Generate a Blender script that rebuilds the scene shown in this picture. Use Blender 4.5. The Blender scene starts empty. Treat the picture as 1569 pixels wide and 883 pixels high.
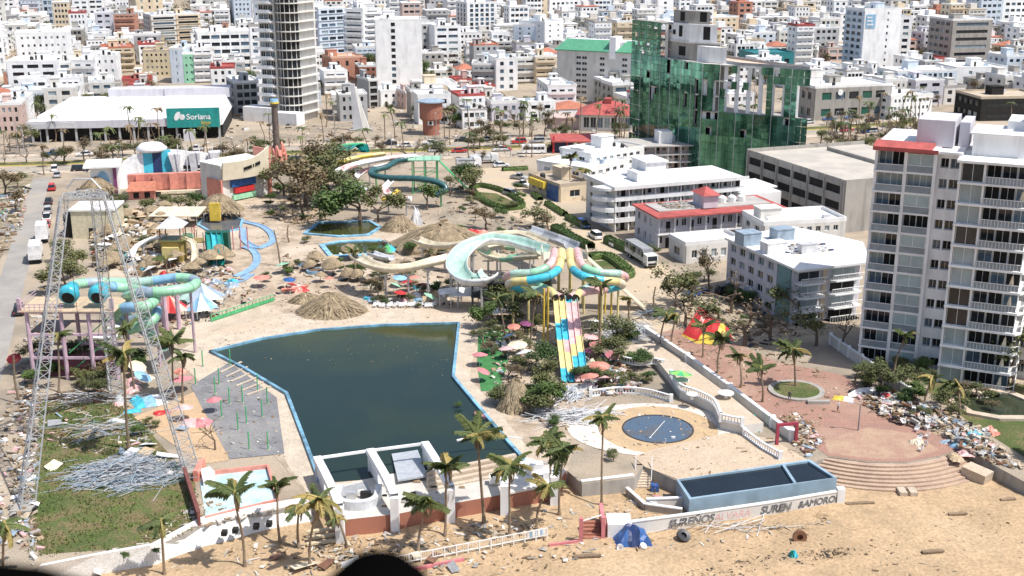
import bpy, math, random
from mathutils import Vector, Matrix
R = math.radians
random.seed(7)
sc = bpy.context.scene
COL = sc.collection
# ---------------------------------------------------------------- camera, sky, sun, exposure
FPX, PITCH, CAMH = 1850.0, R(16.7), 64.0        # focal length in photo pixels, tilt below horizontal, eye height
cam = bpy.data.cameras.new('camera'); cam.sensor_width = 36.0; cam.lens = 36.0*FPX/1569.0
cam.clip_start = 0.1; cam.clip_end = 6000
cam.dof.use_dof = True; cam.dof.focus_distance = 220.0; cam.dof.aperture_fstop = cam.lens/24.0
camo = bpy.data.objects.new('camera', cam); COL.objects.link(camo)
camo.location = (0, 0, CAMH); camo.rotation_euler = (math.pi/2-PITCH, 0, 0)
sc.camera = camo
SUN = Vector((0.43, -0.22, 0.86)).normalized()   # towards the sun
w = bpy.data.worlds.new('World'); sc.world = w; w.use_nodes = True
nt = w.node_tree; bg = nt.nodes['Background']
sky = nt.nodes.new('ShaderNodeTexSky'); sky.sky_type = 'NISHITA'; sky.sun_disc = False
sky.sun_elevation = math.asin(SUN.z); sky.sun_rotation = math.atan2(SUN.x, SUN.y)
sky.dust_density = 2.0
nt.links.new(sky.outputs[0], bg.inputs[0]); bg.inputs[1].default_value = 0.125
sun = bpy.data.lights.new('sun', 'SUN'); sun.energy = 4.5; sun.angle = R(0.53); sun.color = (1, 0.955, 0.89)
suno = bpy.data.objects.new('sun', sun); COL.objects.link(suno)
suno.location = (200, 0, 400); suno.rotation_euler = (-SUN).to_track_quat('-Z', 'Y').to_euler()
vs = sc.view_settings; vs.view_transform = 'Standard'; vs.look = 'None'; vs.gamma = 1; vs.exposure = 0.25
sc.render.resolution_x = 1024; sc.render.resolution_y = 576

# ---------------------------------------------------------------- photo pixel -> place
def terr(y): return 0.0 if y < 470 else (0.012*(y-470) if y < 900 else 5.16+0.10*(y-900))
def ray(u, v):
    a = (u-784.5)/FPX; b = (441.5-v)/FPX
    return a, math.cos(PITCH)+b*math.sin(PITCH), -math.sin(PITCH)+b*math.cos(PITCH)
def G(u, v, z=0.0):            # where the ray meets the ground (at height z above it)
    d = ray(u, v); zz = z
    for _ in range(12):
        t = (zz-CAMH)/d[2]; y = d[1]*t; zz = z+terr(y)
    return Vector((d[0]*t, y, zz))
def V(u, v, Y):                # where the ray meets the upright plane at depth Y
    d = ray(u, v); t = Y/d[1]
    return Vector((d[0]*t, Y, CAMH+d[2]*t))
def hgt(u, v, base): return V(u, v, base[1]).z-base[2]

# ---------------------------------------------------------------- materials
MATS = {}
def M(name, col=None, rough=.8, var=.16, scale=1.5, bump=0., metal=0., spec=None, dirt=0., coord='pos', alpha=None):
    if name in MATS: return MATS[name]
    m = bpy.data.materials.new(name); m.use_nodes = True; MATS[name] = m
    n = m.node_tree.nodes; L = m.node_tree.links; p = n['Principled BSDF']
    p.inputs['Roughness'].default_value = rough; p.inputs['Metallic'].default_value = metal
    if spec is not None: p.inputs['Specular IOR Level'].default_value = spec
    if coord == 'pos': src = n.new('ShaderNodeNewGeometry').outputs['Position']
    else: src = n.new('ShaderNodeTexCoord').outputs['Object']
    tx = n.new('ShaderNodeTexNoise'); tx.inputs['Scale'].default_value = scale; tx.inputs['Detail'].default_value = 4
    L.new(src, tx.inputs['Vector'])
    mp = n.new('ShaderNodeMapRange'); mp.inputs[1].default_value = .3; mp.inputs[2].default_value = .7
    mp.inputs[3].default_value = 1-var; mp.inputs[4].default_value = 1+var
    L.new(tx.outputs['Fac'], mp.inputs[0])
    oi = n.new('ShaderNodeObjectInfo'); mo = n.new('ShaderNodeMapRange')
    mo.inputs[3].default_value = 1-var*.5; mo.inputs[4].default_value = 1+var*.5
    L.new(oi.outputs['Random'], mo.inputs[0])
    mu = n.new('ShaderNodeMath'); mu.operation = 'MULTIPLY'; L.new(mp.outputs[0], mu.inputs[0]); L.new(mo.outputs[0], mu.inputs[1])
    fac = mu.outputs[0]
    if dirt:                                    # rain streaks and grime, longer downwards
        mpg = n.new('ShaderNodeMapping'); mpg.inputs['Scale'].default_value = (.55, .55, .12)
        L.new(src, mpg.inputs[0])
        t2 = n.new('ShaderNodeTexNoise'); t2.inputs['Scale'].default_value = 1.3; t2.inputs['Detail'].default_value = 5
        L.new(mpg.outputs[0], t2.inputs['Vector'])
        m2 = n.new('ShaderNodeMapRange'); m2.inputs[1].default_value = .48; m2.inputs[2].default_value = .75
        m2.inputs[3].default_value = 1; m2.inputs[4].default_value = 1-dirt
        L.new(t2.outputs['Fac'], m2.inputs[0])
        m3 = n.new('ShaderNodeMath'); m3.operation = 'MULTIPLY'; L.new(fac, m3.inputs[0]); L.new(m2.outputs[0], m3.inputs[1]); fac = m3.outputs[0]
    vm = n.new('ShaderNodeVectorMath'); vm.operation = 'SCALE'; vm.inputs[0].default_value = col[:3]
    L.new(fac, vm.inputs['Scale']); L.new(vm.outputs[0], p.inputs['Base Color'])
    if bump:
        bn = n.new('ShaderNodeBump'); bn.inputs['Strength'].default_value = bump; bn.inputs['Distance'].default_value = .1
        L.new(tx.outputs['Fac'], bn.inputs['Height']); L.new(bn.outputs[0], p.inputs['Normal'])
    return m
def M2(name, c1, c2, scale, rough=.9, lo=.42, hi=.58, fine=None, bump=.3, c3=None, fs=6.):   # patches of two colours with finer grain
    m = bpy.data.materials.new(name); m.use_nodes = True; MATS[name] = m
    n = m.node_tree.nodes; L = m.node_tree.links; p = n['Principled BSDF']; p.inputs['Roughness'].default_value = rough
    src = n.new('ShaderNodeNewGeometry').outputs['Position']
    t1 = n.new('ShaderNodeTexNoise'); t1.inputs['Scale'].default_value = scale; t1.inputs['Detail'].default_value = 8; t1.inputs['Roughness'].default_value = .62
    t2 = n.new('ShaderNodeTexNoise'); t2.inputs['Scale'].default_value = fs; t2.inputs['Detail'].default_value = 6
    t3 = n.new('ShaderNodeTexNoise'); t3.inputs['Scale'].default_value = scale*.23; t3.inputs['Detail'].default_value = 5
    for t in (t1, t2, t3): L.new(src, t.inputs['Vector'])
    r1 = n.new('ShaderNodeMapRange'); r1.inputs[1].default_value = lo; r1.inputs[2].default_value = hi; L.new(t1.outputs['Fac'], r1.inputs[0])
    mx = n.new('ShaderNodeMix'); mx.data_type = 'RGBA'; mx.inputs[6].default_value = (*c1, 1); mx.inputs[7].default_value = (*c2, 1)
    L.new(r1.outputs[0], mx.inputs[0]); out = mx.outputs[2]
    if c3:
        r3 = n.new('ShaderNodeMapRange'); r3.inputs[1].default_value = .5; r3.inputs[2].default_value = .66; L.new(t3.outputs['Fac'], r3.inputs[0])
        m3 = n.new('ShaderNodeMix'); m3.data_type = 'RGBA'; L.new(out, m3.inputs[6]); m3.inputs[7].default_value = (*c3, 1)
        L.new(r3.outputs[0], m3.inputs[0]); out = m3.outputs[2]
    r2 = n.new('ShaderNodeMapRange'); r2.inputs[1].default_value = .3; r2.inputs[2].default_value = .7
    f = .2 if fine is None else fine
    r2.inputs[3].default_value = 1-f; r2.inputs[4].default_value = 1+f; L.new(t2.outputs['Fac'], r2.inputs[0])
    vm = n.new('ShaderNodeVectorMath'); vm.operation = 'SCALE'; L.new(out, vm.inputs[0]); L.new(r2.outputs[0], vm.inputs['Scale'])
    L.new(vm.outputs[0], p.inputs['Base Color'])
    b = n.new('ShaderNodeBump'); b.inputs['Strength'].default_value = bump; b.inputs['Distance'].default_value = .15
    L.new(t2.outputs['Fac'], b.inputs['Height']); L.new(b.outputs[0], p.inputs['Normal'])
    return m
W_ = lambda n, c, **k: M(n, c, **{**dict(rough=.75, var=.07, scale=.35, dirt=.2), **k})
white = W_('white_render', (.82, .82, .82)); white2 = W_('offwhite_render', (.66, .64, .60)); cream = W_('cream_render', (.66, .55, .40))
lilac = W_('lilac_grey_render', (.56, .55, .60)); grey = W_('grey_render', (.42, .42, .42)); terra = W_('terracotta_render', (.46, .23, .16))
pinkw = W_('pink_render', (.60, .45, .40)); yellw = W_('ochre_render', (.60, .50, .34)); concrete = W_('bare_concrete', (.36, .34, .31), dirt=.35)
bluew = W_('pale_blue_render', (.56, .63, .71)); greenw = W_('mint_render', (.25, .52, .36)); brickc = W_('brick_clay', (.36, .15, .10))
roofw = M('white_roof_coating', (.76, .76, .75), .7, .08, .25, dirt=0.12); roofg = M('grey_roof', (.40, .38, .36), .9, .15, .3)
roofr = M('red_roof_coating', (.38, .085, .075), .75, .22, .5); rooft = M('clay_tile_roof', (.42, .16, .10), .85, .25, 1.2, bump=.4)
roofgreen = M('green_metal_roof', (.10, .33, .20), .5, .12, .8); rooftan = M('tan_roof', (.45, .38, .29), .9, .15, .3)
glass = M('dark_window_glass', (.022, .028, .035), .12, .3, .8); glassb = M('blue_window_glass', (.10, .15, .20), .1, .3, .8)
glassc = M('curtained_glass', (.30, .36, .38), .25, .15, .6); dark = M('dark_interior', (.018, .017, .016), .95, .3, .6)
steel = M('galvanised_steel', (.55, .56, .57), .45, .1, 3, metal=.5); whitep = M('white_paint', (.8, .8, .79), .4, .06, 2)
black = M('black_plastic', (.012, .012, .013), .45, .1, 4); rubber = M('black_rubber', (.02, .02, .02), .85, .1, 4)
wood = M('weathered_wood', (.24, .17, .11), .85, .25, 3); trunkm = M('palm_trunk', (.23, .17, .115), .9, .25, 2.5, bump=.3)
barkm = M('tree_bark', (.15, .11, .08), .9, .25, 2.5)
PC = {}
def paint(c, rough=.4):        # painted colour by name
    if c in PC: return PC[c]
    t = dict(pink=(.62, .22, .24), lpink=(.74, .45, .44), red=(.55, .04, .04), orange=(.62, .17, .07), yellow=(.70, .50, .07), lyellow=(.74, .62, .28), green=(.08, .42, .17), lgreen=(.33, .62, .42),
             mint=(.40, .57, .50), cyan=(.07, .48, .62), blue=(.03, .10, .30), lblue=(.26, .47, .66), teal=(.02, .27, .25), navy=(.02, .04, .12), dgreen=(.01, .09, .06), white=(.78, .78, .78),
             cream=(.72, .64, .48), grey=(.35, .36, .37), lgrey=(.55, .56, .58), brown=(.20, .10, .06), coral=(.66, .26, .20), purple=(.22, .06, .16), dteal=(.04, .12, .13), bluegrey=(.30, .38, .46),
             silver=(.45, .46, .47), dark=(.03, .03, .035), tan=(.50, .38, .24), lilacp=(.55, .40, .48), olive=(.16, .16, .04), lime=(.25, .62, .12))[c]
    PC[c] = M('painted_'+c, t, rough, .15, 1.2, dirt=.28); return PC[c]

# ---------------------------------------------------------------- mesh builder and object helpers
class MB:
    def __init__(s): s.v = []; s.f = []; s.m = []
    def poly(s, pts, m=0):
        k = len(s.v); s.v += [tuple(p) for p in pts]; s.f.append(tuple(range(k, k+len(pts)))); s.m.append(m); return s
    def hexa(s, p, m=0):       # 4 bottom + 4 top corners
        k = len(s.v); s.v += [tuple(q) for q in p]
        for f in ((3, 2, 1, 0), (4, 5, 6, 7), (0, 1, 5, 4), (1, 2, 6, 5), (2, 3, 7, 6), (3, 0, 4, 7)): s.f.append(tuple(k+i for i in f)); s.m.append(m)
        return s
    def box(s, x0, y0, z0, x1, y1, z1, m=0):
        return s.hexa([(x0, y0, z0), (x1, y0, z0), (x1, y1, z0), (x0, y1, z0), (x0, y0, z1), (x1, y0, z1), (x1, y1, z1), (x0, y1, z1)], m)
    def beam(s, a, b, w, h=None, m=0, up=(0, 0, 1)):
        a = Vector(a); b = Vector(b); h = w if h is None else h; d = (b-a)
        if d.length < 1e-6: return s
        d.normalize(); U = Vector(up)
        if abs(d.dot(U)) > .98: U = Vector((1, 0, 0))
        x = d.cross(U).normalized(); y = x.cross(d)
        c = [(-1, -1), (1, -1), (1, 1), (-1, 1)]
        return s.hexa([a+x*(w/2*i)+y*(h/2*j) for i, j in c]+[b+x*(w/2*i)+y*(h/2*j) for i, j in c], m)
    def prism(s, poly, z0, z1, m=0, mt=None):
        n = len(poly); k = len(s.v)
        s.v += [(p[0], p[1], z0) for p in poly]+[(p[0], p[1], z1) for p in poly]
        s.f.append(tuple(range(k+n-1, k-1, -1))); s.m.append(m); s.f.append(tuple(range(k+n, k+2*n))); s.m.append(m if mt is None else mt)
        for i in range(n): j = (i+1) % n; s.f.append((k+i, k+j, k+n+j, k+n+i)); s.m.append(m)
        return s
    def tube(s, pts, r, n=6, m=0, cap=True):
        pts = [Vector(p) for p in pts]; rr = r if isinstance(r, (list, tuple)) else [r]*len(pts); k = len(s.v)
        for i, p in enumerate(pts):
            d = (pts[min(i+1, len(pts)-1)]-pts[max(i-1, 0)]).normalized()
            U = Vector((0, 0, 1)) if abs(d.z) < .95 else Vector((1, 0, 0))
            x = d.cross(U).normalized(); y = x.cross(d)
            s.v += [tuple(p+x*(rr[i]*math.cos(2*math.pi*j/n))+y*(rr[i]*math.sin(2*math.pi*j/n))) for j in range(n)]
        for i in range(len(pts)-1):
            for j in range(n): a = k+i*n+j; b = k+i*n+(j+1) % n; s.f.append((a, b, b+n, a+n)); s.m.append(m)
        if cap:
            s.f.append(tuple(range(k+n-1, k-1, -1))); s.m.append(m); e = k+(len(pts)-1)*n; s.f.append(tuple(range(e, e+n))); s.m.append(m)
        return s
    def lathe(s, prof, c=(0, 0, 0), n=12, m=0, jit=None):    # prof = [(radius, z)]
        k = len(s.v)
        for r, z in prof:
            for j in range(n):
                a = 2*math.pi*j/n; q = r*(1+(jit() if jit else 0)); s.v.append((c[0]+q*math.cos(a), c[1]+q*math.sin(a), c[2]+z))
        for i in range(len(prof)-1):
            for j in range(n): a = k+i*n+j; b = k+i*n+(j+1) % n; s.f.append((a, b, b+n, a+n)); s.m.append(m)
        s.f.append(tuple(range(k+n-1, k-1, -1))); s.m.append(m); e = k+(len(prof)-1)*n; s.f.append(tuple(range(e, e+n))); s.m.append(m)
        return s
    def sweep(s, path, prof, m=0, closed=False, segmats=None, up=(0, 0, 1), bank=None):   # prof in (side, up) per path point
        P_ = [Vector(p) for p in path]; k = len(s.v); n = len(prof)
        for i, p in enumerate(P_):
            d = (P_[min(i+1, len(P_)-1)]-P_[max(i-1, 0)]).normalized(); x = d.cross(Vector(up)).normalized(); y = x.cross(d)
            if bank: a = bank[i] if isinstance(bank, (list, tuple)) else bank; x, y = x*math.cos(a)+y*math.sin(a), y*math.cos(a)-x*math.sin(a)
            s.v += [tuple(p+x*q[0]+y*q[1]) for q in prof]
        for i in range(len(P_)-1):
            for j in range(n if closed else n-1): a = k+i*n+j; b = k+i*n+(j+1) % n; s.f.append((a, b, b+n, a+n)); s.m.append(segmats[i] if segmats else m)
        return s
    def mesh(s, name, mats, smooth=False):
        me = bpy.data.meshes.new(name); me.from_pydata(s.v, [], s.f)
        for q in (mats if isinstance(mats, (list, tuple)) else [mats]): me.materials.append(q)
        if any(s.m): me.polygons.foreach_set('material_index', s.m)
        if smooth: me.polygons.foreach_set('use_smooth', [True]*len(s.f))
        me.update(); return me
    def build(s, name, mats, parent=None, smooth=False, loc=None, kind=None):
        return obj(name, s.mesh(name, mats, smooth), parent, loc, kind)
def obj(name, me, parent=None, loc=None, kind=None, rz=0, scale=None):
    o = bpy.data.objects.new(name, me); COL.objects.link(o)
    if parent: o.parent = parent
    if loc is not None: o.location = loc
    if rz: o.rotation_euler = (0, 0, rz)
    if scale: o.scale = scale
    if kind: o['kind'] = kind
    return o
def tag(o, label, cat, group=None):
    o['label'] = label; o['category'] = cat
    if group: o['group'] = group
    return o
def E(name, label, cat, loc=(0, 0, 0), rz=0., group=None, scale=None):
    o = bpy.data.objects.new(name, None); COL.objects.link(o); o.location = loc; o.rotation_euler = (0, 0, rz); o.empty_display_size = .3
    if scale: o.scale = (scale,)*3
    return tag(o, label, cat, group)
def dup(root, loc, rz=0., scale=None, label=None, group=None):
    r = root.copy(); COL.objects.link(r); r.location = loc; r.rotation_euler = (0, 0, rz)
    if scale: r.scale = (scale,)*3 if not isinstance(scale, tuple) else scale
    if label: r['label'] = label
    if group: r['group'] = group
    for ch in KIDS.get(root.name) or list(root.children):
        c = ch.copy(); COL.objects.link(c); c.parent = r
        for g in ch.children: d = g.copy(); COL.objects.link(d); d.parent = c
    return r
KIDS = {}
def spline(pts, n=6, closed=False):     # Catmull-Rom through the points
    P_ = [Vector(p) for p in pts]; out = []
    for i in range(len(P_)-1):
        a = P_[max(i-1, 0)]; b = P_[i]; c = P_[i+1]; d = P_[min(i+2, len(P_)-1)]
        for k in range(n):
            t = k/n; out.append(.5*((2*b)+(c-a)*t+(2*a-5*b+4*c-d)*t*t+(3*b-a-3*c+d)*t**3))
    out.append(P_[-1]); return out
def circ(c, rx, ry=None, n=32, a0=0., a1=2*math.pi):
    ry = rx if ry is None else ry; k = n if a1-a0 >= 6.28 else n+1
    return [(c[0]+rx*math.cos(a0+(a1-a0)*i/n), c[1]+ry*math.sin(a0+(a1-a0)*i/n)) for i in range(k)]
def px(*pts, z=0.): return [tuple(G(u, v, z)[:2]) for u, v in pts]
def sheet(name, poly, z, mat, kind='structure', th=.0):
    b = MB()
    if th: b.prism(poly, z-th, z)
    else:
        area = sum(poly[i][0]*poly[(i+1) % len(poly)][1]-poly[(i+1) % len(poly)][0]*poly[i][1] for i in range(len(poly)))
        b.poly([(p[0], p[1], z) for p in (poly if area > 0 else poly[::-1])])
    return b.build(name, mat, kind=kind)
OCC = []                              # footprints already taken: (x, y, radius)
def occ(x, y, r): OCC.append((x, y, r))
# ================================================================ the setting
BZ = -1.8                              # level of the beach below the park
earth = M2('dusty_ground', (.37, .30, .225), (.26, .22, .17), .12, c3=(.42, .35, .265), fine=.32)
sandm = M2('beach_sand', (.46, .325, .195), (.385, .275, .165), .22, bump=.7, fine=.22, c3=(.49, .36, .225), fs=2.6)
roadm = M2('dusty_asphalt', (.33, .31, .285), (.28, .265, .245), .2, c3=(.38, .34, .29))
pave = M2('beige_pool_deck', (.48, .39, .295), (.33, .26, .19), .3, c3=(.53, .445, .35), fine=.32)
avem = M2('avenue_asphalt', (.40, .34, .27), (.31, .28, .24), .15, c3=(.44, .36, .27))
pinkp = M2('rose_pavers', (.345, .195, .15), (.30, .18, .14), .3, c3=(.40, .27, .20), fine=.28)
lawnm = M2('rough_lawn', (.09, .115, .03), (.16, .125, .06), .5, c3=(.06, .09, .02), fine=.45, fs=4.)
walkm = M2('pale_concrete_walk', (.56, .47, .37), (.46, .39, .31), .4, c3=(.50, .40, .30), fine=.28)
edge = px((-260, 925), (76, 868), (230, 842), (308, 806), (400, 786), (478, 772), (560, 757), (690, 742), (800, 728), (870, 722), (892, 742), (972, 732), (986, 714), (1040, 738),
          (1240, 711), (1268, 700), (1330, 708), (1390, 709), (1440, 700), (1470, 688), (1500, 700), (1569, 738), (1800, 840))
b = MB(); k0 = len(edge)
edge = [(-900, edge[0][1])]+edge+[(900, edge[-1][1])]
ring = edge+[(900, 465), (-900, 465)]
b.poly([(x, y, 0) for x, y in ring])
for i in range(len(edge)-1): (xa, ya), (xb, yb) = edge[i], edge[i+1]; b.poly([(xa, ya, -2.6), (xb, yb, -2.6), (xb, yb, 0), (xa, ya, 0)], 1)
ys = [465, 470, 600, 750, 900, 1100, 1500, 2600]
for i in range(len(ys)-1):
    ya, yb = ys[i], ys[i+1]; b.poly([(-2600 if i else -900, ya, terr(ya)), (2600 if i else 900, ya, terr(ya)), (2600, yb, terr(yb)), (-2600, yb, terr(yb))])
b.poly([(-2600, 400, -.3), (-900, 400, -.3), (-900, 470, -.05), (-2600, 470, -.05)]); b.poly([(900, 400, -.3), (2600, 400, -.3), (2600, 470, -.05), (900, 470, -.05)])
b.build('ground', [earth, concrete], kind='structure')
b = MB(); nx, ny = 150, 110; x0, x1, y0, y1 = -110, 130, 60, 150       # beach with footprints and low swells
from mathutils import noise as mnoise
for j in range(ny+1):
    for i in range(nx+1):
        x = x0+(x1-x0)*i/nx; y = y0+(y1-y0)*j/ny
        z = BZ+.25*mnoise.noise((x*.08, y*.08, 3))+.10*mnoise.noise((x*.5, y*.5, 1))+.05*mnoise.noise((x*1.3, y*1.3, 7))
        b.v.append((x, y, z-.9*max(0, (100-y)/40)))
for j in range(ny):
    for i in range(nx): a = j*(nx+1)+i; b.f.append((a, a+1, a+nx+2, a+nx+1)); b.m.append(0)
b.build('beach', sandm, kind='structure', smooth=True)
b = MB().poly([(-900, -200, BZ-2.5), (900, -200, BZ-2.5), (900, 62, BZ-1.2), (-900, 62, BZ-1.2)]); b.build('beach_lower', sandm, kind='structure')
b = MB().poly([(-900, 55, BZ-.5), (-105, 55, BZ-.5), (-105, 150, BZ-.5), (-900, 150, BZ-.5)]).poly([(125, 55, BZ-.5), (900, 55, BZ-.5), (900, 150, BZ-.5), (125, 150, BZ-.5)])
b.build('beach_side', sandm, kind='structure')
# roads
sheet('side_road', px((50, 276), (77, 270), (60, 350), (38, 432), (8, 560), (-50, 740), (-190, 900), (-330, 900), (-120, 600), (0, 425)), .02, roadm)
ave = [G(-500, 262), G(-200, 257), G(100, 250), G(400, 236), G(700, 229), G(900, 220), G(1250, 197), G(1569, 182), G(2200, 168)]
aves = spline([(p.x, p.y, 0) for p in ave], 6)
MB().sweep(aves, [(-12, .03), (12, .03)]).build('avenue', avem, kind='structure')
MB().sweep(aves, [(-15.5, 0), (-15.5, .14), (-12, .14), (-12, 0)]).build('pavement', walkm, kind='structure')
MB().sweep(aves, [(12, 0), (12, .14), (15.5, .14), (15.5, 0)]).build('pavement', walkm, kind='structure')
b = MB()
for i in range(len(aves)-1):
    for f in (.1, .6):
        for s_ in (-7.2, 7.2):
            a = aves[i].lerp(aves[i+1], f); c = aves[i].lerp(aves[i+1], f+.22); d = (c-a).normalized(); x = Vector((d.y, -d.x, 0))
            b.poly([a+x*(s_-.1)+Vector((0, 0, .036)), a+x*(s_+.1)+Vector((0, 0, .036)), c+x*(s_+.1)+Vector((0, 0, .036)), c+x*(s_-.1)+Vector((0, 0, .036))])
b.build('lane_marking', whitep, kind='structure')
yellowp = M('yellow_kerb_paint', (.6, .47, .12), .7, .2, 2)
MB().sweep(aves[:-8], [(-2.4, .03), (-2.4, .2), (-2.1, .2), (-2.1, .16), (2.1, .16), (2.1, .2), (2.4, .2), (2.4, .03)]).build('median', lawnm, kind='structure')
for s_ in (-1, 1): MB().sweep(aves[:-8], [(s_*2.42, .03), (s_*2.42, .22), (s_*2.7, .22), (s_*2.7, .03)]).build('kerb', yellowp, kind='structure')
sheet('park_road', px((700, 262), (770, 256), (800, 268), (842, 305), (905, 350), (1000, 393), (1035, 425), (1070, 480), (1010, 515), (950, 475), (938, 445), (962, 415), (905, 376), (845, 352), (770, 325), (728, 290)), .024,
      M2('sandy_road', (.50, .40, .28), (.46, .38, .28), .2, c3=(.55, .43, .29)))
# park surfaces, lowest first
sheet('park_deck', px((150, 330), (420, 295), (520, 345), (600, 352), (700, 400), (770, 440), (790, 470), (860, 500), (900, 600), (870, 720), (760, 745), (480, 772), (436, 715), (300, 580), (250, 520), (270, 480), (170, 430)), .03, pave)
sheet('pool_walk', px((262, 545), (330, 508), (430, 482), (560, 474), (712, 474), (732, 500), (720, 580), (812, 690), (800, 724), (480, 770), (440, 712), (415, 640), (350, 592), (300, 580)), .05, walkm)
sheet('grey_deck', px((292, 592), (352, 556), (424, 610), (436, 696), (352, 704)), .07, M2('grey_tiles', (.22, .22, .23), (.17, .17, .18), .4, c3=(.27, .26, .25)))
sheet('lawn', px((62, 612), (150, 600), (210, 640), (300, 742), (292, 812), (230, 838), (60, 850), (48, 770)), .04, lawnm)
sheet('sandy_yard', px((205, 640), (300, 600), (345, 660), (350, 706), (310, 712)), .045, M2('orange_sand', (.52, .36, .22), (.45, .32, .2), .5))
sheet('artificial_turf', px((733, 506), (782, 505), (778, 560), (764, 600), (737, 600), (731, 560)), .06, M('green_turf', (.05, .20, .06), .9, .25, .8))
sheet('plaza', px((1000, 512), (1060, 500), (1130, 528), (1195, 556), (1292, 575), (1340, 608), (1392, 650), (1446, 668), (1470, 688), (1440, 699), (1390, 708), (1330, 707), (1268, 699), (1190, 642), (1100, 578)), .03, pinkp)
sheet('plaza_sand', px((1262, 676), (1330, 655), (1400, 665), (1440, 690), (1390, 704), (1330, 703), (1270, 695)), .036, M2('sandy_pavers', (.41, .29, .20), (.36, .22, .165), .5, lo=.4, hi=.6))
sheet('lower_deck', px((988, 716), (1040, 736), (1060, 742), (1240, 707), (1180, 672), (1112, 664), (1000, 690), (970, 700)), .064, M2('peach_deck', (.52, .41, .30), (.47, .37, .27), .3, fine=.25))
sheet('hotel_garden', px((1440, 570), (1569, 590), (1700, 640), (1700, 760), (1569, 700), (1490, 650), (1420, 600)), .02, lawnm)
sheet('street_verge', px((-200, 420), (0, 400), (46, 282), (52, 268), (0, 262), (-200, 300)), .026, M2('debris_verge', (.34, .27, .19), (.18, .16, .09), .35))
# ---- the big pool
poolp = [(320, 541), (400, 521), (490, 507), (590, 499.5), (705, 497), (697, 580), (740, 631), (785, 684), (805, 706), (790, 716), (488, 742), (468, 688), (437, 606), (370, 566)]
pw = px(*poolp)
wm = bpy.data.materials.new('murky_water'); wm.use_nodes = True; n = wm.node_tree.nodes; L = wm.node_tree.links; p = n['Principled BSDF']
src = n.new('ShaderNodeNewGeometry').outputs['Position']; t1 = n.new('ShaderNodeTexNoise'); t1.inputs['Scale'].default_value = .09; t1.inputs['Detail'].default_value = 6
sx = n.new('ShaderNodeSeparateXYZ'); L.new(src, sx.inputs[0]); L.new(src, t1.inputs['Vector'])
mr = n.new('ShaderNodeMapRange'); mr.inputs[1].default_value = 168; mr.inputs[2].default_value = 196; L.new(sx.outputs[1], mr.inputs[0])   # the algae-green shallow end
ad = n.new('ShaderNodeMath'); ad.operation = 'MULTIPLY_ADD'; L.new(t1.outputs['Fac'], ad.inputs[0]); ad.inputs[1].default_value = 1.1; ad.inputs[2].default_value = -.52
a2 = n.new('ShaderNodeMath'); a2.operation = 'ADD'; a2.use_clamp = True; L.new(ad.outputs[0], a2.inputs[0]); L.new(mr.outputs[0], a2.inputs[1])
mx = n.new('ShaderNodeMix'); mx.data_type = 'RGBA'; mx.inputs[6].default_value = (.017, .033, .028, 1); mx.inputs[7].default_value = (.050, .060, .018, 1)
L.new(a2.outputs[0], mx.inputs[0]); L.new(mx.outputs[2], p.inputs['Base Color']); p.inputs['Roughness'].default_value = .07; p.inputs['IOR'].default_value = 1.33
t2 = n.new('ShaderNodeTexNoise'); t2.inputs['Scale'].default_value = 2.5; t2.inputs['Detail'].default_value = 3; L.new(src, t2.inputs['Vector'])
bp = n.new('ShaderNodeBump'); bp.inputs['Strength'].default_value = .12; bp.inputs['Distance'].default_value = .04; L.new(t2.outputs['Fac'], bp.inputs['Height']); L.new(bp.outputs[0], p.inputs['Normal'])
sheet('pool_water', pw, .10, wm)
def kerb(name, poly, w, h, mat, closed=True, z=0., parent=None, label=None, cat=None):
    pts = [Vector((p[0], p[1], 0)) for p in poly]; n = len(pts); b = MB(); out = []; inn = []
    for i in range(n):
        a = pts[i-1] if (closed or i) else pts[i]; c = pts[(i+1) % n] if (closed or i < n-1) else pts[i]
        d = (c-a); d.z = 0; d.normalize(); x = Vector((d.y, -d.x, 0)); out.append(pts[i]+x*w); inn.append(pts[i])
    m = n if closed else n-1
    for i in range(m):
        j = (i+1) % n
        b.hexa([(*inn[i][:2], z), (*out[i][:2], z), (*out[j][:2], z), (*inn[j][:2], z), (*inn[i][:2], z+h), (*out[i][:2], z+h), (*out[j][:2], z+h), (*inn[j][:2], z+h)])
    o = b.build(name, mat, parent)
    if label: tag(o, label, cat)
    else:
        if not parent: o['kind'] = 'structure'
    return o
rimblue = M('pool_blue_paint', (.20, .40, .55), .6, .45, .5, dirt=.3); rimpale = M('pale_blue_coping', (.45, .60, .70), .6, .15, .8)
kerb('pool_rim', pw[:10], .45, .42, rimblue, closed=False, z=.02); kerb('pool_rim', pw[10:]+pw[:1], .45, .42, rimblue, closed=False, z=.02)
def offs(poly, w): 
    pts = [Vector((p[0], p[1], 0)) for p in poly]; n = len(pts); r = []
    for i in range(n): d = (pts[min(i+1, n-1)]-pts[max(i-1, 0)]).normalized(); r.append((pts[i].x+d.y*w, pts[i].y-d.x*w))
    return r
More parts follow.
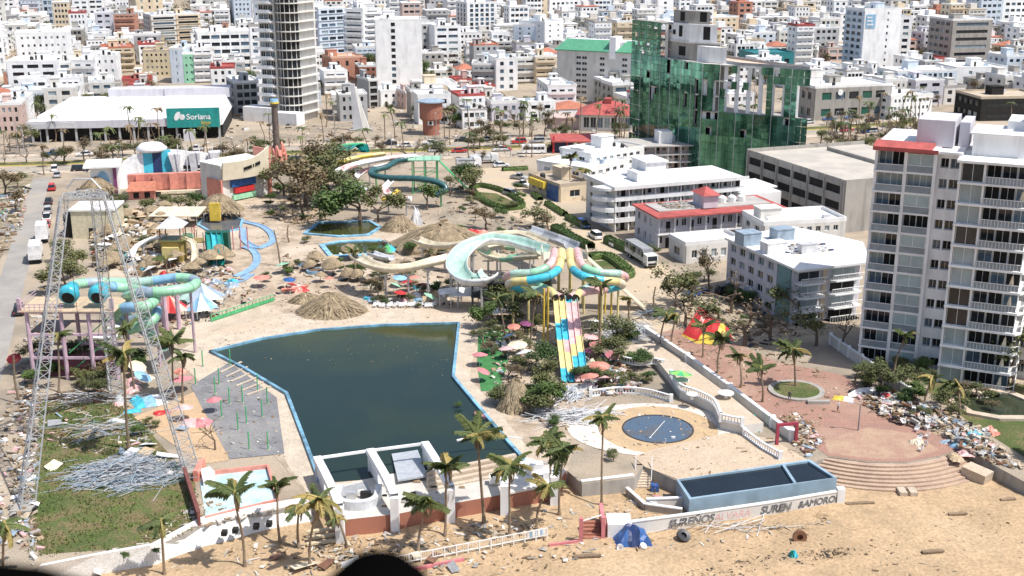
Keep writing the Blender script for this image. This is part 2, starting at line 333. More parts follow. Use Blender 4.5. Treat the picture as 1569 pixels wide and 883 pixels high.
# ================================================================ building kit (local frame: x along the front, y into the block, z up)
WIN = {}
def winmesh(w, h, g, fr=None):          # one window: frame ring, mullion and glass set back in it
    key = (round(w, 2), round(h, 2), g.name, fr.name if fr else '')
    if key not in WIN:
        b = MB(); t = .06; f = fr or whitep
        b.poly([(0, .0, 0), (w, .0, 0), (w, .0, h), (0, .0, h)], 0)
        for q in ((0, 0, t, h), (w-t, 0, w, h), (t, 0, w-t, t), (t, h-t, w-t, h)): b.box(q[0], -.06, q[1], q[2], -.01, q[3], 1)
        if w > 1: b.box(w/2-t/2, -.05, t, w/2+t/2, -.01, h-t, 1)
        WIN[key] = b.mesh('window', [g, f])
    return WIN[key]
def obx(b, o, d, nrm, xa, xb, za, zb, ta, tb, m=0):     # box on a face: along d, outward nrm from ta to tb
    P_ = lambda x, t, z: (o[0]+d[0]*x+nrm[0]*t, o[1]+d[1]*x+nrm[1]*t, z)
    b.hexa([P_(xa, ta, za), P_(xb, ta, za), P_(xb, tb, za), P_(xa, tb, za), P_(xa, ta, zb), P_(xb, ta, zb), P_(xb, tb, zb), P_(xa, tb, zb)], m)
def shell(b, o, d, nrm, L, z1, cols, rows, t, m=0):     # wall skin of thickness t with real openings cols x rows
    zs = 0.
    for za, zb in rows:
        if za > zs+1e-3: obx(b, o, d, nrm, 0, L, zs, za, 0, t, m)
        xs = 0.
        for xa, xb in cols:
            if xa > xs+1e-3: obx(b, o, d, nrm, xs, xa, za, zb, 0, t, m)
            xs = xb
        if xs < L-1e-3: obx(b, o, d, nrm, xs, L, za, zb, 0, t, m)
        zs = zb
    if zs < z1-1e-3: obx(b, o, d, nrm, 0, L, zs, z1, 0, t, m)
rnd = random.Random(3)
GL = [glass, glass, glass, glassb, glassc]
def colspec(L, n, frac, m=.06):         # n even openings along L
    if n <= 0: return []
    p = L*(1-2*m)/n; w = p*frac; return [(L*m+p*i+(p-w)/2, L*m+p*i+(p+w)/2) for i in range(n)]
def rowspec(h, fl, frac, base=.0, sill=.32):
    fh = (h-base)/fl; return [(base+fh*i+fh*sill*(1-frac)/.5*.8, base+fh*i+fh*sill*(1-frac)/.5*.8+fh*frac) for i in range(fl)]
FACES = {'f': lambda w, d: ((0, 0), (1, 0), (0, -1), w), 'l': lambda w, d: ((0, d), (0, -1), (-1, 0), d), 'r': lambda w, d: ((w, 0), (0, 1), (1, 0), d), 'b': lambda w, d: ((w, d), (-1, 0), (0, 1), w)}
def body(root, w, d, h, wall, faces, sep=False, t=.28, roof=roofw, par=.7, bb=None, wb=None, gset=None, framem=None, corem=None):
    """faces: {'f': (cols, rows, style)}; style 'win' or 'balc' (projecting slab and parapet below each opening row)"""
    own = bb is None
    b = bb or MB(); gl = wb or MB(); sls = []; wins = []
    b.box(0, 0, -1.2 if h > 6 else -.6, w, d, h, 0)
    for k, spec in faces.items():
        o, dr, nr, L = FACES[k](w, d); cols, rows, style = spec[:3]
        shell(b, o, dr, nr, L, h, cols, rows, t)
        for za, zb in rows:
            for xa, xb in cols:
                g = rnd.choice(gset or GL)
                if sep: wins.append((o, dr, nr, xa, xb, za, zb, g))
                else:
                    mi = (gset or GL).index(g); e = .02
                    P_ = lambda x, z: (o[0]+dr[0]*x+nr[0]*e, o[1]+dr[1]*x+nr[1]*e, z)
                    gl.poly([P_(xa, za), P_(xb, za), P_(xb, zb), P_(xa, zb)], mi)
            if style == 'balc':
                pr = spec[3] if len(spec) > 3 else 1.1
                sl = MB(); sls.append(sl); obx(sl, o, dr, nr, .1, L-.1, za-.18, za-.018, t+.002, t+pr); obx(sl, o, dr, nr, .1, L-.1, za-.02, za+.85, t+pr-.12, t+pr)
            if style == 'slab': sl = MB(); sls.append(sl); obx(sl, o, dr, nr, -.1, L+.1, za-.3, za-.02, t+.002, t+.35)
    if own and root:
        b.build('wall', [wall], root)
        for sl in sls: sl.build('balcony', [wall], root)
        if gl.v: gl.build('windows', gset or GL, root, kind='stuff')
        for o, dr, nr, xa, xb, za, zb, g in wins:
            ob = obj('window', winmesh(xb-xa, zb-za, g, framem), root, (o[0]+dr[0]*xa+nr[0]*.04, o[1]+dr[1]*xa+nr[1]*.04, za), rz=math.atan2(dr[1], dr[0]))
        rb = MB(); q = t if 'l' in faces or 'r' in faces or 'f' in faces else 0
        rb.box(-q, -q, h+.004, w+q, d+q, h+.16)
        if par:
            p_ = .2
            for x0, y0, x1, y1 in ((-q, -q, w+q, -q+p_), (-q, d+q-p_, w+q, d+q), (-q, -q+p_, -q+p_, d+q-p_), (w+q-p_, -q+p_, w+q, d+q-p_)): rb.box(x0, y0, h+.16, x1, y1, h+.16+par)
        rb.build('roof', [roof], root)
    return sls, gl
def frame2(c0, c1):                     # position and heading of a front running from c0 to c1
    dx, dy = c1[0]-c0[0], c1[1]-c0[1]; return math.hypot(dx, dy), math.atan2(dy, dx)
TANKM = [M('tank_black', (.02, .02, .022), .5), M('tank_white', (.72, .72, .70), .5)]
def tank(b, x, y, z, r=.6, h=1.3, m=0): b.lathe([(r, 0), (r, h*.75), (r*.6, h*.92), (r*.25, h)], (x, y, z), 8, m)
def rooftop(root, w, d, h, rg, wall, busy=2):
    if busy <= 0: return
    b = MB(); a = min(4.5, w*.3); c = min(4.5, d*.35); x = rg.uniform(.05, .6)*w; y = rg.uniform(.3, .6)*d; hh = rg.uniform(2.2, 3.4)
    b.box(x, y, h+.17, x+a, y+c, h+hh); b.box(x-.2, y-.2, h+hh, x+a+.2, y+c+.2, h+hh+.15)
    if rg.random() < .6: b.box(x+a*.3, y-.03, h+.2, x+a*.3+.9, y, h+2.0, 1)
    b.build('stair_house', [wall, dark], root)
    for i in range(busy):
        tb = MB(); tx = rg.uniform(.12, .88)*w; ty = rg.uniform(.12, .88)*d
        if rg.random() < .5: tank(tb, tx, ty, h+.17, rg.uniform(.5, .75), rg.uniform(1.1, 1.6)); tb.build('water_tank', [rg.choice(TANKM)], root)
        else: tb.box(tx, ty, h+.17, tx+rg.uniform(.9, 1.8), ty+.9, h+rg.uniform(.8, 1.3)); tb.build('air_conditioner', [paint(rg.choice(['lgrey', 'white', 'bluegrey']))], root)
def bld(uL, vL, uR, vR, vT, dep, wall, fl, nc, label, cat='building', name='apartment_block', style='win', ww=.55, wh=.45, roof=None, sep=False, par=.7, busy=2, group=None, sides='lr', sc_=None, gset=None, hh=None, cf=None):
    c0 = G(uL, vL); c1 = G(uR, vR); w, a = frame2(c0, c1); h = hh or hgt(uL, vT, c0)
    root = E(name, label, cat, c0, a, group); rg = random.Random(int(uL*7+vT))
    cs = [(w*q0, w*q1) for q0, q1 in cf] if cf else colspec(w, nc, ww); rs = rowspec(h, fl, wh)
    f = {'f': (cs, rs, style)}
    if w > 4:
        for s in sides: f[s] = (colspec(dep, sc_ if sc_ is not None else max(1, int(dep/4.5)), ww*.8), rs, 'win')
    body(root, w, dep, h, wall, f, sep, roof=roof or roofw, par=par, gset=gset); rooftop(root, w, dep, h, rg, wall, busy)
    m = Matrix.Rotation(a, 2); n = max(1, int(w/8)); k = max(1, int(dep/8))
    for i in range(n+1):
        for j in range(k+1): q = m @ Vector((w*i/n, dep*j/k)); occ(c0.x+q.x, c0.y+q.y, 5.5)
    return root, w, h, c0, a
def hip(root, w, d, h, rise, mat, o=.6, name='roof', ridge=None):
    r = ridge if ridge is not None else max(0, w-d)/2; b = MB()
    A, B, C, D = (-o, -o, h), (w+o, -o, h), (w+o, d+o, h), (-o, d+o, h); e, g = (w/2-r, d/2, h+rise), (w/2+r, d/2, h+rise)
    b.poly([A, B, g, e]).poly([B, C, g]).poly([C, D, e, g]).poly([D, A, e]).poly([D, C, B, A]); return b.build(name, mat, root)
# ================================================================ city blocks that can be told apart, far ones first
WB = 'balc'
L_ = [
 # uL vL uR vR vT depth wall floors cols label  (kwargs)
 (-12, 118, 10, 117, -30, 14, white, 9, 3, 'blank white tower block rising beside the five storey white block', dict(name='tower_block')),
 (68, 38, 97, 38, -20, 14, bluew, 6, 4, 'blue and white striped tower block with rows of glass', dict(name='tower_block', ww=.8, wh=.6)),
 (212, 46, 252, 44, -22, 16, cream, 7, 3, 'plain cream tower block behind the ribbed office block', dict(name='tower_block', ww=.25)),
 (30, 112, 112, 109, 53, 16, white, 5, 8, 'white block with small square windows behind the five storey white block', dict(ww=.35, wh=.32)),
 (17, 154, 95, 152, 97, 16, white, 5, 3, 'white five storey block with wide window bands and grey end wall', dict(ww=.75, wh=.48)),
 (95, 151, 113, 150, 97, 16, white2, 4, 1, 'narrow white balcony wing joined to the five storey white block', dict(style=WB, ww=.8, wh=.55)),
 (114, 146, 150, 146, 95, 14, white, 4, 2, 'white block with two stacked balconies beside a dark leafed palm', dict(ww=.5, style=WB)),
 (150, 144, 183, 143, 88, 14, white, 4, 3, 'taller white block with small windows above the supermarket roof', dict(ww=.35, wh=.35)),
 (143, 66, 185, 65, 40, 14, white, 2, 2, 'low plain white box of a building below the cream tower', dict(ww=.2)),
 (235, 72, 272, 70, 25, 16, white2, 6, 1, 'ribbed office block with dark ribbon windows, half next to cream tower', dict(ww=.96, wh=.45, style='slab', name='office_block')),
 (273, 70, 309, 68, 23, 16, cream, 6, 1, 'ribbed beige office block with dark ribbon windows and flat roof', dict(ww=.96, wh=.45, style='slab', name='office_block')),
 (160, 112, 208, 110, 75, 14, cream, 4, 3, 'ochre balcony block with red tiled edge', dict(style=WB, ww=.7, wh=.5, roof=rooft)),
 (222, 118, 262, 117, 80, 12, yellw, 4, 5, 'pale yellow block with small windows and tan flat roof', dict(ww=.4, wh=.4, roof=rooftan)),
 (264, 128, 283, 128, 76, 14, bluew, 5, 1, 'pale blue end of the white block with green panel', dict(ww=.1)),
 (283, 128, 299, 127, 84, 14, greenw, 4, 2, 'bright green facade panel between white blocks', dict(ww=.35, wh=.3)),
 (299, 127, 328, 126, 76, 14, white, 5, 2, 'white block with dark stacked balconies beside the green panel', dict(style=WB, ww=.8)),
 (306, 108, 390, 105, 52, 18, white, 5, 5, 'white office block with blue glass bands beside the rounded tower', dict(ww=.85, wh=.5, gset=[glassb, glass])),
 (326, 154, 362, 153, 106, 14, white, 4, 3, 'white house block with red roof trim beside the rounded tower', dict(ww=.4, roof=roofr)),
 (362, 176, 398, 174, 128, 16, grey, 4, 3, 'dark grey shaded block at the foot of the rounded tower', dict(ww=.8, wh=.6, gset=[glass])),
 (392, 60, 404, 60, -30, 16, bluew, 8, 2, 'slim grey tower hidden behind the rounded balcony tower', dict(name='tower_block')),
 (430, 40, 470, 38, -10, 16, white, 5, 4, 'distant white block right behind the rounded tower', dict()),
 (491, 96, 531, 92, 14, 18, bluew, 8, 3, 'blue grey slab block with ledges beside white stepped balconies', dict(style='slab', ww=.8, wh=.45)),
 (531, 92, 558, 93, 16, 16, white, 8, 1, 'white apartment block with deep stepped balconies', dict(style=WB, ww=.92, wh=.5)),
 (558, 92, 586, 90, 15, 16, white, 9, 1, 'white apartment block wing with balconies behind the blank slab', dict(style=WB, ww=.6, wh=.5)),
 (509, 124, 556, 121, 90, 12, terra, 2, 3, 'low terracotta building with peach roof', dict(ww=.3, roof=M('peach_roof', (.6, .38, .27), .8))),
 (551, 128, 578, 127, 103, 10, brickc, 3, 3, 'dark red building left of the blank white slab', dict(ww=.5)),
 (566, 166, 580, 165, 124, 12, grey, 4, 1, 'thin dark unfinished building at the foot of the blank slab', dict(ww=.85, wh=.7, gset=[dark])),
 (578, 140, 647, 139, 33, 16, white, 11, 1, 'blank white slab block with one column of windows', dict(name='slab_tower', busy=3, cf=[(.34, .43)], wh=.6)),
 (584, 164, 622, 162, 142, 12, white, 2, 3, 'low white house below the blank slab block', dict(ww=.35)),
 (622, 168, 655, 166, 143, 10, pinkw, 2, 3, 'low pink house beside the round brick tower', dict(ww=.35)),
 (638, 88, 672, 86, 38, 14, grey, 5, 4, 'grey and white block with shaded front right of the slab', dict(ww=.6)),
 (672, 90, 702, 88, 42, 14, white, 5, 3, 'white block with window grid right of the slab', dict(ww=.6)),
 (716, 62, 761, 60, 6, 16, white, 8, 5, 'tall block with white fins and blue grey windows', dict(ww=.62, wh=.72, gset=[glassb, glassb, glass], name='tower_block')),
 (697, 78, 738, 77, 52, 14, white, 3, 6, 'low white block in front of the finned tower', dict(ww=.55)),
 (724, 138, 760, 138, 100, 14, grey, 3, 4, 'grey white block with balconies near the red flat roof', dict(style=WB, ww=.7)),
 (760, 139, 792, 138, 92, 14, white, 4, 2, 'white corner block with tall windows near the green roofed hotel', dict(ww=.4, wh=.5)),
 (640, 160, 700, 158, 132, 14, cream, 1, 5, 'low cream building with white roof behind the brick tower', dict(ww=.3)),
 (700, 168, 768, 166, 150, 14, white2, 1, 6, 'white single storey shop with flat awning', dict(ww=.7, wh=.5)),
 (698, 140, 722, 139, 124, 10, pinkw, 2, 2, 'pink roofed shop behind the white awning', dict(roof=roofr)),
 (734, 148, 758, 147, 134, 10, white, 1, 2, 'shop with salmon red flat roof', dict(roof=roofr)),
 (787, 92, 834, 93, 40, 16, bluew, 7, 3, 'white slab toned blue grey as shade with a column of small windows', dict(ww=.18, wh=.4, name='slab_tower')),  # white block whose shaded front is put in as pale blue
 (834, 94, 862, 90, 36, 16, white, 7, 2, 'bright white tower wing beside the blue grey slab', dict(ww=.2, wh=.35, name='slab_tower')),  # sunlit side of the same block, put in as plain white
 (802, 40, 838, 38, -12, 16, cream, 6, 3, 'cream tower block behind the blue grey slab', dict(ww=.3, name='tower_block')),
 (789, 128, 820, 127, 90, 12, white2, 3, 2, 'white balcony block left of the green roofed hotel', dict(style=WB, ww=.85)),
 (820, 128, 852, 127, 88, 12, cream, 4, 2, 'tan balcony block with white columns beside the green roofed hotel', dict(style=WB, ww=.8)),
 (842, 34, 888, 32, 2, 14, white, 4, 6, 'white block with window grid behind the bare hillside trees', dict(ww=.6)),
 (908, 34, 935, 33, 6, 12, pinkw, 3, 3, 'brownish pink block with wide windows', dict(ww=.65)),
 (920, 66, 968, 64, 38, 14, grey, 4, 6, 'grey gridded block behind the green roofed hotel', dict(ww=.7)),
 (1006, 40, 1030, 39, 1, 12, white, 5, 1, 'slim white tower behind the green glass building', dict(ww=.2, name='tower_block')),
 (1090, 60, 1130, 58, 28, 14, cream, 4, 4, 'cream block with square windows behind the glass building', dict(ww=.4)),
 (1130, 88, 1152, 87, 56, 12, white2, 3, 3, 'white block with dark windows behind the glass building roof', dict(ww=.6)),
 (1153, 84, 1186, 83, 52, 14, bluew, 4, 3, 'pale blue block behind the glass building', dict(ww=.45)),
 (1154, 112, 1214, 110, 84, 16, M('teal_metal_roof', (.03, .2, .22), .5), 1, 4, 'warehouse with dark teal roof and walls', dict(roof=M('teal_metal_roof', None), busy=0)),
 (1245, 84, 1282, 83, 44, 14, grey, 4, 4, 'dark concrete block left of the bright white tower', dict(ww=.6)),
 (1254, 72, 1284, 71, 30, 12, white2, 4, 4, 'pale gridded block with white frame roof', dict(ww=.65)),
 (1289, 112, 1317, 118, 14, 14, bluew, 10, 3, 'shaded balcony side of the bright white tower', dict(ww=.65, wh=.5, style='slab', name='slab_tower', sides='')),  # white tower's shaded side, the shade put in as pale blue
 (1317, 118, 1372, 116, 16, 16, white, 10, 1, 'bright white tower with small windows and blue sign near the top', dict(name='slab_tower', sides='r', sc_=2, cf=[(.62, .67)], wh=.4)),
 (1372, 150, 1462, 146, 112, 14, bluew, 3, 10, 'long pale blue building with many glazed bays', dict(ww=.65, wh=.6)),
 (1462, 142, 1538, 140, 106, 16, white, 3, 2, 'plain white building with grey sloped roof patch', dict(ww=.15)),
 (1452, 112, 1512, 110, 32, 18, concrete, 7, 1, 'beige office block with dark ribbon windows and rooftop frame', dict(ww=.9, wh=.42, name='office_block')),
 (1498, 52, 1532, 51, -5, 14, bluew, 6, 4, 'blue and white gridded tower block', dict(ww=.7, name='tower_block')),
 (1532, 50, 1580, 49, -8, 14, white, 6, 5, 'white gridded tower block beside the blue one', dict(ww=.7, name='tower_block')),
 (1395, 116, 1446, 114, 92, 12, terra, 2, 4, 'house with broad red roof right of the bright white tower', dict(roof=roofr, busy=0)),
 (1246, 186, 1362, 180, 136, 18, concrete, 2, 5, 'grey beige office building with green glass and round white sign', dict(ww=.7, wh=.45, name='office_block', gset=[glass, glassb, M('green_glass', (.03, .12, .09), .1)])),
 (1362, 184, 1425, 180, 150, 12, white, 3, 9, 'row of white narrow fronted houses', dict(ww=.5)),
 (1500, 186, 1600, 184, 152, 18, dark, 2, 1, 'dark low pavilion with pale overhanging roof', dict(ww=.9, roof=rooftan)),
 (1538, 130, 1572, 129, 88, 14, bluew, 4, 3, 'pale blue house block with grey windows at the hill foot', dict()),
 (1250, 128, 1292, 127, 104, 14, white, 2, 3, 'white stepped building behind the round white sign', dict(ww=.6)),
 (1240, 160, 1290, 158, 122, 14, white2, 3, 1, 'white building with open striped decks', dict(ww=.9, wh=.4, style='slab')),
]
INFO = {}
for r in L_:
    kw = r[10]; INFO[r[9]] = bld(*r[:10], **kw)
# sign on the bright tower
root, W, h, c0, a = INFO['bright white tower with small windows and blue sign near the top']
sg = MB().box(.8, -.5, h-7.5, 5.2, -.32, h-1.8).build('sign', [paint('lblue')], root); 
for i, z in enumerate((h-3.4, h-4.9, h-6.4)): MB().box(1.3, -.58, z, 3.4+i*.4, -.502, z+.7).build('sign_lettering', [paint('white')], sg)
root, W, h, c0, a = INFO['grey beige office building with green glass and round white sign']
MB().lathe([(1.0, 0), (1.0, .2)], (0, 0, 0), 16).build('round_sign', [paint('white')], root, loc=(W*.32, -.32, h-1.6)).rotation_euler = (math.pi/2, 0, 0)
# ---- rounded balcony tower
def round_tower():
    c0 = G(401, 186); c1 = G(457, 190); w, a = frame2(c0, c1); root = E('round_tower', 'tall tower with rounded white balconies and dark fins', 'tower', c0, a); fh = 3.05; n = 20; H_ = n*fh
    MB().box(0, 1.5, -1, w*.44, 16, H_).box(w*.44, 3, -1, w*.9, 16, H_).build('core', [white2], root)
    for i in range(n):
        z = i*fh
        s1 = MB().prism([(-.6, 14), (-.6, -.6), (w*.42, -.9), (w*.42, 14)], z+fh-.35, z+fh).box(-.6, -.62, z+fh, w*.41, -.5, z+fh+.75); s1.build('balcony', [white], root)
        arc = [(w*.7+w*.30*math.cos(t), 4.6-w*.33*math.sin(t)) for t in [math.pi*k/12 for k in range(13)]]
        MB().prism(arc+[(w*.4, 15), (w, 15)], z+fh-.34, z+fh-.02).build('floor_slab', [white2], root)
        g = MB()
        for k in range(7):
            (xa, ya), (xb, yb) = [(w*.7+w*.25*math.cos(t), 4.6-w*.26*math.sin(t)) for t in (math.pi*k/7, math.pi*(k+1)/7)]
            g.poly([(xa, ya, z), (xb, yb, z), (xb, yb, z+fh-.4), (xa, ya, z+fh-.4)], 0)
            g.tube([(xa*1.0, ya-.2, z), (xa, ya-.2, z+fh-.43)], .14, 4, 1)
        g.build('glazing', [glass if i % 4 else dark, white2], root)
        for k in range(3):
            o = obj('window', winmesh(w*.115, 1.9, rnd.choice(GL)), root, (w*.03+k*w*.13, 1.44, z+.3))
    MB().box(0, 4, H_, w*.5, 10, H_+4).box(w*.2, 5, H_+4, w*.4, 9, H_+7).build('plant_room', [white2], root)
    MB().box(-6, -2, -.5, w*.4, 4, 5).box(w*.5, -4, -.5, w+2, 1, 4).build('podium', [white], root)
    for q in range(3): occ(c0.x+q*7, c0.y+6, 9)
round_tower()
# ---- green roofed hotel
def green_hotel():
    c0 = G(854, 152); c1 = G(974, 160); w, a = frame2(c0, c1); h = hgt(854, 74, c0); root = E('green_roofed_hotel', 'pale hotel with green metal roof slopes and columns of dark windows', 'hotel', c0, a)
    cols = [(w*x, w*x+2.0) for x in (.24, .315, .54, .82)]; rs = rowspec(h-2, 8, .5)
    body(root, w, 14, h, white2, {'f': (cols, rs, 'win'), 'l': (colspec(14, 2, .3), rs, 'win')}, sep=True, par=0, gset=[glass])
    b = MB()
    for x0, x1 in ((-.8, w*.66), (w*.74, w+.8)): b.hexa([(x0, -1.2, h-.6), (x1, -1.2, h-.6), (x1, 3.6, h+3.2), (x0+3, 3.6, h+3.2), (x0, -1.2, h-.3), (x1, -1.2, h-.3), (x1, 3.6, h+3.5), (x0+3, 3.6, h+3.5)])
    b.build('roof_slope', [roofgreen], root)
    MB().box(2, 3.7, h+.2, w-2, 13, h+2.9).box(w*.66, -.5, h-3, w*.74, 6, h+5).build('roof_block', [white], root)
    for i in range(5): occ(c0.x+i*6, c0.y+6, 8)
green_hotel()
# ---- red roofed restaurant and the broken red frame across the avenue
def red_rest():
    c0 = G(888, 200); c1 = G(972, 202); w, a = frame2(c0, c1); root = E('red_roofed_restaurant', 'restaurant with broad hipped red roof and dark glazed terrace', 'restaurant', c0, a); h = 5.2
    body(root, w, 14, h, white2, {'f': (colspec(w, 7, .8), [(1.0, 4.4)], 'win'), 'l': (colspec(14, 3, .6), [(1, 4.2)], 'win')}, sep=True, par=0)
    hip(root, w, 14, h+.17, 3.6, roofr, 1.4); MB().box(w*.42, 5, h+3, w*.55, 9, h+4.6).build('roof_vent', [roofr], root)
    MB().box(-9, 1, 0, -.4, 10, 3.6).box(-9.4, .6, 3.6, -.3, 10.4, 3.9).build('side_wing', [pinkw], root)
    occ(c0.x+5, c0.y+7, 12); occ(c0.x+14, c0.y+7, 10)
    c = G(848, 236); r2 = E('red_arcade_frame', 'collapsed red steel frame pavilion with torn red roof by the avenue', 'pavilion', c, .05); w2 = 15
    for x in (0, 4, 8, 12, 15): MB().box(x-.25, -.25, 0, x+.25, .25, 5.2 if x < 1 else 3.4).build('column', [paint('red')], r2); MB().box(x-.25, 6, 0, x+.25, 6.4, 3.4).build('column', [paint('red')], r2)
    MB().hexa([(-.6, -.8, 3.5), (15.6, -.8, 3.3), (15.6, 7, 4.6), (-.6, 7, 4.4), (-.6, -.8, 3.9), (15.6, -.8, 3.6), (15.6, 7, 4.9), (-.6, 7, 4.8)]).build('roof', [roofr], r2)
    MB().box(.5, 1.5, 0, 6, 6, 3).build('wall', [paint('navy')], r2); occ(c.x+7, c.y+3, 10)
red_rest()
# ---- white fin sculpture, round brick tower, orange based column
def landmarks():
    c = G(550, 200); r = E('fin_sculpture', 'tall white sculpture of two leaning triangular fins in the roundabout', 'sculpture', c)
    s = hgt(543, 129, c)
    MB().hexa([(-1.9, 0, 0), (1.6, -1.2, 0), (1.6, 1.6, 0), (-1.9, 1, 0), (-2.3, 0, s), (-1.0, -.4, s), (-1.0, .6, s), (-2.3, .4, s)]).build('tall_fin', [white], r)
    MB().hexa([(1.65, -1, 0), (3.6, -.6, 0), (3.6, .8, 0), (1.65, 1, 0), (-.9, -.2, s*.93), (-.5, -.2, s*.93), (-.5, .3, s*.93), (-.9, .3, s*.93)]).build('leaning_fin', [white2], r)
    MB().box(-3, -1.6, -.2, 4.6, 2.4, .5).build('plinth', [concrete], r); occ(c.x, c.y, 14)
    c = G(661, 206); h = hgt(661, 156, c); r = E('round_brick_tower', 'round brick tower with flat blue roof and one white window', 'tower', c)
    MB().lathe([(2.7, -.3), (2.7, h*.42), (3.7, h*.5), (3.7, h)], n=20).build('wall', [brickc], r, smooth=False)
    MB().lathe([(4.5, h), (4.5, h+.35), (2, h+.9)], n=20).build('roof', [paint('bluegrey')], r)
    MB().box(-.9, -3.0, h*.32, .9, -2.55, h*.46).build('window', [whitep], r); MB().box(-.4, -3.06, h*.34, .4, -3.003, h*.44).build('pane', [glass], r); occ(c.x, c.y, 9)
    c = G(426, 262); h = hgt(424, 152, c); r = E('totem_column', 'tall brown column with yellow ringed top and coral sculpted base', 'column', c)
    MB().lathe([(.95, 0), (.85, h*.9), (1.1, h*.91), (1.1, h*.94)], n=12).build('shaft', [M('brown_column', (.13, .10, .085), .8, .3, .6)], r)
    MB().lathe([(1.3, h*.94), (1.3, h*.965)], n=14).build('yellow_ring', [paint('yellow')], r); MB().lathe([(1.2, h*.965), (1.0, h)], n=14).build('blue_cap', [paint('lblue')], r)
    rg = random.Random(2); b = MB()
    for i in range(16):
        a = i*.8; q = rg.uniform(.9, 1.8); p0 = Vector((q*math.cos(a), q*math.sin(a), 0)); p1 = p0*rg.uniform(.4, 1.2)+Vector((0, 0, rg.uniform(5, 9)))
        b.tube(spline([p0, p0*1.2+Vector((rg.uniform(-1, 1), 0, 3)), p1], 4), [.55]*4+[.45]*3+[.3, .15], 6)
    b.build('coral_base', [paint('coral')], r, smooth=True); occ(c.x, c.y, 6)
landmarks()
# ---- supermarket with green sign
def market():
    c0 = G(46, 219); c1 = G(342, 212); w, a = frame2(c0, c1); root = E('supermarket', 'wide white supermarket with low grey fascia and green sign', 'supermarket', c0, a); dep = 42; h = 6.2
    MB().box(0, 2.0, -.3, w, dep, h-2.0).build('wall', [dark], root)  # solid front in near black, standing in for shade below the fascia
    MB().box(-.4, -.6, h-2.0, w*.72, .2, h+.3).build('fascia', [lilac], root)
    for i in range(5):
        z = h-1.75+i*.36; MB().box(.2, -.68, z, w*.24, -.61, z+.16).build('louvre', [whitep], root)
    for i in range(14): x = 1+i*(w-2)/13; MB().box(x-.3, -.2, 0, x+.3, .4, h-2.0).build('column', [grey], root)
    b = MB(); b.hexa([(0, .2, h-2), (w, .2, h-2), (w, dep, h-2), (0, dep, h-2), (-.4, .25, h+.1), (w+.4, .25, h+.1), (w-2, dep, h+2.2), (5, dep, h+2.2)]); b.build('roof', [roofw], root)
    MB().box(w*.30, dep-2, h+1.4, w*.99, dep+6, h+4.6).box(w*.62, dep-2.5, h+1.5, w*.625, dep-2.05, h+5).build('rear_parapet', [lilac], root)
    s0, s1 = w*.715, w*.99; sg = MB().box(s0, -1.1, h-2.4, s1, -.62, h+3.6).build('sign_board', [paint('teal')], root)
    MB().box(s0-.1, -.6, h-2.3, s1, 1.2, h+3.5).build('sign_back', [white2], root)
    def text(tx, x, z, size, mat, par, y=-1.13, rot=0):
        cu = bpy.data.curves.new('lettering', 'FONT'); cu.body = tx; cu.size = size; cu.extrude = .04; cu.offset = .012*size
        me = bpy.data.meshes.new_from_object(bpy.data.objects.new('tmp', cu)); me.materials.append(mat)
        o = obj('lettering', me, par, (x, y, z)); o.rotation_euler = (math.pi/2, 0, rot); return o
    W = s1-s0
    text('Soriana', s0+W*.37, h+.1, W*.155, paint('white'), sg); text('Súper', s0+W*.64, h-1.35, W*.085, paint('yellow'), sg)
    for x, z, r1, r2, t in ((.20, 1.2, .8, 1.5, .5), (.29, .9, .9, .9, 0)):
        o = MB().lathe([(1, 0), (1, .06)], n=16).build('emblem', [paint('white')], sg, loc=(s0+W*x, -1.11, h+z)); o.rotation_euler = (math.pi/2, t, 0); o.scale = (r1, r2, 1)
    MB().box(w*.80, -3.5, 0, w*.86, -2.2, 3.4).build('kiosk', [lilac], root)
    for i in range(12):
        for j in range(5): occ(c0.x+i*7, c0.y+4+j*9, 8)
    return text
text3 = market()
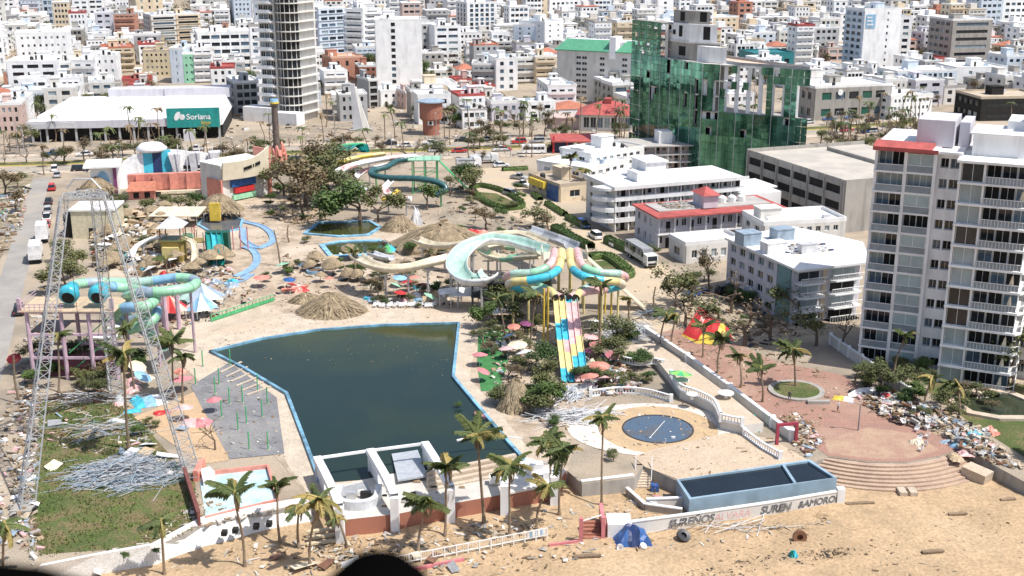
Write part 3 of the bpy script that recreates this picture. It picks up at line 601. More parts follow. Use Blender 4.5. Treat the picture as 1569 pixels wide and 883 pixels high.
# ================================================================ buildings on the right
# ---- green glass office building, panes broken out by the storm
def glass_office():
    A, B, C = Vector((34.5, 352.4, 0)), Vector((50.8, 324, 0)), Vector((75.9, 309, 0)); root = E('glass_office', 'green mirrored glass office building with many panes missing', 'office building', B, 0); rg = random.Random(5)
    z0 = 0; H1 = 29.0; fh = H1/7; pg = bpy.data.materials.new('green_mirror_glass'); pg.use_nodes = True; n = pg.node_tree.nodes; L = pg.node_tree.links; p = n['Principled BSDF']
    p.inputs['Metallic'].default_value = .7; p.inputs['Roughness'].default_value = .05
    src = n.new('ShaderNodeNewGeometry').outputs['Position']; oi = n.new('ShaderNodeObjectInfo'); t1 = n.new('ShaderNodeTexNoise'); t1.inputs['Scale'].default_value = .22; t1.inputs['Detail'].default_value = 3; L.new(src, t1.inputs['Vector'])
    ad = n.new('ShaderNodeMath'); ad.operation = 'MULTIPLY_ADD'; L.new(oi.outputs['Random'], ad.inputs[0]); ad.inputs[1].default_value = .22; L.new(t1.outputs['Fac'], ad.inputs[2]); mpv = n.new('ShaderNodeMapping'); mpv.inputs['Scale'].default_value = (1.6, 1.6, .35); L.new(src, mpv.inputs[0]); L.new(mpv.outputs[0], t1.inputs['Vector']); t1.inputs['Detail'].default_value = 6
    cr = n.new('ShaderNodeValToRGB'); cr.color_ramp.elements[0].color = (.018, .085, .06, 1); cr.color_ramp.elements[1].color = (.20, .48, .34, 1); cr.color_ramp.elements[0].position = .38; cr.color_ramp.elements[1].position = .95  # green ramp paints upright streaks of reflection into the glass colour
    L.new(ad.outputs[0], cr.inputs[0]); L.new(cr.outputs[0], p.inputs['Base Color'])
    t2 = n.new('ShaderNodeTexNoise'); t2.inputs['Scale'].default_value = .5; L.new(src, t2.inputs['Vector'])
    bp = n.new('ShaderNodeBump'); bp.inputs['Strength'].default_value = .15; bp.inputs['Distance'].default_value = .12; L.new(t2.outputs['Fac'], bp.inputs['Height']); L.new(bp.outputs[0], p.inputs['Normal'])
    q = lambda P_: (P_.x-B.x, P_.y-B.y); a, c = Vector(q(A)), Vector(q(C)); o = Vector((0, 0)); D = a+c
    uin = ((a.normalized()+c.normalized())*1.0)
    for i in range(8):                                   # floor slabs, kept inside the glass skin
        k = .35; pl = [o+uin*k, c-c.normalized()*.3+a.normalized()*.4, D*.98, a-a.normalized()*.3+c.normalized()*.4]
        if i in (5, 6): pl = [o+uin*k, c*.22+a.normalized()*.4, c*.22+a*.9, a-a.normalized()*.3+c.normalized()*.4]
        if i == 7: pl = [o+uin*k, c*.40+a.normalized()*.4, D*.6, a-a.normalized()*.3+c.normalized()*.4]
        MB().prism([tuple(v) for v in pl], i*fh-.4, i*fh-.02).build('floor_slab', [white2 if i > 4 else concrete], root)
    for side, n_ in ((a, 7), (c, 9)):                     # columns behind the glass
        d = side.normalized(); inn = (c if side is a else a).normalized()
        for i in range(n_):
            p0 = side*((i+.5)/n_)+inn*2.4
            for f in range(7): MB().box(p0.x-.5, p0.y-.5, f*fh, p0.x+.5, p0.y+.5, (f+1)*fh-(.41 if not (side is c and f > 3 and i > 2) else .0)).build('column', [white], root)
    for i, (fx, fy) in enumerate(((.35, .35), (.3, .7))): p0 = c*fx+a*fy; MB().box(p0.x-3, p0.y-3, 0, p0.x+3, p0.y+3, H1-.5).build('core', [white2 if i else concrete], root)
    ia, ic = a.normalized(), c.normalized()
    MB().prism([tuple(v) for v in (o+ia*3.4+ic*3.4, c*.97+ia*3.4, c*.97+a*.9, a*.97+ic*3.4+c*.6, a*.97+ic*3.4)], 0, H1*.54).prism([tuple(v) for v in (o+ia*3.4+ic*3.4, c*.2+ia*3.4, c*.2+a*.9, a*.97+ic*3.4)], H1*.542, H1-.45).build('interior_shade', [dark], root)  # black volume added behind the panes so gaps look like unlit interior
    stuff = MB(); cnt = 0; W_p = 1.55; frames = MB(); proto = {}
    def pane(org, d, nr, x, z, w, h, broken):
        nonlocal cnt
        if broken: return
        P0 = org+d*x; key = (round(w, 2), round(h, 2))
        if key not in proto: proto[key] = MB().box(0, -.05, 0, w-.07, 0, h-.07).mesh('pane', [pg])
        if cnt < 300 and z > H1*.28: 
            ob = obj('pane', proto[key], root, (P0.x+nr.x*.12, P0.y+nr.y*.12, z), rz=math.atan2(d.y, d.x)+rg.uniform(-.006, .006)); ob.rotation_euler.x = rg.uniform(-.008, .008); cnt += 1
        else:
            t = nr*(.12+rg.uniform(0, .05)); u = nr*(.12+rg.uniform(0, .05)); e = P0+d*(w-.07)
            stuff.poly([(P0.x+t.x, P0.y+t.y, z), (e.x+u.x, e.y+u.y, z), (e.x+t.x, e.y+t.y, z+h-.07), (P0.x+u.x, P0.y+u.y, z+h-.07)])
    # left face (front corner to far left corner), then right face
    for side, nm in ((a, 'a'), (c, 'c')):
        Ls = side.length; d = side.normalized(); nr = Vector((d.y, -d.x)); 
        if nr.dot(D) > 0: nr = -nr
        n_ = int(Ls/W_p); wp = Ls/n_
        org = o if nm == 'c' else side; dd = d if nm == 'c' else -d
        for i in range(n_):
            f = i/n_ if nm == 'c' else 1-i/n_                    # 0 at the front corner
            top = 7
            for k in range(top):
                zz = k/7
                if nm == 'c':
                    br = (zz > .5 and .22 < f < .56 and (rg.random() < .95)) or (zz > .5 and f >= .56 and k < 6 and (i // 2) % 2 == 0 and rg.random() < .85) or (zz > .42 and f < .22 and rg.random() < .16) or rg.random() < .015
                else: br = (zz > .4 and f < .45 and rg.random() < .17) or rg.random() < .02
                pane(org, dd, nr, i*wp, k*fh, wp, fh*.5, br); pane(org, dd, nr, i*wp, k*fh+fh*.5, wp, fh*.5, br if rg.random() < .8 else rg.random() < .3)
            if i % 3 == 0:
                m0 = org+dd*(i*wp); frames.beam((m0.x+nr.x*.2, m0.y+nr.y*.2, 0), (m0.x+nr.x*.2, m0.y+nr.y*.2, H1), .12, .12)
    # taller wing at the far left corner
    d = (-a).normalized(); wl = a.length*.42; H2 = hgt(968, 30, A); n_ = int(wl/W_p); f2 = (H2-H1)/4; nr = Vector((d.y, -d.x))
    if nr.dot(c) > 0: nr = -nr
    cd = c.normalized(); 
    for i in range(n_):
        for k in range(8): pane(a, d, nr, i*wl/n_, H1+k*f2/2, wl/n_, f2/2, rg.random() < .10)
    for i in range(5): pl = [a+cd*.4, a+d*wl+cd*.4, a+d*wl+cd*9, a+cd*9]; MB().prism([tuple(v) for v in pl], H1+i*f2-.3, H1+i*f2).build('floor_slab', [concrete], root)
    for i in range(5): p0 = a+d*(wl*i/4.2+.8)+cd*1.6; MB().box(p0.x-.35, p0.y-.35, H1, p0.x+.35, p0.y+.35, H2-.4).build('column', [white2], root)
    stuff.build('glass_panels', [pg], root, kind='stuff'); frames.build('mullions', [paint('lgrey')], root, kind='stuff')
    # bare concrete stair core and roof rooms
    def room(fa, fc, wa, wc, z0, z1, mat, holes=()):
        p0 = a*fa+c*fc; aa = a.normalized()*wa; cc = c.normalized()*wc; r = MB().prism([tuple(p0), tuple(p0+cc), tuple(p0+cc+aa), tuple(p0+aa)], z0, z1).build('roof_room', [mat], root)
        for face, t, z, w_, h_ in holes:
            e = (cc if face == 'c' else aa).normalized(); nn = -(aa if face == 'c' else cc).normalized()*.02; s_ = p0+e*t
            MB().poly([(s_.x+nn.x, s_.y+nn.y, z), (s_.x+e.x*w_+nn.x, s_.y+e.y*w_+nn.y, z), (s_.x+e.x*w_+nn.x, s_.y+e.y*w_+nn.y, z+h_), (s_.x+nn.x, s_.y+nn.y, z+h_)]).build('opening', [dark], r)
    room(.34, .12, 11, 8.5, H1+.1, H1+4.5, concrete, (('a', 2, H1+1, 3, 2.5), ('c', 5, H1+1, 2, 3.2)))
    room(.36, .12, 10, 8, H1+5.0, H1+9.6, white, (('a', 3, H1+6, 1.6, 3), ('a', 6, H1+6.4, 1.3, 1.3), ('a', 8, H1+7.6, 1.2, 1.2), ('c', 4, H1+5.6, 2, 3.5)))
    room(.33, .10, 12, 10, H1+4.5, H1+5.0, white2); room(.42, .16, 7, 6, H1+9.6, H1+13, concrete, (('a', 2, H1+10.2, 2, 2.4), ('c', 3, H1+10.2, 2, 2.6)))
    room(.12, .14, 5, 5, H1+.1, H1+4.2, white)
    # open top floor roof on the right half
    p = [c*.36+a.normalized()*.3, c-c.normalized()*.2+a.normalized()*.3, D*.97, c*.4+a*.6]
    MB().prism([tuple(v) for v in p], H1-.5, H1+.1, 0, 1).build('roof', [white, M('peach_roof_deck', (.62, .46, .36), .8, .15, .2)], root)
    for k, (i0, i1) in enumerate(((0, 1), (1, 2), (2, 3), (3, 0))): MB().beam((*p[i0], H1+.45), (*p[i1], H1+.45), .3, .7).build('parapet', [paint('grey')], root)
    for i in range(6):
        for j in range(6): v = a*(i/5)+c*(j/5); occ(B.x+v.x, B.y+v.y, 9)
glass_office()
# ---- three storey gallery hotel with white roof
def gallery(c0, c1, dep, h, fl, wall, label, roof, name='hotel', cat='hotel', bays=14, par=.5, proj=1.5, rough_base=0, tanks=2, endwin=True, rail=False):
    w, a = frame2(c0, c1); root = E(name, label, cat, c0, a); fh = h/fl; rg = random.Random(int(c0[0]*3))
    b = MB().box(0, proj, -1, w, dep, h); shell(b, (0, dep), (0, -1), (-1, 0), dep, h, colspec(dep-proj, 3, .4), rowspec(h, fl, .45), .2); b.build('wall', [wall], root)
    for f in range(fl):
        z = f*fh
        MB().box(-.3, -.15, z+fh-.28, w+.3, proj+.02, z+fh-.02).build('gallery_floor', [white], root) if f < fl-1 else None
        if f and not rail: MB().box(-.3, -.15, z-.02, w+.3, .05, z+.75).build('parapet', [white], root)
        elif f:
            for q in (.35, .65, .95): MB().box(-.2, -.1, z+q, w+.2, -.05, z+q+.05).build('rail', [paint('grey')], root)
        n = bays
        for i in range(n):
            x = w*(i+.5)/n; k = i % 3
            if k == 1: obj('door', DOORM, root, (x-.5, proj-.03, z+.02), scale=(1, 1, min(1, (fh-.35)/2.1)))
            else: obj('window', winmesh(w/n*.62, fh*.45, rg.choice([glass, glass, glassc])), root, (x-w/n*.31, proj-.04, z+fh*.3))
            if i % 2 == 0: MB().box(w*i/n-.14, .07, z, w*i/n+.14, .35, z+fh-.29).build('post', [white], root)
        for i in range(3):
            if endwin: obj('window', winmesh(1.6, fh*.42, glass), root, (-.04, dep-1.5-i*dep*.3, z+fh*.32), rz=-math.pi/2)
    MB().box(-.9, -.9, h, w+.7, dep+.5, h+.3).build('roof', [roof], root)
    if par: MB().box(-.9, -.9, h+.301, w+.7, -.7, h+.3+par).box(-.9, -.7, h+.301, -.7, dep+.5, h+.3+par).build('roof_edge', [roof if roof is not roofg else white], root)
    for i in range(tanks): tb = MB(); tank(tb, w*(.55+.08*i), dep*.6, h+.3, .9, 1.7); tb.build('water_tank', [TANKM[1]], root)
    for i in range(int(w/7)+2):
        v = Matrix.Rotation(a, 2) @ Vector((i*7, dep/2)); occ(c0[0]+v.x, c0[1]+v.y, dep*.6+2)
    return root, w, h
DOORM = MB().box(0, -.04, 0, 1.0, 0, 2.1).mesh('door', [dark])
def hotels():
    base = G(943, 356); h = hgt(943, 291, base); c1 = Vector((base.x+47, base.y+27, 0))
    c1 = G(1137, 337); r, w, h = gallery(base, c1, 15, h, 4, white2, 'three storey hotel with white flat roof and long open galleries', roofw, bays=20, tanks=0)
    MB().box(w*.30, 5, h+.3, w*.46, 12, h+4.3).box(w*.29, 4.6, h+4.3, w*.47, 12.4, h+4.6).build('lift_house', [white], r); MB().box(w*.22, 4, h+.3, w*.30, 9, h+2.4).build('stair_house', [white], r)
    MB().box(w*.95, -3, 0, w*1.25, 10, h*.7).box(w*.93, 1, h*.7, w*1.3, 10.4, h*.7+.3).build('end_wing', [white], r)
    # curved balcony end
    for f in range(4): MB().prism([(-4.2+4.2*math.cos(t)-0, 4.5-4.6*math.sin(t)) for t in [math.pi/2+.0+k*math.pi/2/6 for k in range(7)]][::-1]+[(0, 4.5)] if False else circ((-.3, 4.2), 3.6, 4.2, 8, math.pi, 1.5*math.pi)+[(-.31, 4.2)], f*h/4+h/4-.3, f*h/4+h/4+(.55 if f < 3 else .3)).build('curved_balcony', [white], r)
    base = G(1009, 384); h = hgt(1009, 334, base); c1 = G(1196, 368)
    r, w, h = gallery(base, c1, 12, h, 2, lilac, 'long two storey motel with red roof edge and upstairs galleries', roofr, name='motel', cat='motel', bays=16, par=0, tanks=4, rail=True)
    MB().box(w*.05, 3.5, h+.31, w*.97, 11, h+.5).build('roof_deck', [roofg], r)
    k = MB().box(w*.40, 3, h+.5, w*.52, 8, h+3.2).build('roof_hut', [lilac], r); b = MB(); x0, x1 = w*.385, w*.535; e = ((x0+x1)/2, 5.5, h+4.7)
    for p0, p1 in (((x0, 2.4), (x1, 2.4)), ((x1, 2.4), (x1, 8.6)), ((x1, 8.6), (x0, 8.6)), ((x0, 8.6), (x0, 2.4))): b.poly([(*p0, h+3.2), (*p1, h+3.2), e])
    b.build('hut_roof', [roofr], r)
    rg = random.Random(9); b = MB()
    for i in range(90): x = w*rg.uniform(.14, .34); y = rg.uniform(4, 10); s = rg.uniform(.15, .6); b.box(x, y, h+.5, x+s*1.6, y+s, h+.5+s*.6, rg.randrange(3))
    b.build('roof_rubble', [concrete, wood, roofg], r, kind='stuff')
    # small houses along the street behind
    bld(898, 288, 960, 272, 262, 16, white, 2, 5, 'white flat roofed house beside the corner shop', roof=roofw, sep=True, name='house')
    bld(905, 276, 985, 262, 240, 12, white, 3, 7, 'white guest house with small rooftop block next to dark motel', sep=True, name='guest_house')
    r, w, h = gallery(G(965, 262), G(1100, 258), 12, hgt(965, 226, G(965, 262)), 3, pinkw, 'brown shaded motel with red roof patches beside the glass office', roofg, name='motel', cat='motel', bays=14, par=0, tanks=1, rail=True)
    MB().box(w*.35, 3, h+.3, w*.5, 8, h+3.5).build('stair_house', [white], r); MB().box(w*.84, -.9, -1, w+3, 12.4, h+1.2).build('white_end', [white], r)
    r, w, h, _, _ = bld(812, 292, 858, 310, 270, 8, cream, 1, 4, 'corner shop with yellow and blue painted front', sep=True, name='shop', cat='shop', ww=.5, roof=rooftan, busy=1)
    MB().box(w*.1, -1.3, h*.62, w*.6, -.3, h*1.05).build('yellow_fascia', [paint('yellow')], r); MB().box(w*.62, -.5, 0, w*.98, -.3, h*1.0).build('blue_panel', [paint('blue')], r)
hotels()
# ---- parking structure
def parking():
    c0 = G(1142, 300); h = hgt(1142, 234, c0); c1 = G(1296, 276, h+.9); w, a = frame2(c0, c1); root = E('parking_garage', 'grey concrete parking garage with dark slots and open roof deck', 'garage', c0, a); t = .3; dep = 34
    b = MB().box(0, 0, -1, w, dep, h); fl = 3; fh = h/fl; cols = colspec(w, 6, .86, .02); rows = [(f*fh+fh*.30, f*fh+fh*.80) for f in range(fl)]
    shell(b, (0, 0), (1, 0), (0, -1), w, h+.9, cols, rows, t); obx(b, (w, 0), (0, 1), (1, 0), 0, dep, -1, h+.9, 0, t); obx(b, (0, dep), (0, -1), (-1, 0), 0, dep, -1, h+.9, 0, t); b.build('wall', [concrete], root)
    for za, zb in rows:
        for xa, xb in cols: MB().poly([(xa, -.02, za), (xb, -.02, za), (xb, -.02, zb), (xa, -.02, zb)]).build('opening', [dark], root)
    for i in range(7): x = w*.02+i*(w*.96)/6; MB().box(x-.2, -t-.25, -1, x+.2, -t-.002, h+1).build('pier', [concrete], root)
    MB().poly([(0, 0, h+.05), (w, 0, h+.05), (w, dep, h+.05), (0, dep, h+.05)]).build('roof_deck', [M2('roof_deck_concrete', (.5, .46, .40), (.42, .39, .35), .2)], root)
    for i in range(4): MB().box(w*.1, 6+i*7, h+.06, w*.8, 6.4+i*7, h+.9).build('deck_wall', [concrete], root) if i == 2 else None
    for i in range(6):
        for j in range(5): v = Matrix.Rotation(a, 2) @ Vector((w*i/5, j*8)); occ(c0.x+v.x, c0.y+v.y, 7)
parking()
# ---- low apartment houses with white roofs in front of the garage
def low_apts():
    c0 = G(1188, 478); c1 = G(1325, 470)
    # main body: short shaded side towards the street, long balcony front towards the sea
    h = hgt(1210, 415, G(1207, 500)); gr = lambda u, v: Vector((*G(u, v, h)[:2], 0)); A = gr(1118, 367); B = gr(1217, 412); C = gr(1318, 400); Dk = gr(1322, 374); Ek = gr(1215, 350); w, a = frame2(B, C); root = E('seaside_apartments', 'four storey apartment house with white roof, teal wall and curved balconies', 'apartment house', B, a)
    m = Matrix.Rotation(-a, 2); L = m @ Vector((A.x-B.x, A.y-B.y)); fl = 4; fh = h/fl
    lo = lambda q: tuple(m @ Vector((q.x-B.x, q.y-B.y))); pl = [(0, 0), (w, 0), lo(Dk), lo(Ek), (L.x, L.y)]
    MB().prism(pl, -1, h).build('wall', [lilac], root)
    d = Vector((-L.x, -L.y)); Ls = d.length; d.normalize(); n = Vector((d.y, -d.x)); n = -n if n.dot(Vector((1, 1))) > 0 else n
    b = MB(); rows = rowspec(h, fl, .55)
    shell(b, (L.x, L.y), d, n, Ls*.78, h, colspec(Ls*.78, 5, .6, .03), rows, .3); b.build('side_wall', [lilac], root)
    obx(MB(), (0, 0), (1, 0), (0, -1), 0, 1, 0, 1, 0, 1)
    q = MB(); obx(q, (L.x, L.y), d, n, Ls*.79, Ls*.97, 0, h*.98, .02, .25); q.build('teal_panel', [M('teal_render', (.17, .30, .31), .7, .12, .5)], root)
    for za, zb in rows:
        for xa, xb in colspec(Ls*.78, 5, .6, .03):
            e = Vector((L.x, L.y))+d*xa+n*.05; obj('window', winmesh(xb-xa, zb-za, rnd.choice([glass, glass, glassb])), root, (e.x, e.y, za), rz=math.atan2(d.y, d.x))
    for f in range(fl):
        z = f*fh
        for x0, x1 in ((.3, w*.42), (w*.50, w*.98)):
            MB().prism([(x0, -.02), (x0, -1.3), (x0+.6, -2.0), (x1-.6, -2.0), (x1, -1.3), (x1, -.02)], z-.22, z).build('balcony', [white], root)
            g = MB()
            for k in range(int((x1-x0)/.5)): g.box(x0+.5*k, -1.9, z+.002, x0+.5*k+.06, -1.84, z+.9)
            g.box(x0, -1.95, z+.9, x1, -1.8, z+1.0); g.build('railing', [whitep], root, kind='stuff')
            nn = max(1, int((x1-x0)/3.2))
            for k in range(nn): obj('window', winmesh((x1-x0)/nn*.8, fh*.66, rnd.choice([glass, glassc, dark])), root, (x0+(x1-x0)*(k+.1)/nn, -.05, z+.05))
        MB().box(w*.43, -.3, z, w*.49, -.02, z+fh-.05).build('pilaster', [cream], root)
    k = 1.0
    MB().prism([(-.8, -2.2), (w+.5, -2.2), lo(Dk), lo(Ek), (L.x-.9, L.y+.3)], h+.02, h+.4).build('roof', [roofw], root)
    for x, y, sx, sy, hh, c in ((-1, 14, 3.6, 3, 2.2, 'bluegrey'), (w*.5, 15, 3.6, 2.6, 2.0, 'bluegrey'), (0, 8, 4, 2.4, 1.8, 'white'), (w*.42, 6, 3.4, 1.4, 1.6, 'lgrey')):
        MB().box(x, y, h+.4, x+sx, y+sy, h+.4+hh).box(x-.1, y-.1, h+.4+hh, x+sx+.1, y+sy+.1, h+.52+hh).build('roof_tank_box', [paint(c)], root)
    b = MB(); rg = random.Random(4)
    for i in range(120): x = rg.uniform(.25, .95)*w; y = rg.uniform(6, 12); s = rg.uniform(.1, .45); b.box(x, y, h+.4, x+s*2, y+s, h+.42+s*.5, rg.randrange(3))
    b.build('roof_debris', [paint('navy'), paint('lgrey'), wood], root, kind='stuff')
    for i in range(4):
        for j in range(4): occ(B.x+i*5-6, B.y+j*6, 6)
    # the flat white roof wings behind
    bld(1168, 400, 1290, 392, 347, 10, white2, 3, 8, 'white roofed rear wing between the motel and the garage', sep=True, name='apartment_house', hh=hgt(1168, 346, G(1168, 400)))
    bld(1050, 404, 1134, 396, 383, 7, white2, 1, 5, 'low white flat roofed hall in front of the motel', sep=True, name='hall', busy=0, hh=3.6)
low_apts()
# ---- tall balcony apartment tower by the plaza
def tall_apts():
    A = G(1316, 556); B = G(1438, 574); w, a = frame2(A, B); fl = 11; h = hgt(1340, 224, V(1316, 556, A.y)); h = 33.0
    root = E('balcony_tower', 'eleven storey white apartment tower with glazed balconies and red roof edge', 'apartment tower', A, a); fh = h/fl; rg = random.Random(12)
    xs = [0, w*.33, w*.37, w*.68, w*.72, w]      # bay A | pier | bay B | pier | window bay
    MB().box(0, 1.6, -1, w, 17, h).build('wall', [white], root)
    for x0, x1 in ((-.25, .12), (xs[1], xs[2]), (xs[3], xs[4])): MB().box(x0, -.1, -1, x1, 1.598, h+.3).build('pier', [white], root)
    b = MB(); cols = [(.4, (w-xs[4])/2-.12), ((w-xs[4])/2+.12, w-xs[4]-.3)]; rows = [(f*fh+.85, f*fh+2.25) for f in range(fl)]
    shell(b, (xs[4], 1.6), (1, 0), (0, -1), w-xs[4], h, cols, rows, .9); b.build('window_bay_wall', [white], root)
    for f in range(fl):
        z = f*fh
        for k, (x0, x1) in enumerate(((.13, xs[1]), (xs[2], xs[3]))):
            pr = .35 if k == 0 else .0
            MB().box(x0-.05 if k else -.3, -pr, z-.28, x1+.05, 1.598, z).build('balcony_floor', [white], root)
            broken = rg.random() < .3; g = rg.choice([glassc, glass, dark, glassb])
            back = obj('window', winmesh((x1-x0)*.5-.03, fh-.34, g), root, (x0+.02, 1.55, z+.02)); obj('window', winmesh((x1-x0)*.5-.03, fh-.34, rg.choice([glass, dark, glassc])), root, (x0+(x1-x0)*.5, 1.55, z+.02))
            if not broken and k: obj('window', winmesh(x1-x0-.1, fh-.34, M('pale_sliding_glass', (.33, .42, .44), .12, .15, .5)), root, (x0+.05, .12, z+.02))
            MB().box(x0, -pr+.05, z+.002, x1, -pr+.10, z+.95).build('balustrade', [M('smoky_balustrade', (.22, .27, .31), .2, .15, 1)], root)
            MB().box(x0, -pr+.03, z+.95, x1, -pr+.12, z+1.02).build('handrail', [whitep], root)
        for (xa, xb) in cols: obj('window', winmesh(xb-xa, 1.4, rg.choice([glass, glass, glassb, dark]), steel), root, (xs[4]+xa, 1.5, z+.85))
    MB().box(-.5, -.8, h, xs[3]+.6, 17, h+.5).box(xs[3]+.6, -.5, h, w+.1, 17, h+.35).build('roof', [roofw], root); MB().box(-.52, -.84, h-.05, xs[3]+.62, -.78, h+.52).box(-.56, -.78, h-.05, -.503, 9, h+.52).build('roof_edge', [roofr], root)
    MB().hexa([(-.5, -.8, h+.52), (w*.66, -.8, h+.52), (w*.66, 2.6, h+.52), (-.5, 2.6, h+.52), (-.5, .2, h+1.0), (w*.66, .2, h+1.0), (w*.66, 2.6, h+1.0), (-.5, 2.6, h+1.0)]).build('roof_lip', [roofr], root)
    MB().box(w*.42, 2.7, h+.5, w*.86, 11, h+4.3).box(w*.9, 5, h+.36, w*1.02, 12, h+3.9).build('penthouse', [lilac], root)
    # nearer wing with deep balconies
    w2 = 9.4; o = Vector((w+.15, -3.2, 0)); h2 = h-.4
    r2 = root
    MB().box(o.x, o.y+2.2, -1, o.x+w2, o.y+16, h2).build('wing_wall', [white], root)
    MB().box(o.x-.05, o.y-.1, -1, o.x+.25, o.y+2.2, h2).build('pier', [white], root)
    for f in range(fl):
        z = f*fh-.1; x0 = o.x+.3; x1 = o.x+w2
        MB().prism([(x0-.4, o.y-.5), (x1+.3, o.y-.5), (x1+1.1, o.y+.6), (x1+1.1, o.y+8), (x0-.4, o.y+8)], z-.3, z).build('balcony_floor', [white], root)
        c = x0+w2*.32
        obj('window', winmesh(c-x0-.15, fh-.36, rg.choice([glassc, glassc, glass])), root, (x0+.02, o.y+.25, z+.03))
        MB().box(c-.12, o.y-.1, z+.002, c+.12, o.y+2.19, z+fh-.31).build('pier', [white], root)
        for i in range(3): obj('window', winmesh((x1-c)/3-.15, fh-.36, rg.choice([glass, dark, dark, glassb])), root, (c+.15+i*(x1-c)/3, o.y+2.14, z+.03))
        g = MB()
        n_ = int((x1-c)/.45)
        for i in range(n_): g.box(c+.2+i*.45, o.y-.35, z+.002, c+.25+i*.45, o.y-.3, z+.92)
        g.build('balusters', [whitep], root, kind='stuff')
        MB().box(c+.15, o.y-.37, z+.92, x1+.2, o.y-.28, z+1.0).build('handrail', [whitep], root)
        MB().box(c+.15, o.y-.34, z+.1, x1, o.y-.325, z+.88).build('glass_panel', [M('smoky_balustrade', None)], root)
        MB().beam((x1+.25, o.y-.3, z+.95), (x1+.95, o.y+.7, z+.95), .1, .1).build('handrail', [whitep], root)
        MB().box(x1+.9, o.y+.8, z+.002, x1+1.0, o.y+7.5, z+.95).build('side_parapet', [white], root)
        if f % 2 == 0 or rg.random() < .5:   # furniture thrown about on the balconies
            x = rg.uniform(c+.8, x1-1.4); fb = MB().box(x, o.y+.6, z+.35, x+.9, o.y+1.3, z+.42)
            for dx in (0, .84):
                for dy in (0, .62): fb.box(x+dx, o.y+.6+dy, z+.002, x+dx+.06, o.y+.68+dy, z+.35)
            fb.build('balcony_table', [rg.choice([paint('cream'), paint('brown'), paint('blue')])], root)
        if rg.random() < .45: MB().hexa([(x1-1.5, o.y-.1, z+.1), (x1-.9, o.y-.1, z+.1), (x1-.6, o.y+.2, z+.1), (x1-1.4, o.y+.3, z+.1), (x1-1.0, o.y, z+2.2), (x1-.9, o.y, z+2.2), (x1-.8, o.y+.1, z+2.2), (x1-.95, o.y+.1, z+2.2)]).build('torn_curtain', [paint('cream')], root)
    MB().box(o.x-.4, o.y-.7, h2, o.x+w2+1.2, o.y+16, h2+.35).build('wing_roof', [roofw], root)
    MB().box(o.x+1, o.y+4, h2+.35, o.x+w2-1, o.y+12, h2+3.4).box(o.x+.6, o.y+3.6, h2+3.4, o.x+w2-.6, o.y+12.4, h2+3.6).build('wing_penthouse', [white], root)
    MB().box(o.x+5, o.y+9, h2+3.6, o.x+w2+2, o.y+16, h2+4.8).build('lift_house', [white], root)
    for i in range(5): MB().box(o.x+1.4+i*.8, o.y+1.2, h2+.35, o.x+1.46+i*.8, o.y+1.26, h2+1.7).build('roof_post', [whitep], root)
    for i in range(5):
        for j in range(4): v = Matrix.Rotation(a, 2) @ Vector((i*5, j*5)); occ(A.x+v.x, A.y+v.y, 5)
    # neighbour at the frame's right border
    c0 = G(1552, 590); c1 = G(1640, 608)
    bld(1545, 575, 1660, 596, 150, 16, white2, 11, 5, 'neighbouring white tower with shaded windows beyond the balcony tower', sep=True, name='neighbour_tower', ww=.6, wh=.5, busy=0)
tall_apts()
LMK = [(G(u, v), n) for u, v, n in ((200, 200, 'supermarket'), (440, 185, 'rounded balcony tower'), (550, 200, 'white fin sculpture'), (661, 206, 'round brick tower'), (910, 152, 'green roofed hotel'), (930, 200, 'red roofed restaurant'), (1080, 262, 'green glass office'), (1345, 117, 'bright white tower'), (610, 140, 'blank white slab'), (1480, 112, 'beige office block'), (55, 154, 'five storey white block'), (1540, 186, 'dark low pavilion'), (820, 93, 'blue grey slab'), (738, 62, 'finned tower'), (272, 72, 'ribbed office block'), (1300, 186, 'round white sign'))]
def near(x, y):                        # the landmark a thing stands closest to, and on which side
    p, n = min(LMK, key=lambda q: math.hypot(q[0].x-x, q[0].y-y)); dx, dy = x-p.x, y-p.y
    return ('beyond the ' if dy > abs(dx)*.8 else 'before the ' if dy < -abs(dx)*.8 else 'beside the ')+n
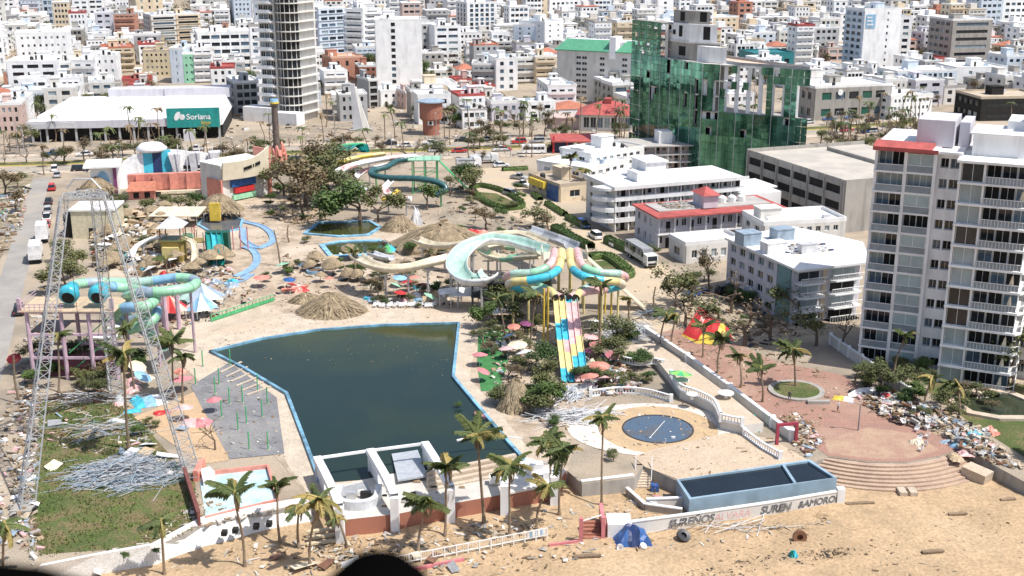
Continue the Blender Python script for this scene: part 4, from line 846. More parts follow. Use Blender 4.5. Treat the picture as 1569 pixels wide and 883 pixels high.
# ================================================================ the water park
def flume(root, pts, r, cols, n=6, per=4, closed=True, name='tube_segment', posts=(), postm=None, wide=1., th=.09, liner=None):
    path = spline(pts, n)
    if closed: prof = [(r*math.cos(t), r*math.sin(t)) for t in [2*math.pi*k/12 for k in range(12)]]
    else:
        A = [math.pi+math.pi*k/8 for k in range(9)]; prof = [(wide*r*math.cos(t), r*math.sin(t)+r*.5) for t in A]+[(wide*(r+th)*math.cos(t), (r+th)*math.sin(t)+r*.5) for t in A[::-1]]
    i = 0; k = 0
    while i < len(path)-1:
        j = min(i+per, len(path)-1); b = MB(); seg = path[i:j+1]
        # keep the cross-section continuous with the neighbours
        sub = MB(); sub.sweep(path, prof, closed=True); m = len(prof); keep = range(i*m, (j+1)*m); b.v = sub.v[i*m:(j+1)*m]
        b.f = [tuple(q-i*m for q in f) for f in sub.f if i*m <= min(f) and max(f) < (j+1)*m]; b.m = [0]*len(b.f)
        if closed:
            d = (seg[-1]-seg[-2]).normalized(); b.tube([seg[-1]-d*.1, seg[-1]+d*.1], r*1.1, 12, 0, cap=False)
        if liner:
            for fi, f in enumerate(b.f): b.m[fi] = 1 if min(q % m for q in f) < 8 and max(q % m for q in f) <= 8 else 0
        b.build(name, [paint(cols[k % len(cols)], .3)]+([paint(liner, .3)] if liner else []), root, smooth=True); i = j; k += 1
    for f in posts:
        p = path[int(f*(len(path)-1))]; g = MB().tube([(p.x, p.y, -.2), (p.x, p.y, p.z-r*.9)], .22, 6); g.beam((p.x-1.0, p.y, p.z-r*1.1), (p.x+1.0, p.y, p.z-r*1.1), .2); g.build('support_post', [postm or steel], root)
    return path
PV = lambda *q: [V(u, v, Y) for u, v, Y in q]
# ---- tripod lattice tower
def lattice_leg(b, a, c, w0, w1, n):
    a = Vector(a); c = Vector(c); d = (c-a).normalized(); x = d.cross(Vector((0, 1, 0))).normalized(); y = x.cross(d); rail = []
    for k in range(3):
        t = 2*math.pi*k/3+.5; q = x*math.cos(t)+y*math.sin(t); rail.append([a.lerp(c, i/n)+q*((w0+(w1-w0)*i/n)/2) for i in range(n+1)])
    for q in rail: b[0].beam(q[0], q[-1], .12)
    for k in range(3):
        A, B = rail[k], rail[(k+1) % 3]
        for i in range(n): b[1].beam(A[i] if i % 2 else B[i], B[i+1] if i % 2 else A[i+1], .06); b[1].beam(A[i], B[i], .05)
bases = [G(37, 782), G(292, 724), G(176, 608)]; top = Vector((-50.6, 140, 33.2)); tr = E('ride_tower', 'three legged silver lattice ride tower standing over the lawn', 'tower', bases[0])
inv = -Vector(bases[0]); tops = [V(97, 303, 138.5), V(163, 302, 138.8), V(143, 296, 143)]
for q, t in zip(bases, tops):
    b = (MB(), MB()); lattice_leg(b, Vector(q)+inv, t+inv, 2.3, 1.2, 34); b[0].build('leg', [steel], tr); b[1].build('leg_bracing', [steel], tr, kind='stuff')
    o = q+inv; MB().box(o.x-1.2, o.y-1.2, -.1, o.x+1.2, o.y+1.2, .5).build('footing', [concrete], tr)
for i in range(3):
    b = (MB(), MB()); lattice_leg(b, tops[i]+inv, tops[(i+1) % 3]+inv, 1.0, 1.0, 5); b[0].build('top_beam', [steel], tr); b[1].build('top_bracing', [steel], tr, kind='stuff')
c = (tops[0]+tops[1])/2+inv; MB().tube([c+Vector((-2, 0, 1)), c+Vector((-1, 0, 2.2)), c+Vector((1, 0, 2.2)), c+Vector((2, 0, 1))], .12, 5).build('hoop', [steel], tr)
for t in (tops[0], tops[1]):      # slack cables
    s = t+inv; e = Vector(bases[2])+inv+Vector((0, -10, 4)); MB().tube(spline([s, s.lerp(e, .5)+Vector((0, 0, -3)), e], 6), .03, 4).build('cable', [black], tr)
# ---- pink slide tower with green and blue tubes
P0 = G(51, 584); pt = E('pink_slide_tower', 'pink steel slide tower with plank platform and two blue tube mouths', 'slide tower', (0, 0, 0)); pkm = paint('lilacp'); zt = 10.6
xa = V(32, 478, 166).x; xb = V(172, 474, 166).x; ya, yb = 166, 173
for i, x in enumerate([xa+.6, xa+(xb-xa)*.42, xa+(xb-xa)*.72, xb-.3]):
    for y in (ya+.4, yb-.4): MB().tube([(x, y, -.2), (x, y, zt)], .32, 8).build('column', [pkm], pt)
for z in (3.4, 7.0, zt-.2):
    for y in (ya+.4, yb-.4): MB().beam((xa+.3, y, z), (xb, y, z), .28, .36).build('beam', [pkm], pt)
for x in (xa+.6, xb-.3):
    for z in (3.4, 7.0): MB().beam((x, ya+.7, z), (x, yb-.7, z), .24, .3).build('beam', [pkm], pt)
for s_, e_ in (((xa+(xb-xa)*.45, 1), (xb-.5, 6.8)), ((xa+(xb-xa)*.45, 4), (xb-.6, 9.8))): MB().beam((s_[0], ya+.9, s_[1]), (e_[0], ya+.9, e_[1]), .16).build('brace', [paint('green')], pt)
for i in range(16): x = xa-.4+(xb-xa+.8)*i/16; MB().box(x, ya-.3, zt+.01, x+(xb-xa+.8)/16-.03, yb, zt+.14).build('plank', [M('tan_planks', (.52, .40, .28), .8, .15, 1)], pt)
for i in range(9): x = xa-.2+i*.75; MB().box(x, ya-.2, zt+.15, x+.07, ya-.13, zt+1.2).build('railing_post', [pkm], pt)
for z in (.7, 1.15): MB().beam((xa-.3, ya-.16, zt+z), (xa+6.3, ya-.16, zt+z), .08).build('rail', [pkm], pt); MB().beam((xa-.3, ya-.1, zt+z), (xa-.3, yb-.2, zt+z), .08).build('rail', [pkm], pt)
for x in (xa-.2, xb-.1): MB().box(x-.25, ya-.1, zt+.15, x+.25, ya+.4, zt+2.0).build('newel', [pkm], pt)
MB().box(xa+1, ya+2, 0, xb-1, yb-1, 2.6).build('undercroft', [M('maroon_wall', (.20, .07, .09), .8)], pt); MB().box(xa+.5, ya+1, 7.1, xa+5, yb-.5, 7.25).build('lower_deck', [paint('brown')], pt)
sl = E('tube_slide', 'pair of green and pale blue tube slides coiling from the pink tower', 'water slide', (0, 0, 0)); gcols = ['lgreen', 'lgreen', 'lblue', 'lgreen', 'bluegrey']
for u in (108, 153):
    q = V(u, 449, 168); b = MB(); 
    o = b.lathe([(1.35, 0), (1.5, .9), (1.05, 1.5), (1.0, 2.4)], n=14).build('slide_mouth', [paint('cyan', .3)], sl, loc=(q.x, q.y-1.2, q.z-.2), smooth=True); o.rotation_euler = (-1.25, 0, 0)
    MB().lathe([(.95, 0), (.95, .04)], n=14).build('dark_mouth', [dark], o, loc=(0, .25, -.05))
flume(sl, PV((108, 447, 170.5), (118, 436, 175), (155, 433, 178), (215, 433, 179), (272, 426, 179), (300, 431, 176.5), (290, 441, 172), (250, 447, 169.5), (215, 449, 170), (195, 455, 173)), .78, ['lgreen', 'lgreen', 'bluegrey', 'lgreen', 'mint', 'lblue', 'lgreen', 'bluegrey', 'lgreen'], posts=(.5,), postm=pkm)
flume(sl, PV((153, 447, 170.5), (165, 440, 175), (195, 442, 177), (228, 449, 174), (238, 460, 170), (220, 470, 167), (192, 472, 168), (176, 482, 171), (190, 493, 174), (222, 484, 174), (240, 476, 172), (232, 492, 169), (200, 505, 170)), .78, ['lgreen', 'lblue', 'lgreen', 'lgreen', 'lblue', 'bluegrey', 'lgreen'], posts=(.3,), postm=pkm)
flume(sl, PV((195, 455, 173), (185, 470, 176), (205, 495, 176), (240, 520, 172), (252, 530, 168)), .78, ['bluegrey', 'lgreen', 'mint'])
for u, v, vt in ((256, 508, 447), (275, 505, 425), (252, 500, 430)): q = G(u, v); MB().tube([(q.x, q.y, -.2), (q.x, q.y, hgt(u, vt, q))], .38, 8).build('support_post', [pkm], sl)
# ---- flumes behind the big tree with green steel tower
cs = E('flume_complex', 'cream flume and dark teal tube slide curling from a green steel tower', 'water slide', (0, 0, 0)); q = G(652, 294)
for dx in (-3, 0, 3):
    for dy in (-2.5, 2.5): MB().tube([(q.x+dx, q.y+dy, 0), (q.x+dx, q.y+dy, 8.4)], .16, 6).build('column', [paint('green')], cs)
for z in (2.8, 5.6):
    for dy in (-2.5, 2.5): MB().beam((q.x-3, q.y+dy, z), (q.x+3, q.y+dy, z), .14).build('beam', [paint('green')], cs); MB().beam((q.x-3, q.y+dy, z-2.6), (q.x+3, q.y+dy, z), .1).build('brace', [paint('green')], cs)
MB().box(q.x-4, q.y-3, 8.4, q.x+4, q.y+3, 8.6).build('platform', [paint('lgreen')], cs)
MB().hexa([(q.x+3, q.y-1, 8.4), (q.x+3, q.y+1, 8.4), (q.x+11, q.y+1, .1), (q.x+11, q.y-1, .1), (q.x+3, q.y-1, 8.6), (q.x+3, q.y+1, 8.6), (q.x+11, q.y+1, .4), (q.x+11, q.y-1, .4)]).build('stair', [paint('green')], cs)
for i in range(5): x = q.x-4+i*2; MB().box(x-.05, q.y-3, 8.6, x+.05, q.y-2.9, 9.7).build('railing_post', [paint('green')], cs)
flume(cs, PV((640, 240, 299), (608, 242, 297), (568, 248, 294), (535, 256, 290), (517, 267, 285), (521, 277, 280), (540, 286, 277), (575, 296, 275)), .95, ['white', 'lpink', 'white'], closed=False, posts=(.4, .6, .8), wide=1.2)
flume(cs, PV((648, 240, 301), (615, 249, 300), (590, 254, 298), (560, 262, 294), (548, 270, 290)), .8, ['lpink', 'white'], closed=False, posts=(.5,))
flume(cs, PV((590, 236, 306), (560, 240, 304), (530, 246, 300), (520, 252, 297)), .8, ['lyellow', 'yellow'], closed=False, posts=(.3, .7))
flume(cs, PV((632, 243, 298), (610, 246, 296), (592, 256, 292), (570, 262, 289), (572, 269, 285), (600, 273, 283), (640, 274, 282), (672, 280, 281), (683, 290, 280), (668, 298, 279)), .72, ['dteal'], posts=(.3, .55, .8), postm=paint('green'))
flume(cs, PV((600, 278, 276), (590, 292, 274), (603, 303, 272), (630, 305, 271)), .85, ['white', 'lpink'], closed=False, posts=(.2, .9))
flume(cs, PV((612, 292, 274), (600, 300, 273), (585, 306, 272)), .7, ['yellow'], closed=False)
for i in range(5): flume(cs, PV((508+i*6, 236-i, 318), (523+i*6, 224-i*.6, 322), (543+i*4, 222, 324), (555+i*2, 232, 320)), .5, ['teal', 'green'], closed=False, name='dome_rib', n=4)
# ---- big mint bowl flume and cream half pipes on steel posts
bw = E('boomerang_slide', 'wide mint green flume looping on grey posts with white outer shell', 'water slide', (0, 0, 0))
flume(bw, PV((832, 384, 204), (808, 378, 207), (785, 371, 210), (750, 368, 211.5), (722, 378, 210), (704, 395, 206), (700, 414, 202), (714, 429, 199), (738, 429, 198.5), (752, 420, 200)), 1.55, ['white'], n=6, per=6, closed=False, posts=(.15, .3, .45, .55, .7, .9), wide=1.15, liner='mint', name='flume_segment')
flume(bw, PV((826, 392, 203), (800, 394, 204), (772, 397, 206), (748, 391, 209), (742, 382, 212), (765, 378, 214), (790, 380, 214)), 1.0, ['cream', 'cream', 'lgreen'], closed=False, posts=(.2, .5), wide=1.1, name='flume_segment')
hp = E('cream_flume', 'weathered cream flumes winding low beside the thatched mound', 'water slide', (0, 0, 0))
flume(hp, PV((637, 368, 230), (660, 376, 227), (692, 377, 224), (725, 369, 222), (760, 361, 222), (800, 360, 221), (832, 372, 214)), 1.05, ['cream'], per=6, closed=False, posts=(.1, .3, .5, .7, .9), wide=1.1, name='flume_segment')
flume(hp, PV((545, 393, 214), (562, 404, 209), (590, 412, 206), (625, 411, 205.5), (655, 404, 206), (690, 396, 208)), 1.15, ['cream'], per=5, closed=False, posts=(.4, .6, .8, 1.), wide=1.1, name='flume_segment')
flume(hp, PV((568, 388, 219), (585, 394, 215), (600, 396, 213)), .8, ['white'], closed=False, name='flume_segment')
flume(hp, PV((805, 352, 232), (835, 362, 226), (862, 372, 220), (876, 378, 214)), 1.3, ['lgrey', 'grey'], closed=False, posts=(.2, .6), wide=1.2, name='flume_segment')
# ---- rainbow racing slide
rs = E('racing_slide', 'four lane pastel racing slide fed by tubes that fan out both ways', 'water slide', (0, 0, 0))
TT = [((850, 385, 198), (847, 398, 194), (838, 410, 191), (815, 418, 190), (786, 420, 191), (776, 426, 193), (792, 433, 195), (822, 438, 192), (843, 446, 188.5), (852, 457, 185.5)),
      ((860, 385, 198), (859, 400, 194), (855, 413, 191), (840, 423, 188), (810, 430, 188), (788, 432, 189), (780, 437, 191), (802, 443, 191), (837, 447, 188.5), (860, 457, 185.5))]
TT += [tuple((1733-u, v, y) for u, v, y in TT[1]), tuple((1734-u, v, y) for u, v, y in TT[0])]
CC = [['lpink', 'lpink', 'lgreen', 'mint', 'lpink', 'lpink', 'mint', 'lgreen', 'lyellow'], ['lyellow', 'lyellow', 'cyan', 'cyan', 'lyellow', 'cream', 'cyan', 'mint', 'lpink'], ['lyellow', 'lyellow', 'cyan', 'cyan', 'lyellow', 'cream', 'cyan', 'lpink', 'lpink'], ['lpink', 'lpink', 'lgreen', 'mint', 'lpink', 'lpink', 'cyan', 'mint', 'lyellow']]
for t, cc in zip(TT, CC): flume(rs, PV(*t), .68, cc, n=6, per=6, posts=(.45,), postm=paint('lyellow'))
lane = spline(PV((866, 455, 186), (868, 478, 182), (872, 515, 175.5), (877, 552, 169.5), (881, 585, 164.9)), 6); LC = [['lyellow']*6+['lyellow']*3+['cyan']*4+['lyellow']*7+['cyan']*4, ['lyellow']*8+['cyan']*5+['lpink']*3+['lyellow']*5+['cyan']*3, ['cyan']*3+['lpink']*11+['lyellow']*3+['cyan']*3+['lpink']*4, ['mint']*3+['lpink']*9+['lyellow']*4+['cyan']*4+['lpink']*4]
for k in range(4):
    off = -(k-1.5)*.98; prof = [(off-.49, .30), (off-.42, .30), (off-.4, .04), (off+.4, .04), (off+.42, .30), (off+.49, .30), (off+.49, -.06), (off-.49, -.06)]; i = 0
    full = MB().sweep(lane, prof, closed=True); m = 8
    while i < len(lane)-1:
        j = i+1
        while j < len(lane)-1 and LC[k][j] == LC[k][i]: j += 1
        b = MB(); b.v = full.v[i*m:(j+1)*m]; b.f = [tuple(q-i*m for q in f) for f in full.f if i*m <= min(f) and max(f) < (j+1)*m]; b.m = [0]*len(b.f); b.build('lane_segment', [paint(LC[k][i], .3)], rs); i = j
    q = lane[0]; o = MB().lathe([(.36, 0), (.36, .5)], n=10).build('tube_mouth', [dark], rs, loc=(q.x-off, q.y-.75, q.z+.25)); o.rotation_euler = (1.45, 0, 0)
b = MB()
for i in range(3, len(lane), 5): q = lane[i]; MB().box(q.x-1.6, q.y-.1, -.1, q.x-1.4, q.y+.1, q.z-.1).box(q.x+1.4, q.y-.1, -.1, q.x+1.6, q.y+.1, q.z-.1).box(q.x-1.6, q.y-.1, q.z-.3, q.x+1.6, q.y+.1, q.z-.1).build('trestle', [paint('teal')], rs)
q = V(866, 385, 199); MB().box(q.x-3.6, 197.5, q.z-1.5, q.x+3.6, 203, q.z-1.2).build('platform', [paint('cream')], rs)
for dx in (-3.3, -1, 1, 3.3):
    for y in (198, 202.6): MB().tube([(q.x+dx, y, 0), (q.x+dx, y, q.z-1.5)], .18, 8).build('tower_column', [paint('lyellow')], rs)
for u, v, vt in ((833, 525, 442), (839, 530, 440), (927, 480, 432), (936, 490, 430), (917, 500, 440)): g = G(u, v); MB().tube([(g.x, g.y, -.1), (g.x, g.y, hgt(u, vt, g))], .17, 8).build('yellow_column', [paint('yellow')], rs)
MB().hexa([(q.x+3.6, 199, q.z-1.5), (q.x+3.6, 202, q.z-1.5), (q.x+14, 202, .1), (q.x+14, 199, .1), (q.x+3.6, 199, q.z-1.2), (q.x+3.6, 202, q.z-1.2), (q.x+14, 202, .4), (q.x+14, 199, .4)]).build('stair', [paint('cream')], rs)
MB().box(q.x-4, 198, q.z-1.2, q.x-3.8, 203, q.z+.1).box(q.x+3.7, 198, q.z-1.2, q.x+3.9, 203, q.z+.1).build('railing', [paint('cream')], rs)
# ---- stage with white concrete ribs at the pool's foot
st = E('stage', 'white concrete stage with bent rib frames at the foot of the dark pool', 'stage', (0, 0, 0)); ribs = []
for u, v in ((522, 828), (606, 812), (691, 799), (773, 788), (849, 774)): ribs.append(G(u, v, BZ))
bk = [V(486, 706, 133), V(567, 693, 135.2), V(651, 683, 137.3), V(722, 690, 138), V(800, 690, 138)]
flo = [(G(494, 800).x, G(494, 800).y)]; fz = .16
fp = px((516, 800), (606, 790), (691, 774), (770, 760), (850, 748), (868, 722), (800, 700), (770, 716), (655, 722), (600, 728), (502, 748))
MB().prism(fp, BZ-.4, fz, 0, 1).build('floor', [brickc, M2('stage_floor', (.58, .55, .50), (.50, .47, .43), .4)], st)
for i, (f, q) in enumerate(zip(ribs, bk)):
    zt_ = 2.7 if i < 3 else 2.3; fw = Vector((f.x, f.y, 0)); bw_ = Vector((q.x, q.y, 0)); w_ = .95
    MB().beam(Vector((f.x, f.y, BZ-.2)), Vector((f.x, f.y, zt_-.3)), w_, 1.1, up=(0, 1, 0)).build('front_leg', [white], st)
    if i < 3:
        pth = [fw+Vector((0, -.1, zt_-.25)), fw.lerp(bw_, .35)+Vector((0, 0, zt_+.12)), bw_+Vector((0, 0, zt_))]
        MB().sweep(spline(pth, 4), [(-w_/2, -.35), (w_/2, -.35), (w_/2, .35), (-w_/2, .35)], closed=True).build('rib_beam', [white], st)
        MB().box(bw_.x-.3, bw_.y-.25, .05, bw_.x+.3, bw_.y+.25, zt_-.3).build('rear_post', [white], st)
        d = (fw-bw_); pan = [bw_+Vector((0, 0, .1)), bw_+d*.42+Vector((0, 0, .2)), bw_+d*.30+Vector((0, 0, 1.5)), bw_+d*.05+Vector((0, 0, 2.5)), bw_+Vector((0, 0, 2.5))]
        x = Vector((d.y, -d.x, 0)).normalized()*.12; b = MB(); n = len(pan); b.poly([p+x for p in pan]); b.poly([p-x for p in pan][::-1])
        for k in range(n): b.poly([pan[k]+x, pan[k]-x, pan[(k+1) % n]-x, pan[(k+1) % n]+x])
        b.build('curved_panel', [white], st)
    elif i == 3: MB().beam(fw+Vector((0, 0, 1.9)), fw+Vector((-.3, 3.2, 2.5)), w_, .6).build('broken_rib', [white], st)
for i in range(2): MB().beam(Vector((bk[i].x, bk[i].y, 2.75)), Vector((bk[i+1].x, bk[i+1].y, 2.75)), .28, .3).build('rear_beam', [white], st)
MB().beam(V(700, 675, 140), V(745, 666, 141), .2).beam(V(745, 666, 141), V(800, 672, 141), .12).build('fallen_rail', [white], st)
a0 = G(548, 772); bar = MB()
bar.prism(circ((a0.x, a0.y), 2.6, 2.2, 14, math.pi, 2*math.pi)+circ((a0.x, a0.y), 1.9, 1.5, 14, math.pi, 2*math.pi)[::-1], fz, fz+1.1); bar.box(a0.x-2.6, a0.y+.005, fz, a0.x-1.9, a0.y+2.6, fz+1.1).box(a0.x+1.9, a0.y+.005, fz, a0.x+2.6, a0.y+2.6, fz+1.1)
bar.build('bar_counter', [M('pale_grey_counter', (.55, .57, .60), .6)], st)
MB().box(a0.x-1.4, a0.y+.6, fz, a0.x-.3, a0.y+1.3, fz+.9).build('bar_fridge', [steel], st); MB().box(a0.x+.2, a0.y+.9, fz, a0.x+1.4, a0.y+1.5, fz+.8).build('bar_sink', [black], st)
gq = G(540, 742); MB().prism(px((512, 772), (568, 752), (560, 738), (505, 752), z=fz), fz+.004, fz+.03).build('dark_mat', [paint('grey')], st)
wl = [G(610, 742, .3), G(655, 735, .3), G(640, 690, .3), G(600, 696, .3)]; MB().hexa([(p.x, p.y, .12+.5*(i < 2)) for i, p in enumerate(wl)]+[(p.x, p.y, .35+.5*(i < 2)) for i, p in enumerate(wl)]).build('tilted_slab', [M('blue_grey_slab', (.36, .39, .43), .7)], st)
for k in range(4):
    P1 = [G(655, 752-k*5, fz), G(790, 724-k*5, fz)]; MB().beam(P1[0]+Vector((0, 0, .1+k*.16)), P1[1]+Vector((0, 0, .1+k*.16)), .62, .2+k*.32).build('step', [walkm], st)
for k in range(3):
    P1 = [G(692, 788-k*5, BZ), G(770, 776-k*5, BZ)]; MB().beam(P1[0]+Vector((0, .3*k, .15+k*.2)), P1[1]+Vector((0, .3*k, .15+k*.2)), .55, .25).build('front_step', [brickc], st)
    P1 = [G(470, 836-k*6, BZ), G(514, 830-k*6, BZ)]; MB().beam(P1[0]+Vector((0, .1*k, .15+k*.22)), P1[1]+Vector((0, .1*k, .15+k*.22)), .5, .25).build('side_step', [yellw], st)
MB().prism(px((770, 762), (848, 746), (862, 724), (800, 718)), fz+.004, fz+.25).build('side_podium', [white2], st)
for u, v, t in ((765, 742, 1.2), (812, 722, 1.6), (845, 735, 1.)): g = G(u, v, fz); MB().box(g.x-t, g.y-.5, fz+.2, g.x+t, g.y+.6, fz+1.1).build('planter', [white], st)
for i in range(26):               # thrown objects on the stage
    rg = random.Random(i); u = rg.uniform(505, 860); v = 800-(u-505)*.14-rg.uniform(8, 45); g = G(u, v, fz); s = rg.uniform(.2, .5)
    o = MB().hexa([(-s, -s*.5, 0), (s, -s*.6, 0), (s*.9, s*.5, 0), (-s*.8, s*.6, 0), (-s*.9, -s*.4, s*.5), (s*.8, -s*.5, s*.3), (s*.7, s*.4, s*.6), (-s*.9, s*.5, s*.4)]).build('stage_rubble', [rg.choice([concrete, wood, white2, black])], st, loc=(g.x, g.y, fz+.01), kind='stuff')
# ---- pool side bars (long pale strips laid across the grey deck)
for i in range(6):
    a, c = G(300+i*8+38, 572+i*7), G(350+i*9+20, 556+i*7.5); tag(MB().beam(a+Vector((0, 0, .16)), c+Vector((0, 0, .16)), .35, .1).build('pale_strip', walkm), 'pale strip lying across the grey poolside deck', 'plank', 'strips on the grey deck')
for i, (u, v) in enumerate([(311, 562), (336, 590), (300, 590), (330, 604), (353, 560), (372, 618), (378, 650), (352, 620), (402, 640), (410, 620), (395, 600), (382, 690), (411, 690), (365, 660), (340, 640)]):
    g = G(u, v); hh = 2.6; r = E('green_post', 'thin green post standing on the grey poolside deck', 'post', g, 0, 'green posts on the grey deck'); MB().tube([(0, 0, 0), (0, 0, hh)], .09, 6).build('shaft', [paint('green')], r); MB().box(-.25, -.25, .0, .25, .25, .12).build('foot', [concrete], r)
# ---- small blue edged pools and lazy river
def pool(poly, label, w=.7, z=.12, mat=None, rim=rimblue):
    r = E('pool', label, 'pool', (0, 0, 0)); q = sum(poly[i][0]*poly[(i+1) % len(poly)][1]-poly[(i+1) % len(poly)][0]*poly[i][1] for i in range(len(poly)))
    poly = poly if q < 0 else poly[::-1]; poly = poly[::-1]
    MB().poly([(x, y, z) for x, y in poly]).build('water', mat or wm, r); kerb('rim', poly, w, z+.22, rim, parent=r, z=.02)
pool(px((470, 359), (490, 343), (565, 341), (580, 350), (562, 361), (520, 363)), 'dark water pool with blue rim below the big green tree', .9)
pool(px((497, 377), (520, 373), (580, 371), (597, 378), (585, 388), (545, 392), (510, 393)), 'dark water pool with broad blue rim beside the cream flume', 1.1)
pool(px((320, 328), (370, 338), (366, 352), (330, 360), (305, 345)), 'small grey pool under the play structure', .6, mat=M('grey_pool', (.12, .13, .14), .2))
lz = M('lazy_river_blue', (.25, .42, .62), .35, .15, .5)
for k, pts in enumerate((((372, 340), (400, 347), (415, 358), (418, 370), (405, 378)), ((372, 378), (388, 385), (394, 398), (386, 412), (362, 424)), ((405, 378), (395, 380), (380, 374), (372, 362), (374, 350)), ((385, 420), (370, 430), (345, 436)))):
    pth = spline([G(u, v, .1) for u, v in pts], 6); tag(MB().sweep(pth, [(-.75, .0), (-.75, .2), (-.55, .2), (-.5, .06), (.5, .06), (.55, .2), (.75, .2), (.75, .0)], closed=True).build('water_channel', lz), ['pale blue channel looping around the far terrace', 'pale blue channel curving towards the thatched bar', 'pale blue inner channel of the ring pool', 'pale blue channel end by the green tubes'][k], 'water channel')
# ---- thatched roofs and mounds
thatch = M2('dry_thatch', (.36, .28, .18), (.26, .20, .13), 1.2, fine=.5, fs=9., bump=1.0)
def mound(u, v, rx, ry, h, label, walls=True, name='thatched_hut', cat='hut', seed=0, group=None):
    c = G(u, v); r = E(name, label, cat, c, 0, group); rg = random.Random(seed); b = MB(); n = 28
    prof = [(1, 0), (.93, .13), (.72, .42), (.45, .75), (.2, .95), (.04, 1)]
    for i, (q, z) in enumerate(prof):
        for j in range(n): a = 2*math.pi*j/n; jj = 1+rg.uniform(-.13, .13); b.v.append((rx*q*jj*math.cos(a), ry*q*jj*math.sin(a), (1.9 if walls else .02)+h*z*(1+rg.uniform(-.14, .1))))
    for i in range(len(prof)-1):
        for j in range(n): a = i*n+j; e = i*n+(j+1) % n; b.f.append((a, e, e+n, a+n)); b.m.append(0)
    b.build('thatch', [thatch], r)
    f = MB()                              # loose strands
    for i in range(1100):
        a = rg.uniform(0, 6.28); t = rg.uniform(.1, 1); k = max(0, 1-t); z = (1.9 if walls else .05)+h*(1-t**1.5); p = Vector((rx*t*math.cos(a), ry*t*math.sin(a), z)); d = Vector((rx*math.cos(a+rg.uniform(-.4, .4)), ry*math.sin(a), -h*1.2)).normalized(); L = rg.uniform(.5, 2.0); s = Vector((-d.y, d.x, 0)).normalized()*rg.uniform(.03, .13)
        f.poly([p-s, p+s, p+d*L+s*.4+Vector((0, 0, .3)), p+d*L-s*.4+Vector((0, 0, .3))], rg.randrange(2))
    f.build('loose_strands', [thatch, M('pale_straw', (.42, .34, .22), .9, .3, 2)], r, kind='stuff')
    if walls:
        for j in range(8): a = j*math.pi/4; x, y = .82*rx*math.cos(a), .82*ry*math.sin(a); MB().tube([(x, y, 0), (x, y, 2.2)], .14, 6).build('post', [wood], r)
    return r
mound(675, 378, 11, 7.5, 4.8, 'large collapsed thatched mound beside the red tarpaulin', False, 'thatched_mound', 'mound', 1)
mound(612, 352, 4.2, 3.2, 3.2, 'smaller thatched heap under the green tree edge', False, 'thatched_mound', 'mound', 8)
mound(508, 478, 6.0, 4.6, 3.3, 'thatched mound at the head of the dark pool', False, 'thatched_mound', 'mound', 2)
r = mound(337, 334, 5.6, 4, 3.6, 'thatched hut with a yellow slide end in front', True, seed=3); MB().box(-.9, -5.5, .6, 1.4, -4.6, 4.6).build('yellow_slide_end', [paint('yellow')], r)
mound(150, 302, 4.4, 3.4, 3.0, 'small thatched hut beside the white and blue entrance building', True, seed=4)
mound(790, 625, 2.6, 2.6, 4.2, 'drooping thatched parasol on the green turf edge', False, 'thatched_parasol', 'parasol', 5)
mound(470, 462, 3.0, 2.0, 1.6, 'low orange edged thatch heap next to the pool mound', False, 'thatched_mound', 'mound', 6)
